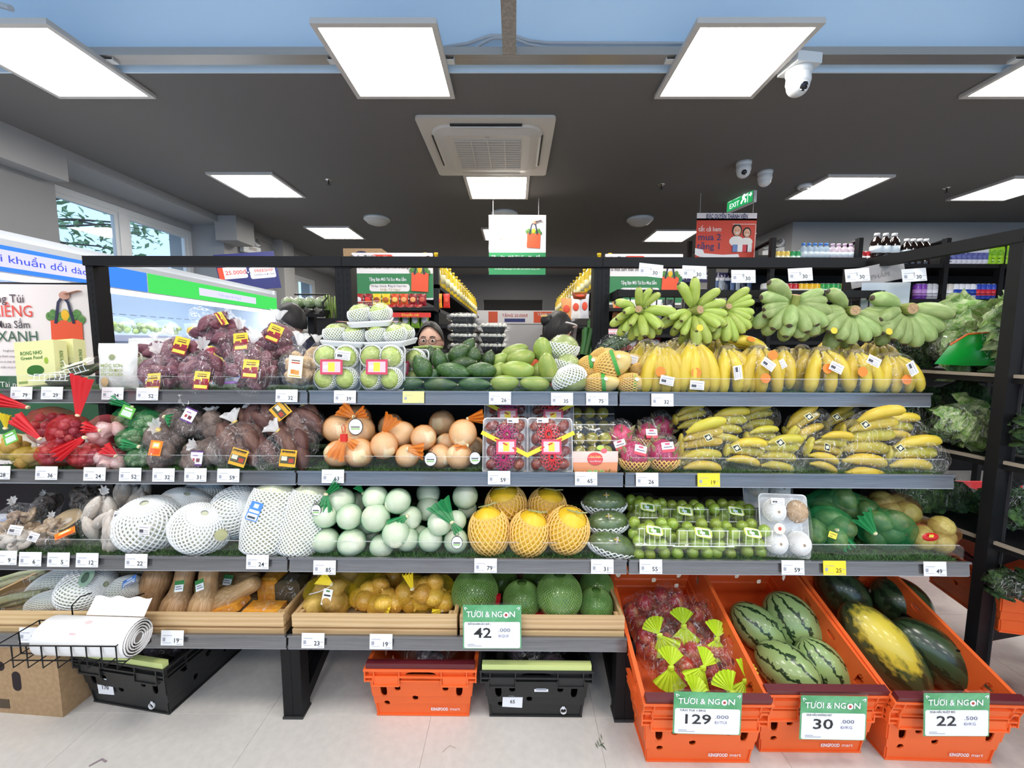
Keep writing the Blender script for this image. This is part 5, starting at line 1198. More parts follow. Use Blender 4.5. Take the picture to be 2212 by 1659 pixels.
def guava_tray(px, py, Y, label, rot, w=.172, h=.185, lab=None, rows=2):
    """tray lies in its local xy plane, fruit towards +z"""
    q = P(px, py, Y); t = thing('guava_tray', label, 'guava tray', q, rot, group='trays of four guavas')
    ob('tray', tray_mesh(w, h), M_TRAY, t)
    for i in (-1, 1):
        for j in (-1, 1):
            g = ob('guava', GUAVA, M_GUAVA, t, (i * w * .235, j * h * .235, .038), (10 * i, 5 * j, 30 * i * j), (.041, .043, .039))
            ob('foam_net', NET_MID, M_FOAM, g, (0, 0, 0), (0, 0, 0), 1.05)
    b = MB(); b.ell((0, 0, .034), (w * .50, h * .50, .052), 20, 10, fn=lambda p: (math.copysign(abs(p.x) ** .6, p.x), math.copysign(abs(p.y) ** .6, p.y), p.z)); ob('wrap', b, M_WRAP, t, smooth=True)
    ob('label', L_GUAVA, None, t, (lab or (0, 0, .088)), (-90, 0, 0), (.085, .05, .058))
    return t
guava_tray(735, 795, 1.66, 'upright tray of four guavas in white nets beside the ginger', (84, 0, 2)); guava_tray(832, 795, 1.66, 'upright tray of four guavas in white nets beside the avocados', (84, 0, -3))
guava_tray(752, 741, 1.73, 'flat tray of guavas stacked on the upright trays, ginger side', (4, 3, 4)); guava_tray(846, 741, 1.73, 'flat tray of guavas stacked on the upright trays, avocado side', (6, -2, -8)); guava_tray(803, 697, 1.74, 'tray of guavas crowning the top of the guava stack', (8, -4, 12))
guava_tray(890, 800, 1.80, 'tray of guavas leaning behind the first avocados', (80, 0, -20))
stick(bpy.data.objects['guava_tray'], L_WHITE, .05, .032, 758, 772, 1.565, (80 - 84, 6, 0)) if False else None
t = bpy.data.objects['guava_tray']; ob('price_sticker', L_WHITE, None, t, (.045, .045, .090), (-90, 0, -8), (.055, .05, .035))

# avocados
M_AVO = mat('avocado_skin', (.030, .075, .016), .24, col2=(.055, .125, .026), nscale=9, var=.25, bump=(45, .25), coat=.3)
avos = [(886, 830, 1.66, 30, 17, 80), (952, 832, 1.65, 38, 16, 88), (1025, 830, 1.65, 36, 16, 90), (1066, 836, 1.68, 20, 15, 80), (912, 794, 1.69, 30, 21, -24), (949, 778, 1.74, 25, 17, -8), (980, 802, 1.68, 39, 19, 98), (991, 765, 1.78, 27, 20, 50), (1024, 769, 1.78, 20, 17, 10), (1056, 776, 1.79, 20, 16, 15), (1039, 800, 1.68, 34, 18, -88), (930, 815, 1.72, 30, 18, 60), (1000, 786, 1.76, 30, 18, 80), (1000, 818, 1.72, 34, 18, 85), (968, 780, 1.80, 26, 18, 60), (1045, 820, 1.74, 28, 17, 90), (1010, 752, 1.86, 24, 16, 30), (930, 768, 1.82, 22, 15, 0)]
where = ['front row, first from the guava trays', 'front row, second from the guava trays', 'front row, third from the guava trays', 'front row, touching the green mangoes', 'leaning upright against the guava trays', 'standing upright behind the leaning one', 'lying across the middle with its pale stem scar showing', 'highest of the pile', 'small round one near the top of the pile', 'upper edge of the pile by the mangoes', 'second row, lying beside the mangoes', 'deep between the front rows, guava side', 'deep in the middle of the pile', 'wedged under the lying avocado in the middle', 'back of the pile, upper middle', 'wedged low beside the mangoes', 'at the very back below the egg trays', 'at the back near the woman in glasses']
for k, (px, py, Y, L_, w_, a) in enumerate(avos):
    s = S(Y, 1.2); t = thing('avocado', 'glossy dark green avocado, ' + where[k], 'avocado', P(px, py, Y), group='avocados')
    dv = (math.sin(R(a)), -.12, math.cos(R(a))); put('flesh', AVO, M_AVO, t, (0, 0, 0), scale=(w_ * s, w_ * s, L_ * s), d=dv)
    put('stem', MB().lathe([(.0035, -.004), (.0042, .002), (0, .003)], 8), mat('stem_scar', (.55, .50, .32), .7), t, Vector(dv).normalized() * L_ * s * 1.0, d=dv)
# green mangoes
M_MANG = mat('green_mango', (.26, .36, .07), .35, col2=(.38, .44, .10), nscale=2.5, var=.12, bump=(90, .05))
mang = [(1090, 829, 1.66, 32, 19, 86, 'front row beside the avocados'), (1155, 830, 1.66, 33, 18, -86, 'front row beside the netted pomelo'), (1119, 801, 1.69, 37, 21, 92, 'second row, lying across'), (1183, 794, 1.67, 33, 21, -14, 'upright in front, stem end down'), (1126, 776, 1.76, 31, 21, 76, 'third row with a dark spot'), (1112, 762, 1.82, 31, 18, 70, 'back row below the egg trays'), (1172, 756, 1.78, 28, 21, -10, 'upright at the back, tallest'), (1077, 803, 1.72, 22, 18, 40, 'yellowish, squeezed beside the avocados'), (1081, 780, 1.80, 22, 17, 60, 'at the back beside the avocados'), (1162, 806, 1.76, 24, 18, 20, 'hidden deep behind the upright one')]
for k, (px, py, Y, L_, w_, a, l) in enumerate(mang):
    s = S(Y, 1.2); t = thing('green_mango', 'green mango, ' + l, 'mango', P(px, py, Y), group='green mangoes'); dv = (math.sin(R(a)), -.15, math.cos(R(a)))
    put('flesh', MANGO, M_MANG, t, (0, 0, 0), scale=(w_ * s, w_ * s * 1.1, L_ * s), d=dv, up=(0, -.3, 1)); put('stem', MB().lathe([(.004, -.003), (.005, .003), (0, .004)], 8), M_BSTEM, t, -Vector(dv).normalized() * L_ * s, d=-Vector(dv))
# wrapped pomelos in white nets
M_POMW = mat('pale_green_pomelo', (.30, .38, .10), .3, col2=(.40, .46, .16), nscale=3, var=.1)
for px, py, Y, w_, h_, tl, l in ((1217, 750, 1.80, 33, 27, 10, 'film wrapped green pomelo in a white net, top one'), (1226, 788, 1.76, 28, 24, 15, 'film wrapped green pomelo in a white net, middle one'), (1230, 820, 1.66, 37, 29, 155, 'green pomelo with white net over its top, lowest one')):
    s = S(Y, 1.2); t = thing('netted_pomelo', l, 'pomelo', P(px, py, Y), (0, 0, 0)); put('pomelo', POMELO, M_POMW, t, (0, 0, 0), scale=(w_ * s, h_ * s, h_ * s)); o = put('foam_net', NET_LOW, M_FOAM, t, (0, 0, 0), scale=(w_ * s, h_ * s, h_ * s)); o.rotation_euler = (0, R(tl), 0)
    put('wrap', POMELO, M_WRAPU, t, (0, 0, 0), scale=(w_ * s * 1.06, h_ * s * 1.08, h_ * s * 1.06))
# yellow mangoes in yellow nets
M_MANY = mat('yellow_mango', (.72, .52, .16), .35, col2=(.76, .60, .26), nscale=3, var=.06)
ymang = [(1300, 829, 1.66, 38, 22, 84, 'front row beside the netted pomelo', 1), (1366, 829, 1.66, 34, 21, 94, 'front row beside the yellow bananas', 1), (1325, 787, 1.68, 40, 29, 70, 'largest, on top with a green band', 1), (1302, 770, 1.76, 28, 18, 70, 'behind the largest one', 0), (1275, 788, 1.74, 26, 19, 80, 'middle row beside the pomelos, green band', 1), (1283, 808, 1.72, 26, 16, 88, 'uncovered end showing, below the middle row', 0), (1362, 781, 1.76, 24, 18, 80, 'back row beside the banana bags', 0), (1380, 800, 1.72, 18, 15, 80, 'small, wedged beside the banana bags', 0)]
for k, (px, py, Y, L_, w_, a, l, band) in enumerate(ymang):
    s = S(Y, 1.2); t = thing('netted_mango', 'yellow mango in a yellow foam net, ' + l, 'mango', P(px, py, Y), group='netted yellow mangoes'); dv = Vector((math.sin(R(a)), -.2, math.cos(R(a)))).normalized()
    put('flesh', MANGO, M_MANY, t, (0, 0, 0), scale=(w_ * s, w_ * s, L_ * s), d=dv, up=(0, -.3, 1)); put('foam_net', NET_LOW if k % 2 else NET_HALF, M_FOAMY, t, (0, 0, 0), scale=(w_ * s * 1.05, w_ * s * 1.05, L_ * s), d=dv)
    if band:
        bm = MB(); r_ = w_ * s * 1.08
        bm.grid(lambda u, v: (math.cos((u - .5) * 2.6) * r_, math.sin((u - .5) * 2.6) * r_, (v - .5) * .014), 12, 2)
        put('band', bm.mesh('band'), flat('#3f9a3c'), t, dv * (L_ * s * .1), d=dv, up=(0, -1, .5)); put('band_seal', MB().lathe([(0, .001), (.008, .001), (.008, 0)], 14), flat('#f0ece4'), t, dv * (L_ * s * .1) + Vector((0, -r_ * .86 - .002, r_ * .52)), d=(0, -.87, .5))
# things standing behind: egg trays, pandan rolls, cucumbers (on the far side shelf)
M_EGG = mat('quail_egg', (.62, .60, .52), .4, col2=(.20, .17, .13), nscale=9, nlo=.55, nhi=.6)
M_BTRAY = mat('black_plastic_tray', (.010, .010, .012), .35); EGGM = egg(lambda p: (p.x * (1 - .1 * p.z), p.y * (1 - .1 * p.z), p.z), 10, 8)
def egg_tray(px, py, Y, label, rot=(0, 0, 0)):
    t = thing('quail_egg_tray', label, 'egg tray', P(px, py, Y), rot, group='trays of quail eggs')
    mb = MB().lathe([(0, 0), (.80, 0), (1, .9), (1.05, 1), (.96, .98), (.78, .12), (0, .1)], 4, fn=lambda a, r, z: (math.cos(a + PI / 4) * r * .085, math.sin(a + PI / 4) * r * .065, z * .038)); ob('tray', mb, M_BTRAY, t)
    for i in range(6):
        for j in range(3): ob('quail_egg', EGGM, M_EGG, t, (-.055 + i * .022, -.03 + j * .03, .044), (70, 0, i * 40), (.0125, .0125, .016))
    ob('wrap', MB().ell((0, 0, .036), (.09, .07, .026), 12, 7, fn=lambda p: (math.copysign(abs(p.x) ** .6, p.x), math.copysign(abs(p.y) ** .6, p.y), p.z)), M_WRAP, t, smooth=True)
for k, (px, l) in enumerate(((1003, 'lowest of the stack by the woman in glasses'), (1003, 'second of the stack by the woman in glasses'), (1003, 'third of the stack by the woman in glasses'), (1002, 'topping the stack by the woman in glasses'), (1066, 'lowest of the stack above the mangoes'), (1065, 'second of the stack above the mangoes'), (1067, 'topping the stack above the mangoes, in loose film'))):
    egg_tray(px, 740, 2.16, 'black tray of quail eggs, ' + l); o = bpy.data.objects[-1] if False else [x for x in bpy.data.objects if x.name.startswith('quail_egg_tray')][-1]; o.location.z = 1.307 + .05 * (k if k < 4 else k - 4)
t = thing('celery_tray', 'black tray of cut green vegetables in front of the woman in glasses', 'vegetable tray', (P(925, 757, 2.14).x, 2.14, 1.306)); ob('tray', MB().b2(-.09, .09, -.05, .05, 0, .02), M_BTRAY, t)
for k in range(5): ob('stalk', MB().tube([(-.07, -.03 + k * .015, .028), (0, -.028 + k * .015, .036), (.07, -.03 + k * .015, .03)], .009, 7), M_CEL, t, smooth=True)
M_PAN = mat('pandan_leaf', (.035, .12, .02), .35, var=.3)
for k, (px, py, l) in enumerate(((1268, 760, 'rolled dark green leaves standing upright behind the pomelos, front roll'), (1280, 740, 'rolled dark green leaves standing upright behind the pomelos, rear roll'))):
    t = thing('leaf_bundle', l, 'leaf bundle', P(px, py, 2.0 + k * .06), (-8, 14, 0)); rg = random.Random(k)
    for j in range(7):
        a = j * .9; x, y = math.cos(a) * .022, math.sin(a) * .022
        ob('rolled_leaf', MB().tube([(x, y, -.02), (x * 1.2, y * 1.2, .05), (x * 1.7, y * 1.7, .10 + rg.uniform(0, .02))], [.012, .013, .014], 8, caps=False), M_PAN, t, smooth=True)
M_CUC = mat('cucumber', (.02, .06, .012), .35, col2=(.05, .11, .03), nscale=8, stretch=(1, 1, 6))
t = thing('cucumber_bag', 'clear bag of dark cucumbers lying behind the yellow mangoes', 'cucumber bag', P(1340, 752, 1.92), (0, 0, 0))
for k in range(4): ob('cucumber', MB().tube([(-.09, .0 + k * .025, -.03 + (k % 2) * .03), (-.03, k * .025, .0 + (k % 2) * .03), (.09, k * .025, .06 + (k % 2) * .03)], [.012, .022, .012], 9), M_CUC, t, smooth=True)
ob('bag', MB().ell((0, .04, .02), (.12, .07, .07), 16, 9, fn=lambda p: nz((p.x, p.y, p.z + .5 * p.x), 4, .12)), M_BAG, t, smooth=True)

# yellow banana hands in clear bags
M_STK = flat('#e8842c'); STK = MB().lathe([(0, .0008), (.8, .0006), (1, 0)], 18).mesh('sticker')
def banana_hand(px, py, Y, w, h, n, lean, label, sticker=None, tagp=None, group='bagged yellow bananas', seed=0, mesh=None):
    """hand hanging from its crown at the top centre, fingers downwards"""
    s = S(Y, 1.2); rg = random.Random(seed); q = P(px, py - h / 2, Y); t = thing('banana_hand', label, 'bananas', q, group=group)
    L_ = h * s * 1.02
    for k in range(n):
        f = (k - (n - 1) / 2) / max(1, (n - 1) / 2) if n > 1 else 0
        for row in (0, 1):
            x0 = f * w * s * .13; d = Vector((f * w * s * .20 / L_ * 2.0 + lean * .25, -.22 + row * .25, -1)).normalized()
            side = (f * .9 + lean, -1.0 + row * .3, .1)
            put('banana', mesh or BANA, None, t, (x0, .01 + row * .05, -.004), scale=(L_ * .98, L_ * 1.02, L_ * rg.uniform(.95, 1.0)), d=d, up=(side[0], side[1] * 1.0, 0))
    ob('crown', MB().ell((0, .02, 0), (w * s * .20, .022, .014), 12, 8, fn=lambda p: nz(p, 3, .2)), mat('banana_crown', (.22, .16, .05), .7), t, smooth=True)
    ob('bag', MB().ell((lean * .01, .015, -h * s * .47), (w * s * .60, .062, h * s * .56), 22, 14, fn=lambda p: nz(p, 4, .08, seed)), M_BAG, t, smooth=True)
    if sticker: put('sticker', STK, M_STK, t, P(sticker[0], sticker[1], Y - .066) - q, scale=.0195, d=(0, -1, .12)); 
    if tagp: ob('paper_tag', L_WHITE, None, t, P(tagp[0], tagp[1], Y - .072) - q, (-6, tagp[2], 0), (.055, .05, .035))
    return t
hands = [(1433, 803, 1.67, 84, 108, 5, 0, 'bagged yellow banana hand beside the netted mangoes, pale tag low', (1427, 803), (1441, 822, 12)), (1502, 798, 1.67, 62, 118, 4, 0, 'bagged yellow banana hand, second from the mangoes, narrow', (1504, 805), (1506, 832, 4)), (1575, 805, 1.68, 64, 104, 3, .5, 'bagged yellow banana hand with a long white label strip', None, (1594, 805, 80)),
         (1644, 805, 1.67, 68, 106, 3, -.3, 'bagged yellow banana hand below the first plantain bunch', (1654, 817), (1660, 787, 35)), (1698, 800, 1.70, 44, 90, 2, -.5, 'narrow bagged yellow banana hand with a tilted white tag', (1670, 767), (1683, 790, -30)), (1735, 800, 1.76, 40, 96, 2, .3, 'yellow banana hand squeezed behind its neighbours', None, None),
         (1780, 806, 1.67, 84, 100, 3, .2, 'bagged yellow banana hand with a round orange sticker and folded tag', (1788, 796), (1807, 794, 25)), (1853, 808, 1.67, 66, 94, 3, .3, 'bagged yellow banana hand with wrinkled film, near the end', (1864, 803), (1888, 780, 25)), (1932, 812, 1.67, 88, 88, 4, .4, 'last bagged yellow banana hand at the end of the top shelf', (1959, 820), (1971, 796, 60)),
         (1400, 790, 1.80, 60, 100, 3, 0, 'yellow banana hand behind the first bagged hand', None, (1364, 776, 15)), (1470, 770, 1.84, 70, 70, 4, 0, 'yellow banana hand at the back with a pale film top', None, None), (1548, 765, 1.86, 60, 80, 3, .3, 'yellow banana hand at the back below the green bunches', None, None), (1820, 770, 1.84, 70, 80, 3, 0, 'yellow banana hand at the back below the plantains', None, None), (1905, 775, 1.84, 60, 70, 3, 0, 'yellow banana hand at the back near the greens', None, None)]
for k, (px, py, Y, w, h, n, ln, l, st, tg) in enumerate(hands): banana_hand(px, py, Y, w, h, n, ln, l, st, tg, seed=k)
t = thing('banana_hand', 'yellow bananas lying on top of the bagged hands', 'bananas', P(1612, 742, 1.74), group='bagged yellow bananas')
for k in range(3): put('banana', BANA, None, t, (-.085, .02 * k, .01 - k * .012), scale=.175, d=(1, -.1, -.25 + k * .06), up=(0, 0, 1))
put('sticker', STK, M_STK, t, (.0, -.035, .018), scale=.016, d=(0, -.7, .7))

# green hands hanging from the hook bar
def green_hand(px, py, Y, mesh, specs, label, crown=.022, cut=(0, -1, .1), string=None, stk=None):
    s = S(Y, 1.4); c = P(px, py, Y); t = thing('green_banana_hand', label, 'bananas', c, group='hanging green banana hands')
    put('stalk', MB().lathe([(crown * .8, -.05), (crown, -.02), (crown, .03), (crown * .92, .034)], 12), mat('green_stalk', (.24, .27, .06), .7), t, (0, .0, .0), d=cut)
    put('cut_face', MB().lathe([(0, .0345), (crown * .9, .0343)], 12), M_CUT, t, (0, 0, 0), d=cut)
    for (a, L_, dep) in specs:
        d = Vector((math.cos(R(a)), dep, math.sin(R(a)))); ln = L_ * s * .86
        put('banana', mesh, None, t, Vector((math.cos(R(a)) * crown * .8, .01, math.sin(R(a)) * crown * .8)), scale=(ln, ln, ln), d=d, up=(0, -.4, 1) if abs(math.cos(R(a))) > .3 else (math.cos(R(a)), -1, 0))
    if stk: put('sticker', STK, flat('#e8c030'), t, P(stk[0], stk[1], Y - .085) - c, scale=.013, d=(0, -1, .2))
    top = Vector((0, 1.80 - Y, 1.50 - c.z))
    ob('string', MB().tube([(-.012, 0, .0), (top.x - .012, top.y, top.z), (top.x + .02, top.y, top.z + .004), (.016, 0, .0)], .0022, 5), mat('white_string', (.80, .80, .78), .6), t)
    return t
rg = random.Random(9)
def fan(a0, a1, n, L_, dep, j=.08): return [(a0 + (a1 - a0) * k / max(1, n - 1) + rg.uniform(-4, 4), L_ * rg.uniform(1 - j, 1 + j), dep + rg.uniform(-.12, .12)) for k in range(n)]
green_hand(1382, 672, 1.72, BANS, fan(165, 355, 7, 74, -.35, .15) + fan(40, 100, 3, 62, -.5, .2) + fan(210, 320, 6, 80, .2, .15) + fan(190, 310, 4, 70, -.9, .15), 'hanging hand of small green bananas nearest the upright', .016, (-.5, -1, .2))
green_hand(1500, 672, 1.71, BANS, fan(195, 355, 8, 76, -.35, .15) + fan(15, 40, 2, 70, -.3) + fan(95, 130, 2, 80, -.3) + fan(210, 325, 6, 84, .3, .15) + fan(210, 320, 3, 66, -1., .1), 'hanging hand of small green bananas with a finger pointing up', .018, (.3, -1, .1), stk=(1512, 708))
green_hand(1566, 668, 1.74, BANS, fan(-25, 45, 5, 66, -.3) + fan(250, 320, 5, 78, -.3) + fan(280, 340, 4, 80, .2), 'hanging hand of small green bananas beside the plantains', .014, (0, -1, .3))
green_hand(1715, 655, 1.72, BANP, fan(200, 340, 7, 88, -.35) + fan(150, 190, 3, 84, -.25) + fan(215, 320, 5, 96, .25) + fan(240, 300, 3, 80, -.9) + fan(0, 25, 2, 70, -.3), 'hanging hand of bluish green plantains beside the small bananas', .018, (0, -.3, 1))
green_hand(1838, 672, 1.72, BANP, fan(195, 330, 7, 86, -.35) + fan(150, 185, 2, 82, -.2) + fan(215, 310, 4, 90, .25), 'hanging hand of plantains in the middle with a yellow sticker', .021, (-.25, -1, 0), stk=(1802, 714))
green_hand(1956, 668, 1.71, BANP, fan(200, 345, 8, 88, -.35) + fan(165, 190, 2, 96, -.1) + fan(215, 320, 4, 88, .25) + fan(0, 20, 1, 78, -.4), 'hanging hand of plantains nearest the bagged greens', .024, (-.05, -1, 0), stk=(1921, 716))
# hook bar price cards reading 30
def price_card(px, py, Y, wpx, hpx, num, label, mt=WHITE, tilt=0, rz=0, group='price tags'):
    s = S(Y, 1.0); q = P(px, py, Y); w, h = wpx * s, hpx * s
    t = thing('price_tag', label, 'price tag', q, (-8, tilt, rz), group=group)
    card(t, 'card', w, h, (0, 0, 0), mt, 0, .0008)
    if num != 42: text(str(num), t, (w * .18, -.0006, -h * .18), h * .30, INK if mt is WHITE else flat('#6a5a10'), .012)
    pr = MB(); pr.b2(-w * .42, -w * .02, -.0006, -.0002, h * .14, h * .17); pr.b2(-w * .42, -w * .30, -.0006, -.0002, -h * .22, h * .02); pr.b2(w * .32, w * .46, -.0006, -.0002, -h * .10, -h * .07); pr.b2(w * .2, w * .44, -.0006, -.0002, -h * .42, -h * .39); pr.b2(-w * .42, -w * .05, -.0006, -.0002, -h * .33, -h * .31)
    ob('fine_print', pr, GREYINK, t)
    return t
for k, (px, py) in enumerate(((1406, 584), (1500, 588), (1606, 597), (1729, 593), (1852, 594), (1975, 594))):
    t = price_card(px, py, 1.765, 50, 27, 30, 'white price card reading 30 on the hook bar, %s from the middle upright' % ORD[k], tilt=[6, 2, 0, -3, -4, -4][k], group='price cards on the hook bar')
    ob('clip', MB().b2(-.004, .004, .0, .02, -.012, .012), M_ACR, t)

# greens on the side shelving
M_LET = mat('lettuce', (.20, .36, .07), .6, col2=(.52, .60, .30), nscale=5, bump=(14, .8), var=.15); M_KALE = mat('dark_greens', (.02, .055, .012), .6, col2=(.07, .15, .03), nscale=9, bump=(24, 1.), var=.2)
def greens(px, py, Y, w, h, mt, label, seed, gp=None):
    s = S(Y, 1.2); t = thing('greens_bag', label, 'bag of greens', P(px, py, Y), group='bagged leafy greens'); rg = random.Random(seed)
    for k in range(9):
        a = rg.uniform(0, 6.28); c = (rg.uniform(-.3, .3) * w * s, rg.uniform(-.05, .05), rg.uniform(-.25, .25) * h * s); r_ = rg.uniform(.20, .32)
        e = Euler((rg.uniform(-.4, .4), a, rg.uniform(-.35, .35))).to_matrix()
        mb = MB().grid(lambda u, v: Vector(c) + e @ Vector(((u - .5) * w * s * r_ * 2.4, .02 * math.sin(u * 14 + v * 9) + .03 * (u - .5) ** 2, (v - .5) * h * s * r_ * 2.6 + .012 * math.sin(u * 17))), 12, 9)
        ob('leaf', mb, mt, t, smooth=True)
    ob('heart', MB().ell((0, .02, 0), (w * s * .40, .05, h * s * .36), 14, 9, fn=lambda p: nz(p, 3, .3, seed)), mt, t, smooth=True)
    ob('bag', MB().ell((0, 0, 0), (w * s * .55, .075, h * s * .55), 20, 12, fn=lambda p: nz((math.copysign(abs(p.x) ** .8, p.x), p.y, p.z), 3, .15, seed)), M_BAG, t, smooth=True)
    if gp:
        n_ = len(gp); lo = [P(x, y, gy) - t.location for x, y, gy in gp]; c0 = sum(lo, Vector()) / n_ + Vector((0, -.02, 0)); mb = MB().add([c0] + lo, [(0, 1 + i, 1 + (i + 1) % n_) for i in range(n_)]); ob('green_print', mb, flat('#0f8a2e', .25), t, smooth=True); ob('orange_edge', MB().tube(lo[1:4], .004, 5), flat('#d8682c'), t)
    return t
greens(2095, 715, 1.86, 150, 110, M_LET, 'clear bag of pale lettuce on the side shelf, showing above the plantains', 1)
greens(2110, 755, 1.72, 170, 74, M_LET, 'lettuce bag with a broad green print on the side shelf', 2, [(2018, 786, 1.66), (2052, 745, 1.66), (2090, 722, 1.64), (2150, 716, 1.62), (2150, 790, 1.62), (2080, 790, 1.64)])
greens(2195, 725, 1.60, 110, 150, M_LET, 'lettuce bag beyond the side post, cut by the frame', 3, [(2158, 785, 1.50), (2162, 740, 1.50), (2190, 728, 1.50), (2230, 715, 1.48), (2230, 790, 1.48)])
greens(2000, 745, 1.98, 110, 90, M_KALE, 'bag of curly dark greens behind the last plantains', 4)
# ================================================================ second shelf
N_RED = netm('red_net', (.62, .012, .018), .14); N_REDT = mat('red_net_tuft', (.66, .012, .02), .5); N_YEL = netm('yellow_net', (.80, .58, .02), .04); N_YELT = mat('yellow_net_tuft', (.84, .66, .03), .5)
N_GRN = netm('green_net', (.02, .26, .08), .15); N_GRNT = netm('green_net_tuft', (.015, .28, .08), .75); N_ORG = netm('orange_net', (.86, .26, .02), .12); N_ORGT = netm('orange_net_tuft', (.88, .25, .015), .55)
M_SHAL = mat('red_shallot', (.30, .025, .05), .35, col2=(.42, .10, .10), nscale=4, var=.2); M_GARL = mat('pink_garlic', (.70, .42, .40), .5, col2=(.78, .62, .58), nscale=4, stretch=(4, 4, .5), var=.1)
M_POT = mat('potato', (.48, .29, .06), .6, col2=(.58, .38, .10), nscale=5, var=.15); M_EGGP = mat('round_eggplant', (.16, .24, .11), .35, col2=(.50, .52, .38), nscale=4, nlo=.5, nhi=.7, var=.2)
def tuft(t, px, py, Y, px2, py2, w, mt):
    """flat fan of gathered net from the knot at the first pixel to the second"""
    a = P(px, py, Y) - t.location; b = P(px2, py2, Y - .012) - t.location; d = b - a; sd = Vector((-d.z, 0, d.x)).normalized() * w * S(Y)
    mb = MB().grid(lambda u, v: a + d * v + sd * (u - .5) * (.22 + .78 * v) + Vector((0, .010 * math.sin(u * 22) * v, 0)), 19, 6); ob('net_tuft', mb, mt, t, smooth=True)
    put('knot_band', MB().lathe([(.006, -.004), (.008, 0), (.006, .004)], 10), mat('cream_band', (.75, .66, .42), .6), t, a, d=d)
def netbag(name, label, cat, px, py, Y, w, h, item, meshes, mt, n, isz, seed, net, tuftm, tf, group, d=.85, align=None, cover=1.0):
    t = bagged(name, label, cat, px, py, Y, w, h, item, meshes, mt, n, isz, seed, bag=None, d=d, group=group, align=align)
    s = S(Y, t.location.z); rx, rz = w / 2 * s, h / 2 * s; ry = min(rx, rz) * d
    ob('net', MB().ell((0, 0, 0), (rx * 1.0 * cover, ry * 1.04 * cover, rz * 1.0 * cover), 22, 14, fn=lambda p: nz(p, 2.5, .10, seed)), net, t, smooth=True)
    if tf: tuft(t, *tf[:2], Y - ry * .9 if len(tf) < 6 else Y + tf[5], *tf[2:5], tuftm)
    return t
netbag('potato_net', 'yellow net bag of potatoes with a green label, at the frame edge', 'potato bag', 30, 965, 1.56, 84, 60, 'potato', LUMP, M_POT, 9, (13, 12, 16), 1, N_YEL, N_YELT, (12, 925, 8, 895, 26), 'net bags on the second shelf'); o = bpy.data.objects['potato_net']; stick(o, L_GRN, .055, .045, 22, 945, 1.48, (-10, -24, 0))
netbag('potato_net', 'yellow net bag of potatoes lying in front below the red shallot bags', 'potato bag', 62, 988, 1.53, 66, 48, 'potato', LUMP, M_POT, 7, (13, 12, 15), 2, N_YEL, N_YELT, None, 'net bags on the second shelf')
for k, (px, py, Y, w, h, tf, l) in enumerate(((112, 920, 1.62, 100, 84, (60, 880, -14, 862, 34), 'red net bag of shallots at the back with its tuft pointing away'), (152, 935, 1.55, 84, 80, (168, 897, 176, 814, 52), 'red net bag of shallots with a tall upright red tuft'), (120, 980, 1.52, 70, 62, (86, 948, 30, 902, 38), 'red net bag of shallots in front with a tuft slanting away'), (186, 985, 1.52, 76, 56, (182, 945, 118, 985, 36), 'red net bag of shallots in front beside the garlic'))):
    netbag('shallot_net', l, 'shallot bag', px, py, Y, w, h, 'shallot', [ONION], M_SHAL, 18, (9, 9, 9), 5 + k, N_RED, N_REDT, tf, 'net bags of red shallots')
for k, (px, py, Y, w, h, tf, l) in enumerate(((232, 932, 1.57, 72, 74, (216, 930, 178, 922, 30), 'red net of pink garlic, upper one'), (242, 992, 1.53, 64, 48, (250, 985, 222, 968, 40), 'red net of pink garlic, lower one'))):
    netbag('garlic_net', l, 'garlic bag', px, py, Y, w, h, 'garlic_bulb', [GARLIC], M_GARL, 6, (17, 17, 15), 12 + k, netm('pink_net', (.75, .12, .14), .05), N_REDT, tf, 'red nets of garlic')
for k, (px, py, Y, w, h, tf, l) in enumerate(((290, 905, 1.62, 90, 60, (285, 880, 240, 862, 26), 'green net of round green eggplants at the back'), (325, 920, 1.60, 84, 66, (355, 900, 368, 908, 30), 'green net of round green eggplants beside the taro'), (285, 950, 1.55, 60, 54, None, 'green net of round green eggplants in the middle'), (302, 990, 1.53, 62, 44, (300, 965, 262, 958, 26), 'green net of round green eggplants lowest in front'))):
    t = netbag('eggplant_net', l, 'eggplant bag', px, py, Y, w, h, 'eggplant', [ball], M_EGGP, 20, (9, 9, 8), 20 + k, N_GRN, N_GRNT, tf, 'green nets of round eggplants')
    if k == 0: stick(t, L_GRN, .05, .045, 275, 890, 1.56, (-12, 20, 0))
M_TARO = mat('taro', (.13, .09, .078), .8, col2=(.22, .165, .14), nscale=6, bump=(18, .5), var=.1)
for k, (px, py, Y, w, h, lb, l) in enumerate(((352, 965, 1.54, 84, 84, (336, 968, L_ORNG, 6), 'clear bag of taro with an orange label'), (402, 905, 1.62, 100, 74, (408, 897, L_TARO, 24), 'clear bag of taro with a purple and white label at the back'), (440, 985, 1.53, 78, 56, (424, 990, L_TARO, 2), 'clear bag of taro with a burst of film at its neck'), (460, 930, 1.62, 60, 66, None, 'clear bag of taro behind the brown sweet potatoes'), (360, 900, 1.68, 70, 50, None, 'clear bag of taro at the very back'))):
    t = bagged('taro_bag', l, 'taro bag', px, py, Y, w, h, 'taro', LUMP, M_TARO, 4, (24, 22, 28), 30 + k, [(.3, -.7, .6), (.4, -.5, .5), (-.1, -.9, .5), (0, 0, 1), (0, 0, 1)][k], bag=M_BAGU, tailm=M_BAGT, group='bags of taro', tie_m=M_GOLD if k == 0 else None)
    if lb: stick(t, lb[2], .045, .055, lb[0], lb[1], Y - min(w, h) * .45 * S(Y) , (-14, lb[3], 0))
M_BRN = mat('brown_sweet_potato', (.085, .034, .028), .6, col2=(.15, .068, .05), nscale=4, var=.15)
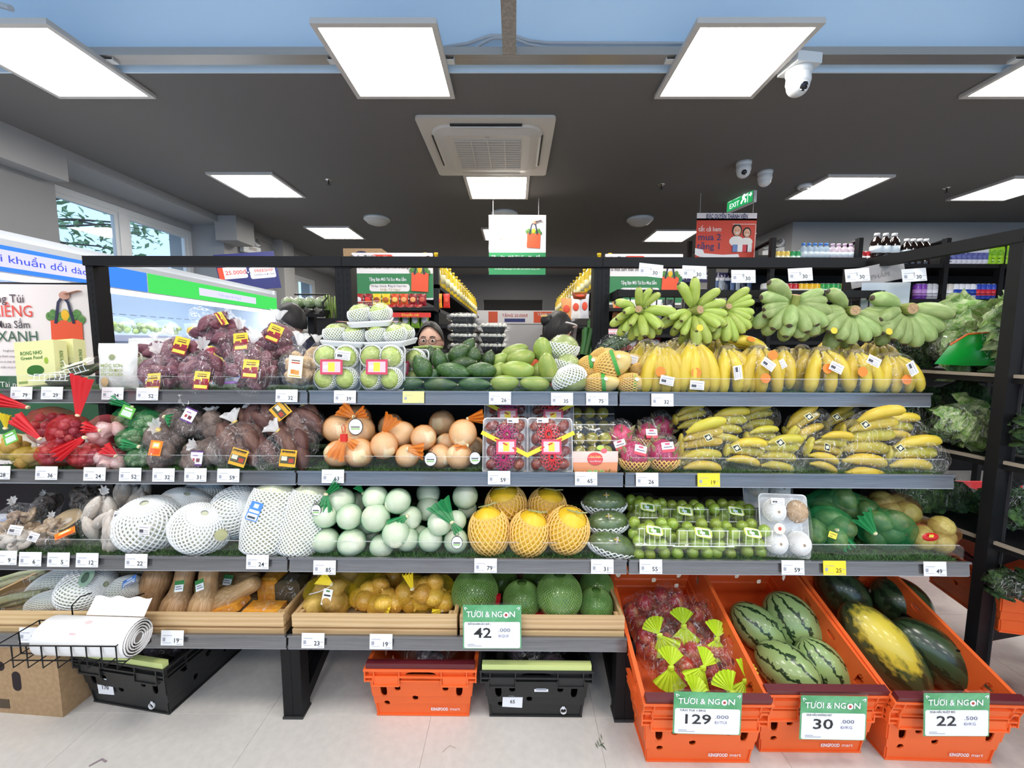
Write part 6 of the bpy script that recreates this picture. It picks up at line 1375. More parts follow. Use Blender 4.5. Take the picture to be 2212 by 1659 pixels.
for k, (px, py, Y, w, h, td, lb, l) in enumerate(((520, 960, 1.54, 110, 96, (-.25, -.3, 1), (515, 988, 16), 'clear bag of brown sweet potatoes with a yellow label, tied upright'), (620, 970, 1.54, 130, 84, (-.5, -.4, .7), (622, 990, 5), 'clear bag of brown sweet potatoes with a yellow label, front centre'), (570, 905, 1.64, 120, 60, (-.8, -.2, .5), (606, 887, 50), 'clear bag of brown sweet potatoes lying on top at the back'), (660, 920, 1.62, 80, 84, (-.2, 0, 1), None, 'clear bag of brown sweet potatoes beside the orange melon nets'))):
    t = bagged('potato_bag', l, 'potato bag', px, py, Y, w, h, 'sweet_potato', SPOT, M_BRN, 8, (17, 16, 36), 50 + k, td, bag=M_BAGU, tailm=M_BAGT, group='bags of brown sweet potatoes', tie_m=M_GOLD, align=(.5, -.3, -1), tail_scale=.9)
    if lb: stick(t, L_TANUNG, .060, .062, lb[0], lb[1], Y - .068, (-10, lb[2], 0))
    if lb and k < 2: q = P(lb[0] - 1, lb[1] - 13, Y - .078) - t.location; text('TÀ NUNG', t, q, .009, INK, .01, rot=(80, lb[2], 0))
# pale melons in orange nets
M_MEL = mat('cream_melon', (.76, .58, .32), .5, col2=(.82, .68, .45), nscale=3, var=.06); M_TAGW = flat('#eeeeee')
def hang_tag(t, px, py, Y, w=.044, dark=True):
    q = P(px, py, Y) - t.location; o = thing('hang_tag', None, None, q, (-6, 0, 0)); o.parent = t
    ob('tag_rim', MB().ell((0, .001, 0), (w * .52, .0012, w * .58), 20, 10), INK, o); ob('tag_face', MB().ell((0, -.0006, 0), (w * .47, .0012, w * .53), 20, 10), M_TAGW, o)
    ob('tag_print', MB().b2(-w * .3, w * .3, -.0026, -.002, -.002, .001), INK, o); ob('tag_bar', MB().b2(-w * .3, w * .3, -.0026, -.002, -.010, -.005), flat('#9ac878'), o)
    ob('tag_loop', MB().tube([(0, 0, w * .55), (.008, -.002, w * .75), (-.004, 0, w * .95), (-.008, 0, w * .7), (0, 0, w * .55)], .0013, 5), INK, o)
    return o
def melons(name, label, balls, mt, net, tm, tf, tagp, group, s_mesh=MELON, mname='melon', hang=None):
    q = P(balls[0][0], balls[0][1], balls[0][2]); t = thing(name, label, 'melon bag', q, group=group)
    for (px, py, Y, r_) in balls:
        s = S(Y, q.z); p = P(px, py, Y) - q; m = put(mname, s_mesh, mt, t, p, scale=r_ * s, d=(random.uniform(-1, 1), -.6, random.uniform(-.8, .8)))
        ob('net', MB().ell((0, 0, 0), (1.035, 1.035, 1.035), 16, 11, fn=lambda v: nz(v, 3, .05)), net, m, smooth=True)
    if tf:
        for f in tf: tuft(t, *f[:2], f[2], *f[3:6], tm)
    for g in tagp: hang_tag(t, *g)
    return t
random.seed(21)
melons('melon_net', 'orange net of cream melons with a red clasp, front bag beside the sweet potatoes', [(732, 980, 1.54, 29), (776, 978, 1.54, 31), (756, 962, 1.60, 26)], M_MEL, N_ORG, N_ORGT, [(742, 944, 1.49, 722, 992, 44), (742, 944, 1.50, 768, 966, 30)], [], 'orange nets of cream melons')
melons('melon_net', 'orange net of cream melons at the back, with a large round tag', [(730, 926, 1.64, 31), (776, 930, 1.63, 33), (770, 905, 1.72, 30), (795, 955, 1.70, 26)], M_MEL, N_ORG, N_ORGT, [(764, 900, 1.58, 735, 880, 44), (764, 900, 1.58, 790, 890, 30)], [(768, 922, 1.56, .056)], 'orange nets of cream melons')
melons('melon_net', 'orange net of cream melons in the middle of the shelf', [(830, 962, 1.55, 29), (868, 938, 1.62, 28), (880, 985, 1.54, 25), (915, 945, 1.55, 27), (845, 920, 1.74, 26)], M_MEL, N_ORG, N_ORGT, [(828, 935, 1.56, 850, 900, 40), (880, 970, 1.50, 915, 975, 40)], [(930, 992, 1.49, .046)], 'orange nets of cream melons')
melons('melon_net', 'orange net of cream melons beside the plum trays', [(1000, 936, 1.56, 30), (950, 985, 1.55, 26), (992, 986, 1.54, 28), (965, 960, 1.62, 24), (955, 915, 1.74, 28), (1025, 965, 1.64, 22)], M_MEL, N_ORG, N_ORGT, [(1010, 962, 1.52, 985, 972, 26), (1010, 905, 1.6, 1045, 900, 34)], [(1026, 990, 1.49, .042)], 'orange nets of cream melons')
for t_ in [o for o in bpy.data.objects if o.name.startswith('melon_net')]: pass
ob('clasp', MB().b2(-.011, .011, -.008, .008, -.016, .010), flat('#d02820'), bpy.data.objects['melon_net'], P(743, 944, 1.485) - bpy.data.objects['melon_net'].location)
ob('clasp_loop', MB().tube([(-.004, 0, .008), (-.008, 0, .030), (0, 0, .040), (.006, 0, .028), (.004, 0, .008)], .0014, 5), flat('#d02820'), bpy.data.objects['melon_net'], P(743, 940, 1.485) - bpy.data.objects['melon_net'].location)
# plum trays
M_PLUM = mat('dark_red_plum', (.16, .020, .018), .22, col2=(.26, .05, .03), nscale=3, var=.2, coat=.3)
def plum_tray(px, py, Y, netc, dr, label, rz):
    q = P(px, py, Y); s = S(Y, q.z); w, h = 98 * s, 118 * s; t = thing('plum_tray', label, 'plum tray', q, (72, 0, rz), group='trays of dark red plums')
    ob('tray', tray_mesh(w, h, .014), M_TRAY, t); rg = random.Random(px)
    for j in range(4):
        for i in range(3):
            ob('plum', MANGO, M_PLUM, t, ((i - 1) * w * .29, (j - 1.5) * h * .225, .022 + (.008 if i == 1 else 0)), (rg.uniform(-20, 20), 90 * (j % 2), rg.uniform(0, 90)), (.025, .024, .028))
    for j in (-1, 1): ob('net_sleeve', sphere_net(-1.4, 1.4, 14, 9, .028).mesh('net_sleeve'), mat('net_' + netc, hexc(netc), .6), t, (.006 * j * dr, j * h * .20 - .005, .036), (0, 0, 0), (w * .24, h * .23, .028))
    b = MB(); b.ell((0, 0, .028), (w * .49, h * .49, .036), 18, 9, fn=lambda p: (math.copysign(abs(p.x) ** .55, p.x), math.copysign(abs(p.y) ** .55, p.y), p.z)); ob('wrap', b, M_WRAP, t, smooth=True)
    ob('yellow_band', MB().box((.0, .0, .066), (w * 1.12, .015, .001), rot=(0, 0, -26 * dr)), flat('#f0dc30'), t)
    for x in (-.03, .0, .035): ob('band_print', MB().box((x, -math.tan(R(26 * dr)) * x, .0668), (.018, .006, .0006), rot=(0, 0, -26 * dr)), flat('#c84028'), t)
    ob('label', L_GUAVA, None, t, (.004, -.01, .0665), (-90, 0, 0), (w * .42, .05, h * .26)); ob('price_sticker', L_WHITE, None, t, (dr * w * .16, h * .42, .06), (-90, 0, 0), (.042, .03, .018))
plum_tray(1092, 962, 1.54, '#b02468', 1, 'white tray of dark red plums in a magenta net, beside the melons', 0); plum_tray(1187, 962, 1.54, '#e03038', -1, 'white tray of dark red plums in a red net, beside the boxed plums', -2)
plum_tray(1095, 898, 1.72, '#b02468', 1, 'plum tray at the back behind the magenta netted tray', 0); plum_tray(1190, 900, 1.72, '#e03038', -1, 'plum tray at the back behind the red netted tray', 0)
# boxed olive plums
M_OLV = mat('olive_plum', (.22, .21, .03), .25, col2=(.45, .33, .04), nscale=2.5, var=.2, coat=.3)
def plum_box(px, py, Y, label, front=True):
    q = P(px, py, Y); s = S(Y, q.z); w, h = 100 * s, 104 * s; t = thing('plum_box', label, 'plum box', q, (-20, 0, 2)); d = .11
    for lv in range(3):
        for i in range(3):
            for j in range(2): ob('plum', ball, M_OLV, t, ((i - 1) * w * .29, -d * .22 + j * d * .42, .03 + lv * h * .27), scale=.0245)
    mb = MB().lathe([(0, 0), (.92, 0), (1, .62), (1.05, .64), (1.0, .66), (.9, .98), (0, 1.0)], 4, fn=lambda a, r, z: (math.cos(a + PI / 4) * r * w * .7071, math.sin(a + PI / 4) * r * d * .7071, z * h)); ob('clear_box', mb, M_CLAM, t)
    rb = MB()
    for z in (.64, .97): rb.tube([(-w * .49, -d * .5, z * h), (w * .49, -d * .5, z * h)], .002, 4)
    ob('box_rim', rb, M_CLAME, t)
    if front:
        ob('orange_sleeve', MB().poly([(-w * .45, -d * .48, 0), (w * .45, -d * .48, 0), (w * .48, -d * .51, h * .2), (-w * .48, -d * .51, h * .2)], .001, (0, 1, 0)), flat('#ef9a68'), t); ob('pale_sleeve', MB().poly([(-w * .48, -d * .512, h * .2), (w * .48, -d * .512, h * .2), (w * .5, -d * .53, h * .42), (-w * .5, -d * .53, h * .42)], .001, (0, 1, 0)), flat('#f4cfc4'), t)
        ob('badge', MB().ell((0, -d * .53, h * .27), (.030, .0012, .024), 20, 8), flat('#e04848'), t); text('Quà Quýt', t, (0, -d * .55, h * .31), .008, flat('#f4d860'), .01, .04); text('Good Moment', t, (0, -d * .55, h * .22), .006, WHITE, .01, .042)
        ob('leaf_badge', MB().ell((.022, -d * .54, h * .49), (.014, .001, .010), 12, 6), flat('#b8d860'), t); ob('small_badge', MB().ell((.035, -d * .545, h * .43), (.012, .001, .009), 12, 6), flat('#f06070'), t)
        for x in (-.022, 0, .022): ob('green_dot', MB().ell((x, -d * .50, .004), (.009, .001, .006), 10, 5), flat('#9ac870'), t)
plum_box(1280, 1022, 1.56, 'clear box of olive plums with an orange sleeve and red badge'); plum_box(1275, 965, 1.72, 'clear box of olive plums at the back behind the sleeved box', False)
# dragon fruit
M_DRA = mat('dragon_fruit', (.50, .020, .10), .4, col2=(.62, .06, .18), nscale=4, var=.1); M_DRL = mat('dragon_scale', (.20, .30, .08), .5, col2=(.45, .10, .12), nscale=3)
def dragon(px, py, Y, w, h, label, lab, net=True, tilt=(0, 0, 0)):
    q = P(px, py, Y); s = S(Y, q.z); t = thing('dragon_fruit', label, 'dragon fruit', q, tilt, group='bagged dragon fruits'); rx, rz = w / 2 * s, h / 2 * s
    put('flesh', MELON, M_DRA, t, (0, 0, 0), scale=(rx, rx, rz)); rg = random.Random(px)
    for k in range(16):
        a = k * 2.4; z = -.7 + 1.5 * k / 15; r_ = (1 - z * z * .8) ** .5; d = Vector((math.cos(a) * r_, math.sin(a) * r_, z + .55)); b = Vector((math.cos(a) * r_ * rx, math.sin(a) * r_ * rx, z * rz))
        put('scale_leaf', MB().tube([(0, 0, -.006), (0, 0, .012), (0, 0, .030)], [.011, .008, .001], 6, flat=.35), M_DRL, t, b * .97, d=d, up=(math.cos(a), math.sin(a), 0))
    if net: put('foam_net', NET_HALF, M_FOAMY, t, (0, 0, -.004), scale=(rx * 1.15, rx * 1.15, rz * 1.08))
    ob('bag', MB().ell((0, 0, .012), (rx * 1.22, rx * 1.2, rz * 1.35), 18, 12, fn=lambda p: nz(p, 4, .1, px)), M_BAG, t, smooth=True)
    ob('label', L_DRAG, None, t, (lab[0] * s, -rx * 1.25, lab[1] * s), (-22, lab[2], 0), (.044, .03, .036))
dragon(1370, 985, 1.545, 58, 60, 'dragon fruit in a yellow net and clear bag beside the boxed plums', (2, 22, 14)); dragon(1432, 982, 1.545, 60, 62, 'dragon fruit in a yellow net and clear bag beside the bananas', (-4, 26, -6))
dragon(1340, 945, 1.63, 50, 54, 'dragon fruit behind, with its label turned to the boxed plums', (-8, -8, -18), False); dragon(1398, 940, 1.65, 46, 50, 'dragon fruit behind between the two netted ones', (0, 10, 0), True); dragon(1428, 925, 1.74, 50, 50, 'dragon fruit at the back with long green scales', (0, -100, 0), False)
# packed yellow bananas
DIA = MB().poly([(-1, 0, 0), (0, 0, -.8), (1, 0, 0), (0, 0, .8)]); DIA2 = MB().poly([(-.8, -.02, 0), (0, -.02, -.62), (.8, -.02, 0), (0, -.02, .62)]); DIA3 = MB().poly([(-.4, -.04, -.2), (.1, -.04, -.4), (.4, -.04, .15), (-.1, -.04, .4)])
DIAM = mmesh('diamond_label', [(DIA, flat('#d8d2a8')), (DIA2, flat('#26302c')), (DIA3, flat('#d8d8c0'))], False)
def banana_pack(px, py, Y, w, n, tilt, label, seed, dia=None, mesh=None, flip=False, film_on=True):
    """n fingers lying one above the other, bowed upwards, in a clear sleeve"""
    q = P(px, py, Y); s = S(Y, q.z); t = thing('banana_pack', label, 'bananas', q, (0, tilt, 0), group='sleeved yellow bananas on the second shelf'); rg = random.Random(seed); L_ = w * s; st = L_ * .20
    for k in range(n):
        f = k - (n - 1) / 2
        d = Vector((-1 if flip else 1, .12 * f * .3, -f * .10 + .18)); p0 = Vector(((.5 if flip else -.5) * L_, -.018 * abs(f) ** 1.2 + .02, -f * st - .25 * st))
        put('banana', mesh or (BANA if rg.random() < .6 else BANB), None, t, p0, scale=L_ * rg.uniform(.96, 1.04) * (1 - .05 * abs(f)), d=d, up=(0, -.35, 1))
    ob('crown', MB().ell((((.5 if flip else -.5)) * L_, .02, 0), (.012, .02, st * n * .3), 10, 8), M_BANG, t, smooth=True)
    if film_on: ob('sleeve', MB().ell((0, 0, .1 * st), (L_ * .58, .062, st * (n * .5 + .55)), 22, 12, fn=lambda p: nz((math.copysign(abs(p.x) ** .75, p.x), p.y, p.z), 4, .07, seed)), M_BAG, t, smooth=True)
    if dia: ob('diamond_label', DIAM, None, t, Matrix.Rotation(-R(tilt), 3, 'Y') @ (P(dia[0], dia[1], Y - .072) - q), (-12, dia[2] - tilt if len(dia) > 2 else 0, 0), .021)
    return t
bp = [(1523, 968, 1.55, 96, 5, 2, 'largest front pack beside the dragon fruit', (1530, 945, 20)), (1615, 985, 1.55, 82, 3, 14, 'low pack with a white paper, second from the dragon fruit', (1592, 968, 20)), (1575, 925, 1.63, 80, 4, 10, 'wrapped pack in wrinkled film, behind the front packs', None), (1498, 905, 1.66, 70, 3, -6, 'green-tipped pack at the back above the dragon fruit', None),
      (1690, 985, 1.55, 84, 4, 12, 'greenish front pack in the middle of the shelf', (1686, 956, 10)), (1640, 905, 1.68, 74, 3, -4, 'dull yellow pack at the back in the middle', None), (1650, 950, 1.62, 64, 3, 8, 'pack between the two middle front packs', None), (1790, 980, 1.55, 76, 5, 20, 'front pack with a tilted dark label near the end', (1787, 966, 60)), (1745, 920, 1.63, 84, 3, -24, 'arched pack behind with small white sticker', (1748, 900, 10)),
      (1722, 950, 1.60, 56, 3, -50, 'pack standing on end in the shaded middle', None), (1880, 965, 1.55, 112, 6, 8, 'biggest stacked pack of six fingers near the end', (1870, 917, 10)), (1825, 910, 1.68, 70, 3, -20, 'pack at the back behind the biggest pack', (1808, 901, 14)), (1945, 930, 1.60, 80, 3, 12, 'pack resting on the last pack', (1920, 919, 12)), (1980, 990, 1.55, 104, 3, 8, 'last pack at the end of the second shelf', (1945, 968, 10)), (1480, 1000, 1.57, 70, 2, -4, 'low bunch under the largest front pack', None)]
for k, (px, py, Y, w, n, tl, l, dia) in enumerate(bp): banana_pack(px, py, Y, w, n, tl, 'clear sleeve of yellow bananas, ' + l, k, dia, mesh=[None, None, BANB, BANB, BANB, BANB, BANB, None, None, BANB, None, None, None, None, BANB][k])
t = thing('paper_leaflet', 'orange leaflet lying on the bananas at the end of the second shelf', 'leaflet', P(1945, 905, 1.66), (-30, 26, 0)); card(t, 'sheet', .09, .05, (0, 0, 0), flat('#c8733c')); text('CHUỐI GIÀ', t, (0, -.001, .008), .008, WHITE)
# ================================================================ third shelf
M_MUSH = mat('brown_mushroom', (.30, .20, .125), .7, col2=(.46, .34, .24), nscale=5, var=.2); M_MUSHD = mat('wood_ear', (.035, .026, .022), .4, col2=(.09, .065, .05), nscale=6, bump=(12, .6)); M_WHM = mat('white_mushroom', (.60, .52, .44), .6, col2=(.70, .63, .56), nscale=4, var=.1)
CAPM = MB().lathe([(.22, -.9), (.26, -.2), (.3, 0), (.95, -.05), (1, .08), (.75, .35), (.3, .48), (0, .5)], 14, fn=lambda a, r, z: (r * (1 + .08 * math.sin(a * 3)) * math.cos(a), r * math.sin(a), z)).mesh('mushroom', True)
for k, (px, py, Y, w, h, mt, l) in enumerate(((40, 1130, 1.50, 90, 90, M_MUSH, 'clear pack of pale brown mushrooms at the frame edge'), (40, 1165, 1.46, 90, 44, M_WHM, 'low pack of pale mushrooms in front at the frame edge'), (120, 1150, 1.47, 80, 70, M_MUSH, 'clear pack of mushrooms beside the oyster mushrooms'), (190, 1075, 1.60, 84, 60, M_MUSHD, 'bag of dark wood ear mushrooms at the back'), (100, 1095, 1.60, 80, 54, M_MUSHD, 'bag of dark mushrooms behind the front packs'))):
    t = bagged('mushroom_pack', l, 'mushroom pack', px, py, Y, w, h, 'mushroom', [CAPM], mt, 12, (15, 15, 15), 60 + k, (.3, -.4, .7), bag=M_BAGU, tailm=M_BAGT, group='packs of mushrooms', tail_scale=.6)
    if k == 0: stick(t, L_WHITE, .05, .032, 33, 1145, Y - .06, (-20, 8, 0))
    if k == 2: stick(t, L_ORNG, .085, .022, 140, 1152, Y - .062, (-20, -24, 0)); stick(t, L_WHITE, .034, .03, 72, 1160, Y - .062, (-20, 18, 0))
mb = MB().lathe([(.55, -.08), (.62, .0), (.9, .12), (1.0, .22), (.96, .27), (.7, .2), (.25, .06), (0, .02)], 18, fn=lambda a, r, z: (r * (1 + .06 * math.sin(a * 4)) * math.cos(a), r * math.sin(a), z)); t = thing('oyster_mushroom', 'single tan oyster mushroom cap on the packs', 'mushroom', P(146, 1126, 1.50), (32, 0, 0)); ob('cap', mb, mat('tan_mushroom', (.42, .31, .18), .6), t, scale=.05, smooth=True); ob('stalk', MB().cyl((0, 0, -.03), (0, 0, .004), .016, .022, 10), M_WHM, t, smooth=True)
for k, (px, py, Y, w, h, l) in enumerate(((222, 1120, 1.50, 92, 110, 'clear bag of king oyster mushrooms beside the mushroom packs'), (258, 1150, 1.46, 62, 84, 'clear bag of king oyster mushrooms beside the cabbages'), (285, 1075, 1.62, 90, 60, 'clear bag of king oyster mushrooms at the back'))):
    t = bagged('mushroom_pack', l, 'mushroom pack', px, py, Y, w, h, 'king_oyster', [AVO], M_WHM, 9, (12, 12, 34), 70 + k, (.5, -.3, .8), bag=M_BAGU, tailm=M_BAGT, group='packs of mushrooms', align=(.5, -.2, 1), tail_scale=.6)
    if k == 0: stick(t, L_WHITE, .035, .028, 256, 1113, 1.43, (-14, 10, 0))
M_CAB = mat('pale_cabbage', (.62, .64, .46), .6, col2=(.74, .75, .62), nscale=3, bump=(6, .4))
def cab(px, py, Y, w, h, label, tl=0, lab=None, stem=None, mesh=None):
    q = P(px, py, Y); s = S(Y, q.z); t = thing('netted_cabbage', label, 'cabbage', q, (0, 0, 0), group='cabbages in white nets'); sc = (w / 2 * s, min(w, h) / 2 * s, h / 2 * s)
    o = put('cabbage', CABB, M_CAB, t, (0, 0, 0), scale=sc); o.rotation_euler = (0, R(tl), 0); o = put('foam_net', NET_FULL, M_FOAM, t, (0, 0, 0), scale=[c * 1.005 for c in sc]); o.rotation_euler = (R(20), R(tl), 0)
    if lab: stick(t, L_WHITE, .040, .040, lab[0], lab[1], Y - sc[1] * 1.06, (-4, lab[2], 0))
    if stem: put('stem', MB().lathe([(.02, -.012), (.018, .004), (0, .006)], 12), mat('cabbage_stem', (.42, .42, .22), .7), t, P(stem[0], stem[1], Y - sc[1] * .8) - q, d=(.7, -.8, 0))
    return t
cab(325, 1133, 1.50, 124, 116, 'large cabbage in a white net with a barcode label, beside the mushrooms', 10, (311, 1145, 4)); cab(434, 1142, 1.47, 116, 100, 'cabbage in a white net in front with its stem showing', 30, None, (478, 1157)); cab(405, 1095, 1.60, 110, 74, 'cabbage in a white net lying behind the front two', 20); cab(440, 1068, 1.68, 90, 56, 'cabbage at the back with a small barcode', 0, (423, 1068, 12)); cab(515, 1105, 1.56, 106, 110, 'cabbage in a white net beside the long cabbages', 60); cab(555, 1065, 1.72, 90, 50, 'cabbage in a white net at the very back', 0)
M_CHC = mat('chinese_cabbage', (.66, .70, .46), .5, col2=(.78, .79, .66), nscale=5, stretch=(4, 4, .6))
for px, py, Y, w, h, tl, l, lb in ((588, 1118, 1.49, 100, 150, 6, 'long chinese cabbage in a white net with a blue label', (576, 1092)), (660, 1122, 1.49, 86, 150, 10, 'long chinese cabbage in a white net beside the green melon nets', None)):
    q = P(px, py, Y); s = S(Y, q.z); t = thing('netted_cabbage', l, 'cabbage', q, (-18, tl, 0), group='cabbages in white nets'); sc = (w * s * .98, w * s * .9, h / 2 * s); put('cabbage', CHINC, M_CHC, t, (0, 0, 0), scale=sc); put('foam_net', NET_CHC, M_FOAM, t, (0, 0, 0), scale=sc)
    if lb: ob('label', L_BLUE, None, t, (-.022, -w * s * .52, .028), (-2, 10, 0), (.044, .04, .064))
# white melons in green nets
M_WML = mat('pale_green_melon', (.66, .70, .52), .45, col2=(.74, .77, .62), nscale=3, var=.05); random.seed(5)
N_GRM = netm('light_green_net', (.08, .52, .26), 0.)
melons('melon_net', 'green net of pale melons with a round tag, beside the chinese cabbage', [(738, 1082, 1.50, 28), (705, 1112, 1.47, 27), (755, 1116, 1.46, 27), (705, 1168, 1.46, 27), (760, 1172, 1.45, 30), (770, 1085, 1.58, 22), (800, 1150, 1.56, 22)], M_WML, N_GRM, N_GRNT, [(704, 1068, 1.46, 730, 1045, 26), (704, 1068, 1.45, 700, 1105, 40)], [(683, 1102, 1.43, .036)], 'green nets of pale melons', mname='melon')
melons('melon_net', 'green net of pale melons in the middle bag', [(811, 1075, 1.50, 27), (860, 1082, 1.49, 27), (812, 1118, 1.46, 30), (887, 1118, 1.50, 24), (825, 1180, 1.46, 26), (855, 1152, 1.44, 29), (880, 1165, 1.46, 25), (795, 1130, 1.54, 24)], M_WML, N_GRM, N_GRNT, [(880, 1115, 1.44, 842, 1138, 36), (785, 1065, 1.5, 770, 1050, 20)], [], 'green nets of pale melons')
melons('melon_net', 'green net of pale melons with a barcode tag, beside the yellow melons', [(930, 1165, 1.46, 26), (985, 1168, 1.46, 26), (950, 1130, 1.44, 26), (985, 1125, 1.48, 22), (1005, 1072, 1.56, 27), (925, 1065, 1.62, 25), (925, 1098, 1.58, 25), (905, 1160, 1.52, 24), (1010, 1100, 1.60, 20)], M_WML, N_GRM, N_GRNT, [(976, 1128, 1.41, 945, 1085, 60), (976, 1128, 1.41, 990, 1150, 24)], [(987, 1172, 1.41, .040)], 'green nets of pale melons')
# yellow melons in yellow nets
M_YML = mat('golden_melon', (.84, .52, .02), .4, col2=(.88, .58, .05), nscale=3)
for px, py, Y, w, h, tl, l in ((1093, 1090, 1.60, 86, 84, (20, -10), 'golden melon in a yellow net, back row beside the green nets'), (1182, 1094, 1.60, 80, 78, (14, 12), 'golden melon in a yellow net, back row beside the papayas'), (1057, 1148, 1.48, 86, 102, (0, -6), 'golden melon in a yellow net, front row beside the green nets'), (1143, 1152, 1.47, 86, 100, (10, 14), 'golden melon in a yellow net, middle of the front row'), (1225, 1145, 1.47, 90, 104, (22, 14), 'golden melon with a wide bare side, front row beside the papayas')):
    q = P(px, py, Y); s = S(Y, q.z); t = thing('netted_melon', l, 'melon', q, (tl[0], tl[1], 0), group='golden melons in yellow nets'); sc = (w / 2 * s, w / 2 * s, h / 2 * s); put('melon', MELON, M_YML, t, (0, 0, 0), scale=sc); put('foam_net', NET_HIGH, M_FOAMY, t, (0, 0, 0), scale=[c * 1.01 for c in sc])
    st = MB().tube([(0, 0, sc[2]), (.004, -.006, sc[2] + .016), (.012, -.02, sc[2] + .02)], .003, 6); st.tube([(-.03, -.004, sc[2] + .010), (.012, -.016, sc[2] + .02), (.04, -.012, sc[2] + .026)], .0026, 6); ob('stem', st, mat('dry_stem', (.34, .36, .16), .7), t, smooth=True)
# green papayas in film and white nets
M_PAP = mat('dark_green_papaya', (.06, .11, .03), .25, col2=(.11, .17, .05), nscale=4, coat=.4)
for px, py, Y, w, h, a, l in ((1305, 1085, 1.60, 92, 56, 0, 'film wrapped green papaya in a white net, uppermost'), (1312, 1128, 1.53, 88, 52, -4, 'film wrapped green papaya in a white net, middle'), (1322, 1178, 1.46, 104, 54, 14, 'film wrapped green papaya in a white net, lowest')):
    q = P(px, py, Y); s = S(Y, q.z); t = thing('netted_papaya', l, 'papaya', q, (0, a, 0), group='wrapped green papayas'); sc = (w / 2 * s, h / 2 * s * 1.1, h / 2 * s); put('papaya', WMEL, M_PAP, t, (0, 0, 0), scale=sc); put('foam_net', NET_HALF, M_FOAM, t, (0, 0, 0), scale=[c * 1.02 for c in sc]); put('wrap', WMEL, M_WRAPU, t, (0, 0, 0), scale=[c * 1.06 for c in sc])
    put('sticker', MB().ell((0, 0, 0), (.017, .0014, .012), 16, 6), M_TAGW, t, (-.002, -sc[1] * .74, sc[2] * .86), d=(0, .7, .7)); ob('sticker_stars', MB().box((-.002, -sc[1] * .80, sc[2] * .90), (.022, .002, .003), rot=(-40, 0, 0)), flat('#e0b030'), t)
# clamshells of green jujubes
M_JUJ = mat('green_jujube', (.26, .38, .04), .25, col2=(.38, .47, .08), nscale=3, var=.15, coat=.3)
L_LEAF = pcard('#c8d858', [(.08, .1, .92, .9, '#f2f4e0'), (.16, .2, .40, .7, '#7aa028'), (.45, .3, .85, .8, '#4a7a18'), (.3, .35, .6, .6, '#cfe0ee')], 'leaf', .3)
for px, py, Y, w, h, l in ((1400, 1186, 1.47, 76, 96, 'clear clamshell of green jujubes in front beside the papayas'), (1500, 1186, 1.47, 118, 90, 'clear clamshell of green jujubes in front, middle'), (1602, 1182, 1.48, 96, 84, 'clear clamshell of green jujubes in front beside the sapodilla tray'), (1465, 1128, 1.60, 110, 70, 'clear clamshell of green jujubes in the rear, papaya side'), (1570, 1128, 1.60, 100, 70, 'clear clamshell of green jujubes in the rear, sapodilla side'), (1388, 1120, 1.62, 60, 70, 'clear clamshell of green jujubes at the back corner')):
    q = P(px, py + 12, Y); s = S(Y, q.z); W, H = w * s, h * s * .86; D = .12; t = thing('jujube_clamshell', l, 'jujube box', q, (4, 0, 0), group='clamshells of green jujubes'); rg = random.Random(px + py)
    nx = max(3, int(W / .042))
    for lv in range(3):
        for i in range(nx):
            for j in range(2): ob('jujube', ball, M_JUJ, t, ((i - (nx - 1) / 2) * W * .92 / nx + rg.uniform(-.011, .011), -D * .24 + j * D * .45, .022 + lv * H * .30 + rg.uniform(-.008, .008)), scale=(.0215, .0215, .023))
    clamshell(t, W, D, H)
    ob('label', L_LEAF, None, t, (-.005, -D * .52, H * .92), (-52, 10, 0), (.062, .03, .036))
# sapodilla trays
M_SAP = mat('sapodilla', (.38, .24, .12), .55, col2=(.48, .33, .19), nscale=6); random.seed(4)
for px, py, Y, l, rot in ((1690, 1135, 1.47, 'white tray of netted sapodillas standing in front of the green avocado nets', (76, 0, -6)), (1655, 1085, 1.64, 'white tray of netted sapodillas leaning at the back', (74, 0, -4))):
    q = P(px, py, Y); s = S(Y, q.z); w, h = 98 * s, 134 * s; t = thing('sapodilla_tray', l, 'sapodilla tray', q, rot, group='sapodilla trays'); ob('tray', tray_mesh(w, h, .016), M_TRAY, t)
    for i, j in ((-1, 1), (1, 1), (-1, -1), (1, -1)):
        o = ob('sapodilla', WMEL, M_SAP, t, (i * w * .23, j * h * .24, .028), None, (.036, .040, .032))
        if (i, j) != (1, 1) or 'back' in l: ob('foam_net', NET_FULL, M_FOAM, o)
        else: ob('foam_net', NET_HALF, M_FOAM, o)
    b = MB(); b.ell((0, 0, .030), (w * .49, h * .49, .040), 18, 9, fn=lambda p: (math.copysign(abs(p.x) ** .55, p.x), math.copysign(abs(p.y) ** .55, p.y), p.z)); ob('wrap', b, M_WRAP, t, smooth=True)
    ob('label', L_WHITE, None, t, (-w * .22, h * .40, .055), (-90, 0, 0), (.045, .03, .022)); put('sticker', MB().lathe([(0, .001), (.017, .0008), (.019, 0)], 18), flat('#efe6cc'), t, (-w * .24, -.002, .062), d=(0, 0, 1)); ob('sticker_print', MB().ell((-w * .24, -.002, .0635), (.006, .007, .0006), 10, 6), flat('#c84028'), t)
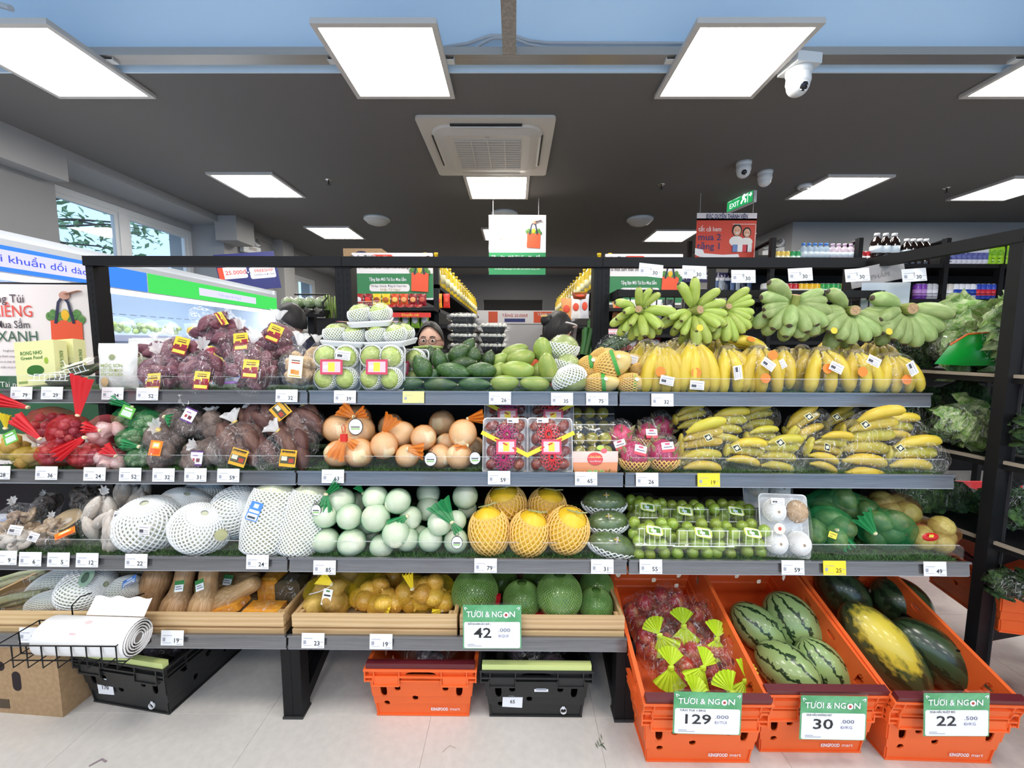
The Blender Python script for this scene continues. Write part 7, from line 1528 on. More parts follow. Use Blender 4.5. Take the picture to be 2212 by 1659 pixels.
# avocados in green nets
M_AVG = mat('green_avocado', (.05, .13, .035), .4, col2=(.12, .20, .06), nscale=4, var=.2)
for px, py, Y, w, h, n, tf, l in ((1785, 1145, 1.50, 110, 104, 7, (1808, 1145, 1835, 1185, 36), 'green net of avocados in front beside the sapodilla tray, pale yellow card'), (1915, 1145, 1.50, 120, 90, 7, (1890, 1152, 1862, 1112, 48), 'green net of avocados in front with its knot in the middle'), (1800, 1085, 1.60, 130, 60, 6, (1830, 1085, 1870, 1100, 40), 'green net of avocados at the back'), (1860, 1105, 1.58, 80, 60, 4, None, 'loose green avocados net between the two front nets')):
    t = netbag('avocado_net', l, 'avocado bag', px, py, Y, w, h, 'avocado', [AVO, WMEL], M_AVG, n, (22, 22, 27), 80 + px, N_GRN, N_GRNT, tf, 'green nets of avocados', d=.7)
    if px == 1785: stick(t, L_YEL, .032, .022, 1799, 1156, 1.43, (-10, 20, 0))
# pears in net, with red label
M_PEAR = mat('golden_pear', (.40, .30, .07), .5, col2=(.50, .40, .12), nscale=6, var=.12)
for px, py, Y, w, h, n, l in ((2018, 1155, 1.50, 104, 66, 5, 'brown net of golden pears with a red label at the end of the third shelf'), (1930, 1100, 1.62, 110, 70, 6, 'brown net of golden pears at the back beside the avocado nets')):
    t = netbag('pear_net', l, 'pear bag', px, py, Y, w, h, 'pear', [ball], M_PEAR, n, (24, 24, 23), 90 + n, netm('brown_net', (.30, .12, .03), .08), N_REDT, None, 'nets of golden pears', d=.75)
    if n == 5: put('red_clip', MB().ell((0, 0, 0), (.030, .006, .016), 14, 8), flat('#c81818', .3), t, P(2010, 1160, 1.43) - t.location); stick(t, L_YEL, .016, .010, 2012, 1158, 1.42)
# greens on the lower side shelves
for k, (px, py, Y, w, h, l) in enumerate(((2050, 900, 1.80, 160, 90, 'bag of dark curly greens on the middle side shelf'), (2080, 915, 1.62, 110, 80, 'clear bag of pale gourds on the middle side shelf'), (2195, 935, 1.5, 90, 90, 'curly parsley bag beyond the side post, middle shelf'), (2010, 1060, 1.75, 150, 80, 'bag of dark leaves on the lowest side shelf'), (2190, 1090, 1.5, 90, 100, 'dark herb bag beyond the side post, lowest shelf'), (2190, 1210, 1.8, 90, 90, 'dark patterned produce sack beyond the side post'))):
    greens(px, py, Y, w, h, [M_KALE, M_LET, M_KALE, M_KALE, M_KALE, mat('mussel_dark', (.02, .02, .03), .3, col2=(.25, .25, .28), nscale=7, nlo=.6, nhi=.7)][k], l, 30 + k)
# ================================================================ bottom shelf: slatted wooden trays
M_PINE = mat('pine_wood', (.58, .38, .18), .55, col2=(.68, .48, .26), nscale=2.2, wave='Z', stretch=(.6, 8, 8), coords='Object', var=.08)
M_PINEE = mat('pine_end', (.40, .24, .10), .6, col2=(.55, .36, .17), nscale=5, wave='X', stretch=(4, 4, 4), coords='Object')
ZB = SH[3][0] + .022
def wood_tray(x0, x1, label, seed):
    t = thing('wooden_tray', label, 'wooden tray', (x0, 1.375, ZB - .008), (0, 0, 0), group='slatted pine trays'); W = x1 - x0; D = .52
    def plank(c, d, m=M_PINE): ob('plank', MB().box(c, d), m, t)
    for y in (0, D): plank((W / 2, y, .056), (W, .014, .044)); plank((W / 2, y, .013), (W, .014, .024))
    for x in (.007, W - .007):
        plank((x, D / 2, .056), (.014, D - .014, .044), M_PINEE); plank((x, D / 2, .013), (.014, D - .014, .024), M_PINEE)
        for y in (.018, D - .018): ob('corner_post', MB().box((x + (.012 if x < W / 2 else -.012), y, .040), (.026, .02, .074)), M_PINEE, t)
    for k in range(5): plank((W / 2, .06 + k * .10, .004), (W - .03, .085, .008))
    return t
wood_tray(-2.0, -1.425, 'pine tray of leeks and netted gourds at the frame edge', 1); wood_tray(-1.415, -.815, 'pine tray of butternut squashes', 2); wood_tray(-.785, -.20, 'pine tray of potatoes and onions', 3); wood_tray(-.19, .392, 'pine tray of green pomelos behind the 42.000 card', 4)
# leeks
M_LEEK = mat('leek', (.26, .28, .12), .5, col2=(.42, .40, .24), nscale=4, var=.25)
for k, (px, py, Y, l) in enumerate(((35, 1262, 1.60, 'bagged bundle of long green stalks at the frame edge, upper'), (40, 1298, 1.50, 'bagged bundle of long green stalks at the frame edge, lower'))):
    t = thing('stalk_bundle', l, 'vegetable bundle', P(px, py, Y), (0, -14, 8)); rg = random.Random(k)
    for j in range(9): y, z = rg.uniform(-.03, .03), rg.uniform(-.03, .03); ob('stalk', MB().tube([(-.14, y, z), (0, y, z * 1.1), (.10, y * .8, z * .8 - .005)], [.009, .010, .008], 7), M_LEEK, t, smooth=True)
    ob('bag', MB().ell((0, 0, 0), (.15, .05, .045), 16, 9, fn=lambda p: nz(p, 4, .12, k)), M_BAG, t, smooth=True)
# netted gourds
M_GRD = mat('pale_gourd', (.50, .56, .36), .5, col2=(.62, .66, .48), nscale=4)
for px, py, Y, w, h, d, l, lb in ((120, 1262, 1.58, 130, 56, (1, 0, .45), 'long gourd in a white net lying at the back beside the stalks', 0), (105, 1300, 1.48, 110, 44, (1, -.1, .3), 'long gourd in a white net lying low in front', 0), (188, 1273, 1.48, 112, 92, (1, -.2, .35), 'fat gourd in a white net with an oval sticker', 1), (260, 1282, 1.50, 110, 62, (1, -.1, .55), 'long gourd in a white net with a blue label', 2), (265, 1240, 1.66, 100, 50, (1, 0, .3), 'gourd in a white net at the back of the tray', 0)):
    q = P(px, py, Y); s = S(Y, q.z); t = thing('netted_gourd', l, 'gourd', q, group='gourds in white nets'); sc = (h / 2 * s, h / 2 * s, w / 2 * s); put('gourd', WMEL, M_GRD, t, (0, 0, 0), scale=sc, d=d); put('foam_net', NET_FULL, M_FOAM, t, (0, 0, 0), scale=sc, d=d)
    if lb == 1: put('oval_sticker', MB().ell((0, 0, 0), (.034, .024, .0012), 16, 6), flat('#8aa890'), t, P(187, 1246, Y - .05) - q, d=(.1, -.8, .6)); put('oval_print', MB().ell((0, 0, .001), (.018, .012, .001), 12, 6), flat('#3f5a48'), t, P(184, 1248, Y - .053) - q, d=(.1, -.8, .6))
    if lb == 2: stick(t, L_BLUE, .06, .028, 279, 1256, Y - .055, (-40, -28, 0))
# butternut squashes
M_BUT = mat('butternut', (.42, .24, .10), .5, col2=(.58, .38, .20), nscale=3, stretch=(6, 6, .8), var=.1)
for k, (px, py, Y, L_, d, l) in enumerate(((333, 1280, 1.50, 54, (0, -.35, -1), 'butternut squash standing beside the netted gourds'), (390, 1280, 1.48, 56, (.06, .4, 1), 'butternut squash with a green label, second in the tray'), (446, 1280, 1.48, 56, (-.06, .4, 1), 'butternut squash with a green label, third in the tray'), (512, 1282, 1.50, 52, (.9, .1, .55), 'dark butternut squash lying behind the cut piece'), (510, 1255, 1.60, 50, (1, 0, .1), 'butternut squash at the back with a pale label'))):
    q = P(px, py, Y); s = S(Y, q.z); t = thing('butternut_squash', l, 'squash', q, group='butternut squashes'); put('squash', BUTTER, M_BUT, t, (0, 0, 0), scale=(L_ * s * .82, L_ * s * .82, L_ * s), d=d)
    if k in (1, 2, 4): stick(t, L_SQSH, .036, .038, [0, 387, 431, 0, 492][k], [0, 1266, 1264, 0, 1253][k], Y - .055, (-24, [0, -8, -22, 0, 6][k], 0))
M_PUMP = mat('cut_pumpkin', (.80, .30, .02), .5, col2=(.86, .42, .06), nscale=5); 
for px, py, Y, w, h, a, l in ((500, 1308, 1.47, 66, 18, -18, 'wrapped wedge of cut orange pumpkin lying in the squash tray'), (572, 1316, 1.45, 84, 16, 0, 'wrapped slab of cut orange pumpkin at the front of the squash tray'), (590, 1270, 1.58, 50, 60, 60, 'tall wrapped pumpkin piece at the back of the squash tray'), (632, 1280, 1.55, 60, 70, 75, 'shiny wrapped dark piece standing at the end of the squash tray')):
    q = P(px, py, Y); s = S(Y, q.z); t = thing('pumpkin_piece', l, 'pumpkin', q, (0, a if a < 50 else 0, 0), group='wrapped pumpkin pieces'); mb = MB().lathe([(.55, -.5), (1, -.42), (1.02, .42), (.6, .5)], 4, fn=lambda b, r, z: (math.cos(b + PI / 4) * r * w * s * .62, math.sin(b + PI / 4) * r * .05, z * h * s)); ob('flesh', mb, M_PUMP if a < 70 else mat('pumpkin_skin', (.08, .06, .03), .5), t); ob('wrap', MB().ell((0, 0, 0), (w * s * .56, .05, h * s * .62), 16, 9, fn=lambda p: nz(p, 5, .15)), M_BAG, t, smooth=True)
# potatoes and onions in yellow nets
for px, py, Y, w, h, tf, l, tagp in ((712, 1285, 1.48, 112, 84, (716, 1262, 690, 1248, 40), 'yellow net of potatoes with a white hang tag', (706, 1290)), (735, 1250, 1.60, 90, 56, None, 'yellow net of potatoes at the back of the tray', None)):
    t = netbag('potato_net', l, 'potato bag', px, py, Y, w, h, 'potato', LUMP, M_POT, 6, (22, 20, 29), px, N_YEL, N_YELT, tf, 'yellow nets of potatoes', d=.8)
    if tagp: stick(t, L_CARDT, .034, .058, tagp[0], tagp[1], 1.415, (-10, 10, 0), name='hang_tag'); ob('tag_string', MB().tube([P(712, 1268, 1.42) - t.location, P(690, 1278, 1.42) - t.location, P(668, 1284, 1.43) - t.location], .0016, 5), WHITE, t)
M_ONI = mat('yellow_onion', (.62, .30, .03), .3, col2=(.74, .48, .09), nscale=4, stretch=(5, 5, .5), var=.15)
for k, (px, py, Y, w, h, tf, l) in enumerate(((800, 1278, 1.52, 90, 84, None, 'yellow net of onions beside the potato net'), (830, 1305, 1.47, 80, 48, (822, 1310, 840, 1322, 30), 'yellow net of onions low in front with a white tag'), (900, 1285, 1.49, 90, 80, (890, 1272, 880, 1240, 26), 'yellow net of onions with a tall yellow tuft'), (950, 1280, 1.50, 70, 80, (955, 1318, 935, 1326, 24), 'yellow net of onions beside the pomelos'), (860, 1255, 1.62, 120, 50, None, 'yellow net of onions at the back of the tray'))):
    netbag('onion_net', l, 'onion bag', px, py, Y, w, h, 'onion', [ONION], M_ONI, 6 if k != 4 else 8, (22, 22, 20), px, N_YEL, N_YELT, tf, 'yellow nets of onions', d=.8)
# pomelos
M_POM = mat('green_pomelo', (.07, .19, .025), .22, col2=(.13, .27, .05), nscale=5, var=.12, coat=.7)
NETP = sphere_net(-1.45, 1.3, 44, 34, .012, 1.012).mesh('mesh_sleeve')
for k, (px, py, Y, r_, l) in enumerate(((1026, 1280, 1.50, 49, 'largest film wrapped green pomelo behind the card, beside the onions'), (1127, 1296, 1.49, 40, 'film wrapped green pomelo beside the price card'), (1208, 1285, 1.47, 48, 'film wrapped green pomelo in the middle of the tray'), (1287, 1308, 1.48, 36, 'small green pomelo in the front corner of the tray'), (1288, 1268, 1.58, 36, 'film wrapped green pomelo behind the corner one'), (1165, 1258, 1.64, 36, 'green pomelo at the back between two front ones'), (1082, 1258, 1.66, 36, 'green pomelo at the back behind the red label'))):
    q = P(px, py, Y); s = S(Y, q.z); t = thing('pomelo', l, 'pomelo', q, group='green pomelos'); put('fruit', POMELO, M_POM, t, (0, 0, 0), scale=r_ * s, d=(.1, -.1, 1)); put('mesh_sleeve', NETP, mat('green_fine_net', (.16, .30, .06), .5), t, (0, 0, 0), scale=r_ * s); put('wrap', POMELO, M_WRAPU, t, (0, 0, 0), scale=r_ * s * 1.03)
    if k in (0, 2): ob('red_label', MB().box((r_ * s * (.98 if k == 0 else -.75), -.02, -.02 if k == 0 else -r_ * s * .86), (.022, .02, .05) if k == 0 else (.07, .02, .014), rot=(0, 10 if k == 0 else 14, 0)), flat('#b81828', .3), t)

# ================================================================ promotion cards
M_PG = mat('card_green', hexc('#4f9a66'), .35, col2=hexc('#6ab080'), nscale=3)
def promo_card(px, py, Y, wpx, hpx, num, thou, unit, name, label, rot):
    q = P(px, py, Y); s = S(Y, q.z); w, h = wpx * s, hpx * s; t = thing('promotion_card', label, 'price card', q, rot, group='green promotion cards')
    card(t, 'plastic_sleeve', w * 1.02, h * 1.06, (0, .0012, .003), M_ACR); card(t, 'green_backing', w, h, (0, 0, 0), M_PG, .003); card(t, 'white_panel', w * .96, h * .595, (0, -.0012, -h * .185), WHITE, .006)
    text('TƯƠI & NG', t, (-w * .13, -.002, h * .285), h * .135, WHITE, .016, w * .61); text('N', t, (w * .345, -.002, h * .285), h * .135, WHITE, .016, w * .095)
    ob('letter_o_ring', MB().lathe([(h * .068, .0006), (h * .036, .0008), (h * .068, 0)], 20), WHITE, t, (w * .240, -.0015, h * .275), (90, 0, 0)); ob('letter_o_fruit', MB().ell((w * .240, -.002, h * .275), (h * .034, .001, h * .034), 12, 6), flat('#b04038'), t)
    for sx in (-1, 1):
        for a in (0, 1): ob('spark', MB().box((sx * (w * .465 - a * .004), -.0015, h * (.415 + .02 * a)), (.0022, .001, .010), rot=(0, sx * (25 + 35 * a), 0)), WHITE, t)
    text(name, t, (-w * .22, -.002, h * .07), h * .046, INK, .01, w * .38 if len(name) > 12 else w * .26)
    text(num, t, (-w * .16, -.002, -h * .145), h * .23, INK, .012, w * (.38 if len(num) > 2 else .30)); text(thou, t, (w * .21, -.002, -h * .075), h * .085, flat('#5a5a78'), 0, w * .20); text(unit.replace('Đ', 'D'), t, (w * .20, -.002, -h * .205), h * .066, flat('#7a76a0'), 0, w * .17); ob('letter_bar', MB().b2(w * .105, w * .135, -.0021, -.0019, -h * .208, -h * .200), flat('#7a76a0'), t)
    for k in range(2): ob('fine_print', MB().b2(-w * .42, -w * (.30 if k == 0 else .18), -.002, -.0014, -h * (.40 + .035 * k), -h * (.388 + .035 * k)), GREYINK, t)
    return t
promo_card(1063, 1354, 1.335, 126, 94, '42', '.000', 'Đ/QUẢ', 'BƯỞI DA XANH LÃO ( QUẢ )', 'green topped promotion card reading 42.000 clipped to the bottom rail', (-6, -.5, 0))

# ================================================================ plastic crates
def crate_meshes(mc, md):
    """nesting crate 0.40 wide, 0.60 deep, 0.31 high with vent holes, ribbed rim"""
    W0, D0, W1, D1, H = .338, .535, .375, .575, .205
    def wall(p00, p10, p11, p01, holes, th, inward):
        """bilinear wall with elliptic or slotted holes (u, v, ru, rv); built on a grid whose cells near holes are dropped and replaced by rims"""
        nu, nv = 64, 40; V = {}; mb = MB(); p = [Vector(x) for x in (p00, p10, p11, p01)]
        def pt(u, v): return (p[0] * (1 - u) + p[1] * u) * (1 - v) + (p[3] * (1 - u) + p[2] * u) * v
        n_ = (p[1] - p[0]).cross(p[3] - p[0]).normalized() * (1 if inward else -1)
        def inside(u, v):
            for (hu, hv, ru, rv) in holes:
                x, y = (u - hu) / ru, (v - hv) / rv
                if abs(x) ** 2.6 + abs(y) ** 2.6 < 1: return True
            return False
        keep = [[not inside((i + .5) / nu, (j + .5) / nv) for j in range(nv)] for i in range(nu)]
        vs = []; idx = {}
        def vid(i, j, k):
            if (i, j, k) not in idx:
                u, v = i / nu, j / nv
                for (hu, hv, ru, rv) in holes:                       # snap corners at a hole edge onto its outline
                    x, y = (u - hu) / ru, (v - hv) / rv; r_ = (abs(x) ** 2.6 + abs(y) ** 2.6) ** (1 / 2.6)
                    if .75 < r_ < 1.28: u, v = hu + x / r_ * ru, hv + y / r_ * rv
                step = (.004 if v < .42 else 0) + (.004 if v < .24 else 0)
                q = pt(u, v) + n_ * (th * k + step); idx[i, j, k] = len(vs); vs.append(q)
            return idx[i, j, k]
        fs = []
        for i in range(nu):
            for j in range(nv):
                if not keep[i][j]: continue
                fs.append((vid(i, j, 0), vid(i + 1, j, 0), vid(i + 1, j + 1, 0), vid(i, j + 1, 0))); fs.append((vid(i, j, 1), vid(i, j + 1, 1), vid(i + 1, j + 1, 1), vid(i + 1, j, 1)))
                for (di, dj, a, b) in ((-1, 0, (i, j + 1), (i, j)), (1, 0, (i + 1, j), (i + 1, j + 1)), (0, -1, (i, j), (i + 1, j)), (0, 1, (i + 1, j + 1), (i, j + 1))):
                    I, J = i + di, j + dj
                    if not (0 <= I < nu and 0 <= J < nv) or not keep[I][J]: fs.append((vid(*a, 0), vid(*a, 1), vid(*b, 1), vid(*b, 0)))
        return mb.add(vs, fs)
    c0 = [(-W0 / 2, 0), (W0 / 2, 0), (W0 / 2, D0), (-W0 / 2, D0)]; e = (D1 - D0) / 2; c1 = [(-W1 / 2, -e), (W1 / 2, -e), (W1 / 2, D0 + e), (-W1 / 2, D0 + e)]
    fh = [(.12, .56, .032, .13), (.88, .56, .032, .13), (.26, .60, .030, .06), (.74, .60, .030, .06), (.43, .38, .030, .058), (.13, .25, .030, .055), (.5, .87, .15, .07)]
    sh = [(.12, .74, .02, .12), (.30, .60, .022, .065), (.5, .60, .035, .10), (.70, .60, .022, .065), (.2, .3, .02, .06), (.45, .36, .02, .06), (.8, .32, .02, .06), (.88, .74, .02, .12), (.38, .84, .035, .06), (.62, .84, .035, .06), (.62, .26, .02, .06)]
    out = []
    for k, hs in ((0, fh), (1, sh), (2, fh), (3, sh)):
        a, b = c0[k], c0[(k + 1) % 4]; A, B = c1[k], c1[(k + 1) % 4]
        out.append(wall((*a, .004), (*b, .004), (*B, H), (*A, H), hs, -.004, False).mesh('crate_wall'))
    bot = MB().b2(-W0 / 2, W0 / 2, 0, D0, 0, .006)
    for k in range(6): pass
    rim = MB(); X, Y0, Y1 = W1 / 2, -e, D0 + e
    for z0, z1, o in ((H - .004, H + .004, .014), (H - .030, H - .024, .012), (H - .046, H - .041, .010)):
        rim.b2(-X - o, X + o, Y0 - o, Y0, z0, z1); rim.b2(-X - o, X + o, Y1, Y1 + o, z0, z1); rim.b2(-X - o, -X, Y0, Y1, z0, z1); rim.b2(X, X + o, Y0, Y1, z0, z1)
    for x in (-X - .010, -X * .88, -X * .40, 0, X * .40, X * .88, X + .010): 
        if abs(x) > .01: rim.b2(x - .002, x + .002, Y0 - .013, Y0, H - .045, H + .002)
    for s in (-1, 1):
        rim.b2(s * X * .40, s * X * .90, Y0 - .016, Y0, H - .060, H - .054); rim.b2(s * X * .4 - .002, s * X * .4 + .002, Y0 - .016, Y0, H - .058, H - .03); rim.b2(s * X * .9 - .002, s * X * .9 + .002, Y0 - .016, Y0, H - .058, H - .03); rim.b2(s * X * .42, s * X * .88, Y0 - .012, Y0 - .010, H - .058, H - .03)
        for y in (.05, .15, .38, .48): rim.b2(s * X, s * (X + .012), y, y + .004, H - .045, H)
    bars = MB(); bars.b2(-X - .006, X + .006, Y0 - .010, Y0 + .012, H + .004, H + .024); bars2 = MB().b2(-X - .006, X + .006, Y1 - .012, Y1 + .010, H + .004, H + .024)
    return out, bot.mesh('crate_bottom'), rim.mesh('crate_rim'), bars.mesh('carry_bar'), bars2.mesh('carry_bar')
CRM = crate_meshes(None, None)
M_ORC = mat('orange_crate_plastic', (.84, .135, .025), .5, bump=(220, .06), coords='Object'); M_ORB = mat('maroon_bar', (.11, .012, .018), .4); M_BKC = mat('black_crate_plastic', (.013, .014, .014), .45, bump=(220, .06), coords='Object'); M_LIM = flat('#c8d488')
def crate(loc, rot, label, cm, bm, logo=None, group='plastic produce crates'):
    t = thing('plastic_crate', label, 'crate', loc, rot, group=group)
    for k, m in enumerate(CRM[0]): ob('wall', m, cm, t)
    ob('bottom', CRM[1], cm, t); ob('rim', CRM[2], cm, t); ob('carry_bar', CRM[3], bm, t); ob('carry_bar', CRM[4], bm, t)
    if logo == 'word':
        text('KINGFOOD', t, (.062, -.003, .030), .012, WHITE, .03, .062, rot=(92, 0, 0)); text('mart', t, (.118, -.003, .031), .012, WHITE, 0., .036, rot=(92, 0, 0))
    if logo == 'ring':
        ob('ring_logo', MB().tube([(math.cos(a) * .011, 0, math.sin(a) * .011) for a in [R(115 + 310 * i / 20) for i in range(21)]], .0042, 6, flat=.2), WHITE, t, (.10, -.004, .030)); ob('ring_leaf', MB().poly([(-.006, 0, .010), (0, 0, .003), (.006, 0, .010), (.003, 0, .018), (0, 0, .013), (-.003, 0, .018)], .001, (0, 1, 0)), WHITE, t, (.10, -.004, .030))
    return t
def paper(t, w, h, loc, s_, rot=(90, 4, 0)):
    card(t, 'paper_label', w, h, loc, WHITE, 0, .0008, rot); text(s_, t, (loc[0], loc[1] - .0012, loc[2] - .004), h * .26, INK, .005, rot=rot); text('A21000S', t, (loc[0] - .004, loc[1] - .0012, loc[2] + h * .36), h * .08, GREYINK, rot=rot)
# under the bottom shelf
crate((-.330, 1.385, 0), (0, 0, 0), 'orange crate on the floor under the middle bay', M_ORC, M_ORB, 'word')
c = crate((.083, 1.385, 0), (0, 0, 0), 'black crate with lime bars on the floor under the pomelos, paper label reading 65', M_BKC, M_LIM, 'ring'); paper(c, .072, .052, (-.085, -.012, .075), '65', (90, 3, 0)); card(c, 'barcode_label', .05, .028, (.018, -.016, .128), WHITE, 0, .0008); ob('barcode', MB().b2(.0, .036, -.018, -.0169, .121, .129), GREYINK, c)
c = crate((-1.425, 1.405, 0), (0, 0, -9), 'black crate with lime bars on the floor beside the carton, paper label reading 170', M_BKC, M_LIM, 'ring'); paper(c, .07, .062, (-.09, -.012, .085), '170', (90, -4, 0))
M_VIO = mat('violet_content', (.05, .035, .05), .4, col2=(.12, .09, .12), nscale=5)
for k, (x, y, l) in enumerate(((-.33, 1.66, 'bag of violet onions inside the orange floor crate'), (.083, 1.66, 'dark bagged produce inside the black floor crate under the pomelos'), (-1.38, 1.68, 'dark bagged produce inside the black floor crate by the carton'))):
    t = thing('produce_sack', l, 'produce bag', (x, y, .13), group='bags in the floor crates'); rg = random.Random(k)
    for j in range(14): ob('onion', ball, M_VIO, t, (rg.uniform(-.12, .12), rg.uniform(-.22, .2), rg.uniform(0, .06)), scale=.038)
    ob('bag', MB().ell((0, 0, .05), (.16, .25, .085), 20, 10, fn=lambda p: nz(p, 5, .16, k)), M_BAG, t, smooth=True)
q = PZ(-40, 1538, 0)
t = thing('cardboard_box', 'brown cardboard carton with hand holes on the floor at the frame edge', 'cardboard box', (-1.915, 1.385, 0), (0, 0, -4)); M_HOLE = mat('hole_dark', (.015, .008, .01), .9)
ob('carton', MB().b2(-.28, .28, 0, .38, 0, .29), M_CARD, t)
for (x, z, w, h) in ((.02, .185, .095, .036), (.11, .13, .034, .075), (-.11, .15, .034, .075)): ob('hand_hole', MB().poly([(p[0] + x, -.001, p[1] + z) for p in rr(w, h, min(w, h) * .48, 4)], .001, (0, 1, 0)), M_HOLE, t)
ob('stamp', MB().b2(.02, .07, -.0015, 0, .02, .055), flat('#4a3c2c'), t)
# three double stacked display crates in front of the banana bay
disp = [(.604, 1.225, 0, 0, 'apple bags'), (.995, 1.262, 0, 0, 'striped watermelons'), (1.392, 1.235, 0, -1.5, 'dark watermelons')]
for k, (x, y, z, rz, l) in enumerate(disp):
    crate((x, y, 0), (0, 0, rz), 'lower orange crate under the crate of ' + l, M_ORC, M_ORB, 'word', 'display crates')
    crate((x, y + .045, .062), (18, 0, rz), 'upper orange crate filled with ' + l + ', propped up at the back', M_ORC, M_ORB, None, 'display crates')
cards = [(1528, 1541, '129', '.000', 'Đ/TÚI', 'TÁO TÚI 1.5KG', 146, 94), (1800, 1551, '30', '.000', 'Đ/KG', 'DƯA HẤU KHÔNG HẠT', 142, 98), (2066, 1544, '22', '.500', 'Đ/KG', 'DƯA HẤU RUỘT ĐỎ', 136, 96)]
for k, (px, py, n_, th, un, nm, w, h) in enumerate(cards):
    promo_card(px, py, disp[k][1] - .064, w, h, n_, th, un, nm, 'green topped promotion card reading %s%s on the crates of %s' % (n_, th, disp[k][4]), (-3, [1, .5, -2][k], disp[k][3]))
def rest(px, py, y0, r):
    """point on the pixel's ray that lies r above the tilted floor of an upper crate"""
    d = ray(px, py); k = math.tan(R(18)); z0 = .072 + r / math.cos(R(18)) - k * (y0 + .045)
    return CAM + d * ((z0 - CAM.z) / (d.z - k * d.y))
# apples in bags with lime paper fans
M_APL = mat('red_apple', (.40, .025, .03), .3, col2=(.52, .26, .09), nscale=2.2, nlo=.42, nhi=.7, var=.15); APL = MB().lathe([(0, -.78), (.2, -.86), (.6, -.78), (.92, -.3), (1, .15), (.85, .62), (.45, .84), (.15, .74), (0, .62)], 16).mesh('apple', True); M_FAN = mat('lime_paper', (.55, .72, .03), .5, var=.05)
fans = [(1403, 1338, 1.46, 92, 84, -30), (1452, 1320, 1.52, 60, 90, 0), (1518, 1345, 1.47, 76, 86, 15), (1424, 1400, 1.36, 80, 80, 10), (1488, 1400, 1.36, 90, 90, 40), (1572, 1425, 1.33, 70, 90, 30), (1468, 1458, 1.27, 96, 66, 30), (1545, 1448, 1.27, 90, 76, -30)]
for k, (px, py, Y, w, h, a) in enumerate(fans):
    q = rest(px, py, disp[0][1], .085 if k < 6 else .075); Y = q.y; s = S(Y, q.z); t = thing('apple_bag', 'bag of red apples with a lime paper fan, %s' % ['back row beside the crate wall', 'back row middle', 'back row beside the watermelons', 'middle row, pomelo side', 'middle row centre', 'middle row, watermelon side', 'front row, pomelo side', 'front row, watermelon side'][k], 'apple bag', q, group='apple bags with lime fans'); rg = random.Random(k)
    for p in pack_points(6, w * s * .62, .075, h * s * .56, rg): put('apple', APL, M_APL, t, p + Vector((0, .035, -.015)), scale=.036, d=(rg.gauss(0, 1), rg.gauss(0, 1), 1))
    ob('bag', MB().ell((0, .035, -.012), (w * s * .64, .095, h * s * .62), 18, 11, fn=lambda p: nz(p, 4, .12, k)), M_BAG, t, smooth=True)
    fm_ = MB()
    for sg in (0, 180):
        fm_.grid(lambda u, v: (math.cos(R(sg + 40 + 100 * u)) * v * .080 * (1 if sg else .75), -.006 * math.cos(u * 44) * v - .012 * (1 - v), math.sin(R(sg + 40 + 100 * u)) * v * .080 * (1 if sg else .75)), 23, 5)
    put('paper_fan', fm_.mesh('paper_fan', False), M_FAN, t, (0, -.104, .016), rot=(-26, a, 0)); ob('fan_knot', MB().ell((0, -.116, .016), (.012, .008, .012), 10, 7, fn=lambda p: nz(p, 4, .3)), M_FAN, t)
# watermelons
def stripes(name, light, dark, n, thr, blotch=None):
    m = mat(name, light, .3, coat=.3); nt = m.node_tree; N = nt.nodes; L = nt.links; b = N['Principled BSDF']
    tc = N.new('ShaderNodeTexCoord'); sub = N.new('ShaderNodeVectorMath'); sub.operation = 'SUBTRACT'; sub.inputs[1].default_value = (.5, .5, .5); L.new(tc.outputs['Generated'], sub.inputs[0])
    no = N.new('ShaderNodeTexNoise'); no.inputs['Scale'].default_value = 9; no.inputs['Detail'].default_value = 5; L.new(tc.outputs['Generated'], no.inputs[0])
    gr = N.new('ShaderNodeTexGradient'); gr.gradient_type = 'RADIAL'; L.new(sub.outputs[0], gr.inputs[0])
    a = N.new('ShaderNodeMath'); a.operation = 'MULTIPLY_ADD'; a.inputs[1].default_value = n * 6.2832; L.new(gr.outputs[0], a.inputs[0])
    nn = N.new('ShaderNodeMath'); nn.operation = 'MULTIPLY'; nn.inputs[1].default_value = 7.0; L.new(no.outputs[0], nn.inputs[0]); L.new(nn.outputs[0], a.inputs[2])
    s_ = N.new('ShaderNodeMath'); s_.operation = 'SINE'; L.new(a.outputs[0], s_.inputs[0])
    cr = N.new('ShaderNodeValToRGB'); e = cr.color_ramp.elements; e[0].position = thr; e[1].position = thr + .10; e[0].color = (*light, 1); e[1].color = (*dark, 1); L.new(s_.outputs[0], cr.inputs[0]); col = cr.outputs[0]
    if blotch:
        mx = N.new('ShaderNodeMix'); mx.data_type = 'RGBA'; sx = N.new('ShaderNodeSeparateXYZ'); L.new(sub.outputs[0], sx.inputs[0]); r2 = N.new('ShaderNodeVectorMath'); r2.operation = 'DISTANCE'; r2.inputs[1].default_value = blotch[1]; L.new(sub.outputs[0], r2.inputs[0])
        c2 = N.new('ShaderNodeValToRGB'); c2.color_ramp.elements[0].position = .52; c2.color_ramp.elements[1].position = .66; c2.color_ramp.elements[0].color = (1, 1, 1, 1); c2.color_ramp.elements[1].color = (0, 0, 0, 1); ad = N.new('ShaderNodeMath'); ad.operation = 'MULTIPLY_ADD'; ad.inputs[1].default_value = .5; L.new(no.outputs[0], ad.inputs[0]); L.new(r2.outputs['Value'], ad.inputs[2]); L.new(ad.outputs[0], c2.inputs[0]); L.new(c2.outputs[0], mx.inputs[0]); L.new(col, mx.inputs[6]); mx.inputs[7].default_value = (*blotch[0], 1); col = mx.outputs[2]
    L.new(col, b.inputs['Base Color']); return m
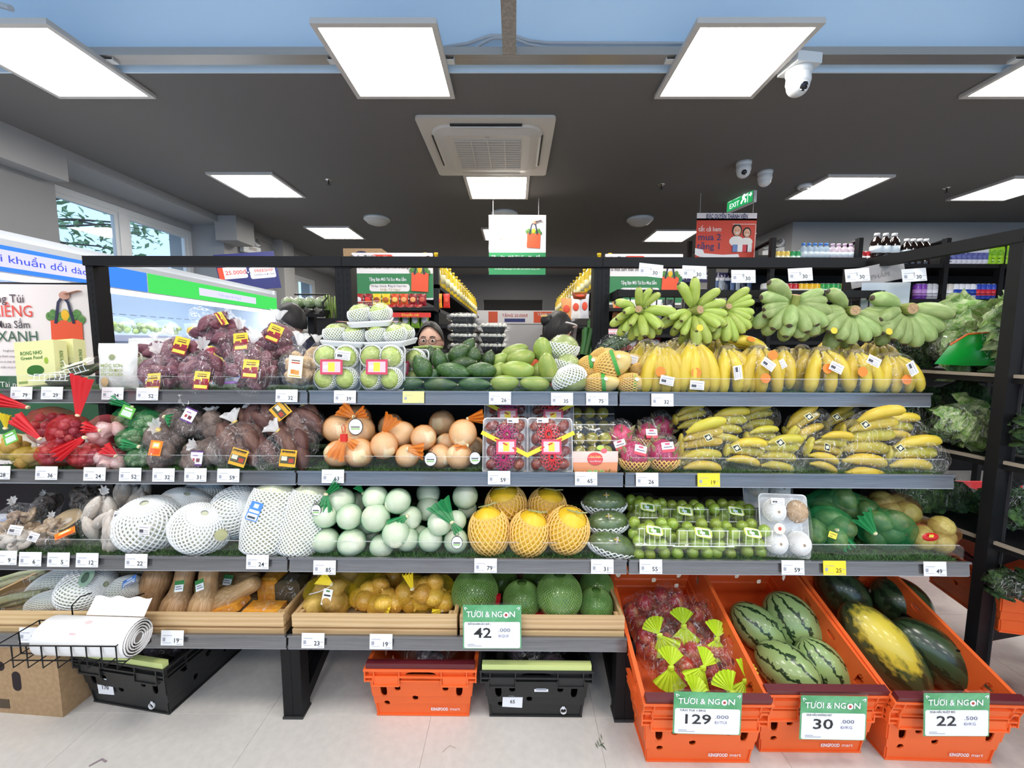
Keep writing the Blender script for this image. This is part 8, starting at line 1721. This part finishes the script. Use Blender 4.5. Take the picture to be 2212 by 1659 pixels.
M_WS = stripes('striped_watermelon', (.30, .42, .16), (.018, .045, .016), 9, .62); M_WD = stripes('dark_watermelon', (.040, .068, .028), (.014, .028, .012), 8, .2); M_WY = stripes('dark_watermelon_yellow', (.07, .10, .04), (.03, .05, .02), 8, .2, ((.72, .56, .06), (-.38, .1, -.18)))
wm = [(1637, 1358, 1.46, 62, 43, (.72, -.3, -.6), M_WS, 'striped watermelon against the apple crate, upper'), (1712, 1348, 1.47, 68, 52, (.45, -.35, -.75), M_WS, 'striped watermelon at the back of the middle crate, largest'), (1700, 1446, 1.32, 64, 50, (.55, -.75, -.15), M_WS, 'striped watermelon in front with its dry stem facing out'), (1778, 1445, 1.32, 66, 46, (.5, -.3, -.8), M_WS, 'striped watermelon in front beside the dark ones'),
      (1820, 1280, 1.58, 60, 44, (.5, -.3, -.7), M_WD, 'dark mottled watermelon at the back of the end crate'), (1945, 1302, 1.56, 56, 50, (.6, -.4, -.6), M_WD, 'round dark green watermelon at the back of the end crate'), (1908, 1402, 1.38, 104, 55, (.62, -.45, -.85), M_WY, 'long dark watermelon with a yellow ground patch'), (2032, 1425, 1.36, 100, 52, (.75, -.4, -.65), M_WD, 'long dark glossy watermelon against the outer crate wall')]
for px, py, Y, L_, r_, d, mt, l in wm:
    q = rest(px, py, disp[1 if mt is M_WS else 2][1], r_ * .0016); Y = q.y; s = S(Y, q.z); t = thing('watermelon', l, 'watermelon', q, group='watermelons in crates'); put('rind', WMEL, mt, t, (0, 0, 0), scale=(r_ * s, r_ * s, L_ * s), d=d, up=(0, 1, 0)); dv = Vector(d).normalized()
    ob('stem', MB().tube([dv * L_ * s * .97, dv * L_ * s * 1.05, dv * L_ * s * 1.1 + Vector((.02, -.01, -.012)), dv * L_ * s * 1.08 + Vector((.05, -.012, -.016))], [.006, .004, .003, .0025], 6), mat('dry_stem', (.34, .36, .16), .7), t, smooth=True)
# orange crates on the side unit
for k, (x, y, z, rz, l) in enumerate(((2.06, 1.50, .30, 78, 'orange crate on the base of the side shelving beyond the post'), (2.10, 1.10, .02, 80, 'orange crate on the floor beyond the post, cut by the frame'))): crate((x + .3, y, z), (0, 0, rz), l, M_ORC, M_ORB, None, 'side crates')
t = greens(2190, 1262, 1.40, 80, 50, M_KALE, 'green vegetables in the side crate beyond the post', 77)

# ================================================================ bag roll in a wire basket
t = thing('wire_basket', 'black wire basket hooked on the bottom shelf rail', 'wire basket', (0, 0, 0)); yb, yf = 1.335, 1.215; za, zb_ = .345, .262
A = P(85, 1340, yb); B = P(322, 1342, yb); xa, xb = A.x, B.x; za = A.z; zb_ = za - .075
def wr(mb, *p): mb.tube(p, .0022, 5)
mb = MB(); wr(mb, (xa, yb, za), (xb, yb, za), (xb, yf, za), (xa, yf, za), (xa, yb, za)); ob('top_wire', mb, BLACK, t)
for k in range(9):
    x = xa + (xb - xa) * k / 8; mb = MB(); wr(mb, (x, yb, za), (x, yb, zb_), (x, yf, zb_ + .0), (x, yf, za)); ob('rib_wire', mb, BLACK, t)
for y in (yf + .03, yf + .06, yf + .09): mb = MB(); wr(mb, (xa, y, zb_), (xb, y, zb_)); ob('floor_wire', mb, BLACK, t)
for y in (yf + .06,):
    for x in (xa, xb): mb = MB(); wr(mb, (x, y, zb_), (x, y, za)); ob('side_wire', mb, BLACK, t)
for px in (155, 272):
    p = P(px, 1345, 1.33); mb = MB(); wr(mb, (p.x, yb, za), (p.x, yb, za + .055), (p.x + .012, yb + .02, za + .075), (p.x + .02, yb + .05, za + .07)); ob('hook', mb, BLACK, t)
p0, p1 = P(108, 1395, 1.278), P(300, 1392, 1.278); r_ = .058
t = thing('bag_roll', 'thick roll of white plastic produce bags lying in the wire basket', 'plastic bag roll', ((p0.x + p1.x) / 2, 1.278, zb_ + r_ + .004), (0, 1.5, 0)); hl = (p1.x - p0.x) / 2; M_ROLL = mat('white_film_roll', (.82, .81, .80), .45, bump=(6, .25), coords='Object', stretch=(1, 8, 8))
mb = MB(); mb.tube([(-hl, 0, 0), (-hl + .004, 0, 0), (hl - .004, 0, 0), (hl, 0, 0)], [r_ * .96, r_, r_, r_ * .96], 32, caps=False); ob('roll', mb, M_ROLL, t, smooth=True)
for s in (-1, 1):
    mb = MB()
    for k in range(5): q0 = .017 + k * .0085; mb.tube([(s * (hl + .0004 * (k % 2)), math.cos(a) * q0, math.sin(a) * q0) for a in [2 * PI * i / 24 for i in range(25)]], .0046, 4, flat=.5)
    ob('roll_end', mb, M_ROLL, t, smooth=True)
ob('core', MB().tube([(-hl - .001, 0, 0), (hl + .001, 0, 0)], .0125, 16), mat('core_grey', (.20, .18, .17), .8), t)
ob('loose_sheet', MB().grid(lambda u, v: (hl * (-.35 + 1.32 * u), .03 + .035 * v, r_ * .90 + .045 * v + .004 * math.sin(u * 19) * v), 20, 4), M_ROLL, t, smooth=True)
for z in (.0, 1): ob('red_print', MB().ell((.0 - .02 * z, -r_ * (.76 if z else .2), r_ * (.66 if z else .985)), (.012, .0015 if z else .008, .006 if z else .0015), 10, 6), flat('#ecc8c8'), t)

# scraps on the floor
M_SCR = flat('#5a6a50')
for k, (px, py, l) in enumerate(((1292, 1607, 'little pile of green leaf scraps on the floor tiles near the crates'), (970, 1618, 'thin curled stem lying on the floor tiles'), (212, 1648, 'dark smear of dirt on the floor tiles near the frame corner'))):
    q = PZ(px, py, .002); t = thing('floor_scrap', l, 'scrap', q); rg = random.Random(k); mb = MB()
    if k == 0:
        for j in range(7): a = rg.uniform(0, 6.3); c = Vector((rg.uniform(-.02, .02), rg.uniform(-.02, .02), .001)); ob('leaf_bit', MB().poly([c + Vector((math.cos(a + b) * l_, math.sin(a + b) * l_, 0)) for b, l_ in ((0, .018), (.25, .006), (PI, .006), (-.25, .006))], .001, (0, 0, 1)), M_SCR, t)
    else: ob('stem_bit', MB().tube([(-.02, -.01, 0), (0, .012, .001), (.022, .004, 0)], .0008 if k == 1 else .003, 5, flat=.2), flat('#a8a090') if k == 1 else flat('#8a7a80'), t)

# ================================================================ price tags on the rails
tags = [(0, [(46, 849, 79, 'under the yellow food boxes'), (112, 849, 29, 'under the seaweed clamshells'), (243, 850, 34, 'under the white pouch'), (318, 851, 52, 'under the purple potatoes'), (619, 855, 32, 'under the ginger'), (745, 857, 39, 'under the guava trays'), (1080, 860, 26, 'under the green mangoes'), (1214, 862, 35, 'under the netted pomelo'), (1290, 862, 75, 'under the netted yellow mangoes'), (1431, 864, 32, 'under the first yellow bananas')]),
        (1, [(-2, 1021, 28, 'at the frame edge'), (100, 1022, 36, 'under the red shallots'), (204, 1024, 24, 'under the garlic'), (281, 1025, 52, 'under the round eggplants'), (353, 1026, 32, 'under the taro'), (422, 1026, 31, 'under the last taro'), (493, 1027, 59, 'under the brown sweet potatoes'), (719, 1029, 63, 'under the orange melon nets'), (1078, 1032, 59, 'under the plum trays'), (1266, 1034, 65, 'under the boxed plums'), (1398, 1036, 26, 'under the dragon fruit'), (1531, 1037, 19, 'under the front banana pack')]),
        (2, [(12, 1205, 9, 'at the frame edge'), (65, 1208, 6, 'under the mushrooms'), (126, 1209, 5, 'under the oyster mushroom'), (188, 1210, 12, 'under the king oyster mushrooms'), (294, 1212, 22, 'under the large cabbage'), (556, 1214, 24, 'under the chinese cabbage'), (701, 1226, 85, 'under the green melon nets'), (1049, 1222, 79, 'under the golden melons'), (1301, 1224, 31, 'under the papayas'), (1406, 1224, 55, 'under the jujubes'), (1713, 1226, 59, 'under the sapodilla tray'), (1803, 1227, 25, 'under the green avocado nets'), (2020, 1229, 49, 'under the pears')]),
        (3, [(65, 1372, 21, 'above the cardboard carton'), (372, 1378, 19, 'under the butternut squashes'), (676, 1384, 23, 'under the potato nets'), (823, 1386, 19, 'under the onion nets')])]
for i, lst in tags:
    z, y, nm = SH[i]
    for (px, py, n_, l) in lst:
        yel = (i == 1 and n_ == 19) or (i == 2 and n_ == 25)
        q = P(px, py, y - .008); price_card(px, py, y - .008, 47 + i * 1.5, 27 + i * 2.2, n_, '%s price tag reading %d on the %s shelf rail %s' % ('yellow' if yel else 'white', n_, nm, l), flat('#f2d830') if yel else WHITE)
t = price_card(893, 858, 1.569, 46, 25, 42, 'plain pale yellow price tag on the top shelf rail under the avocados', flat('#f0e490'))
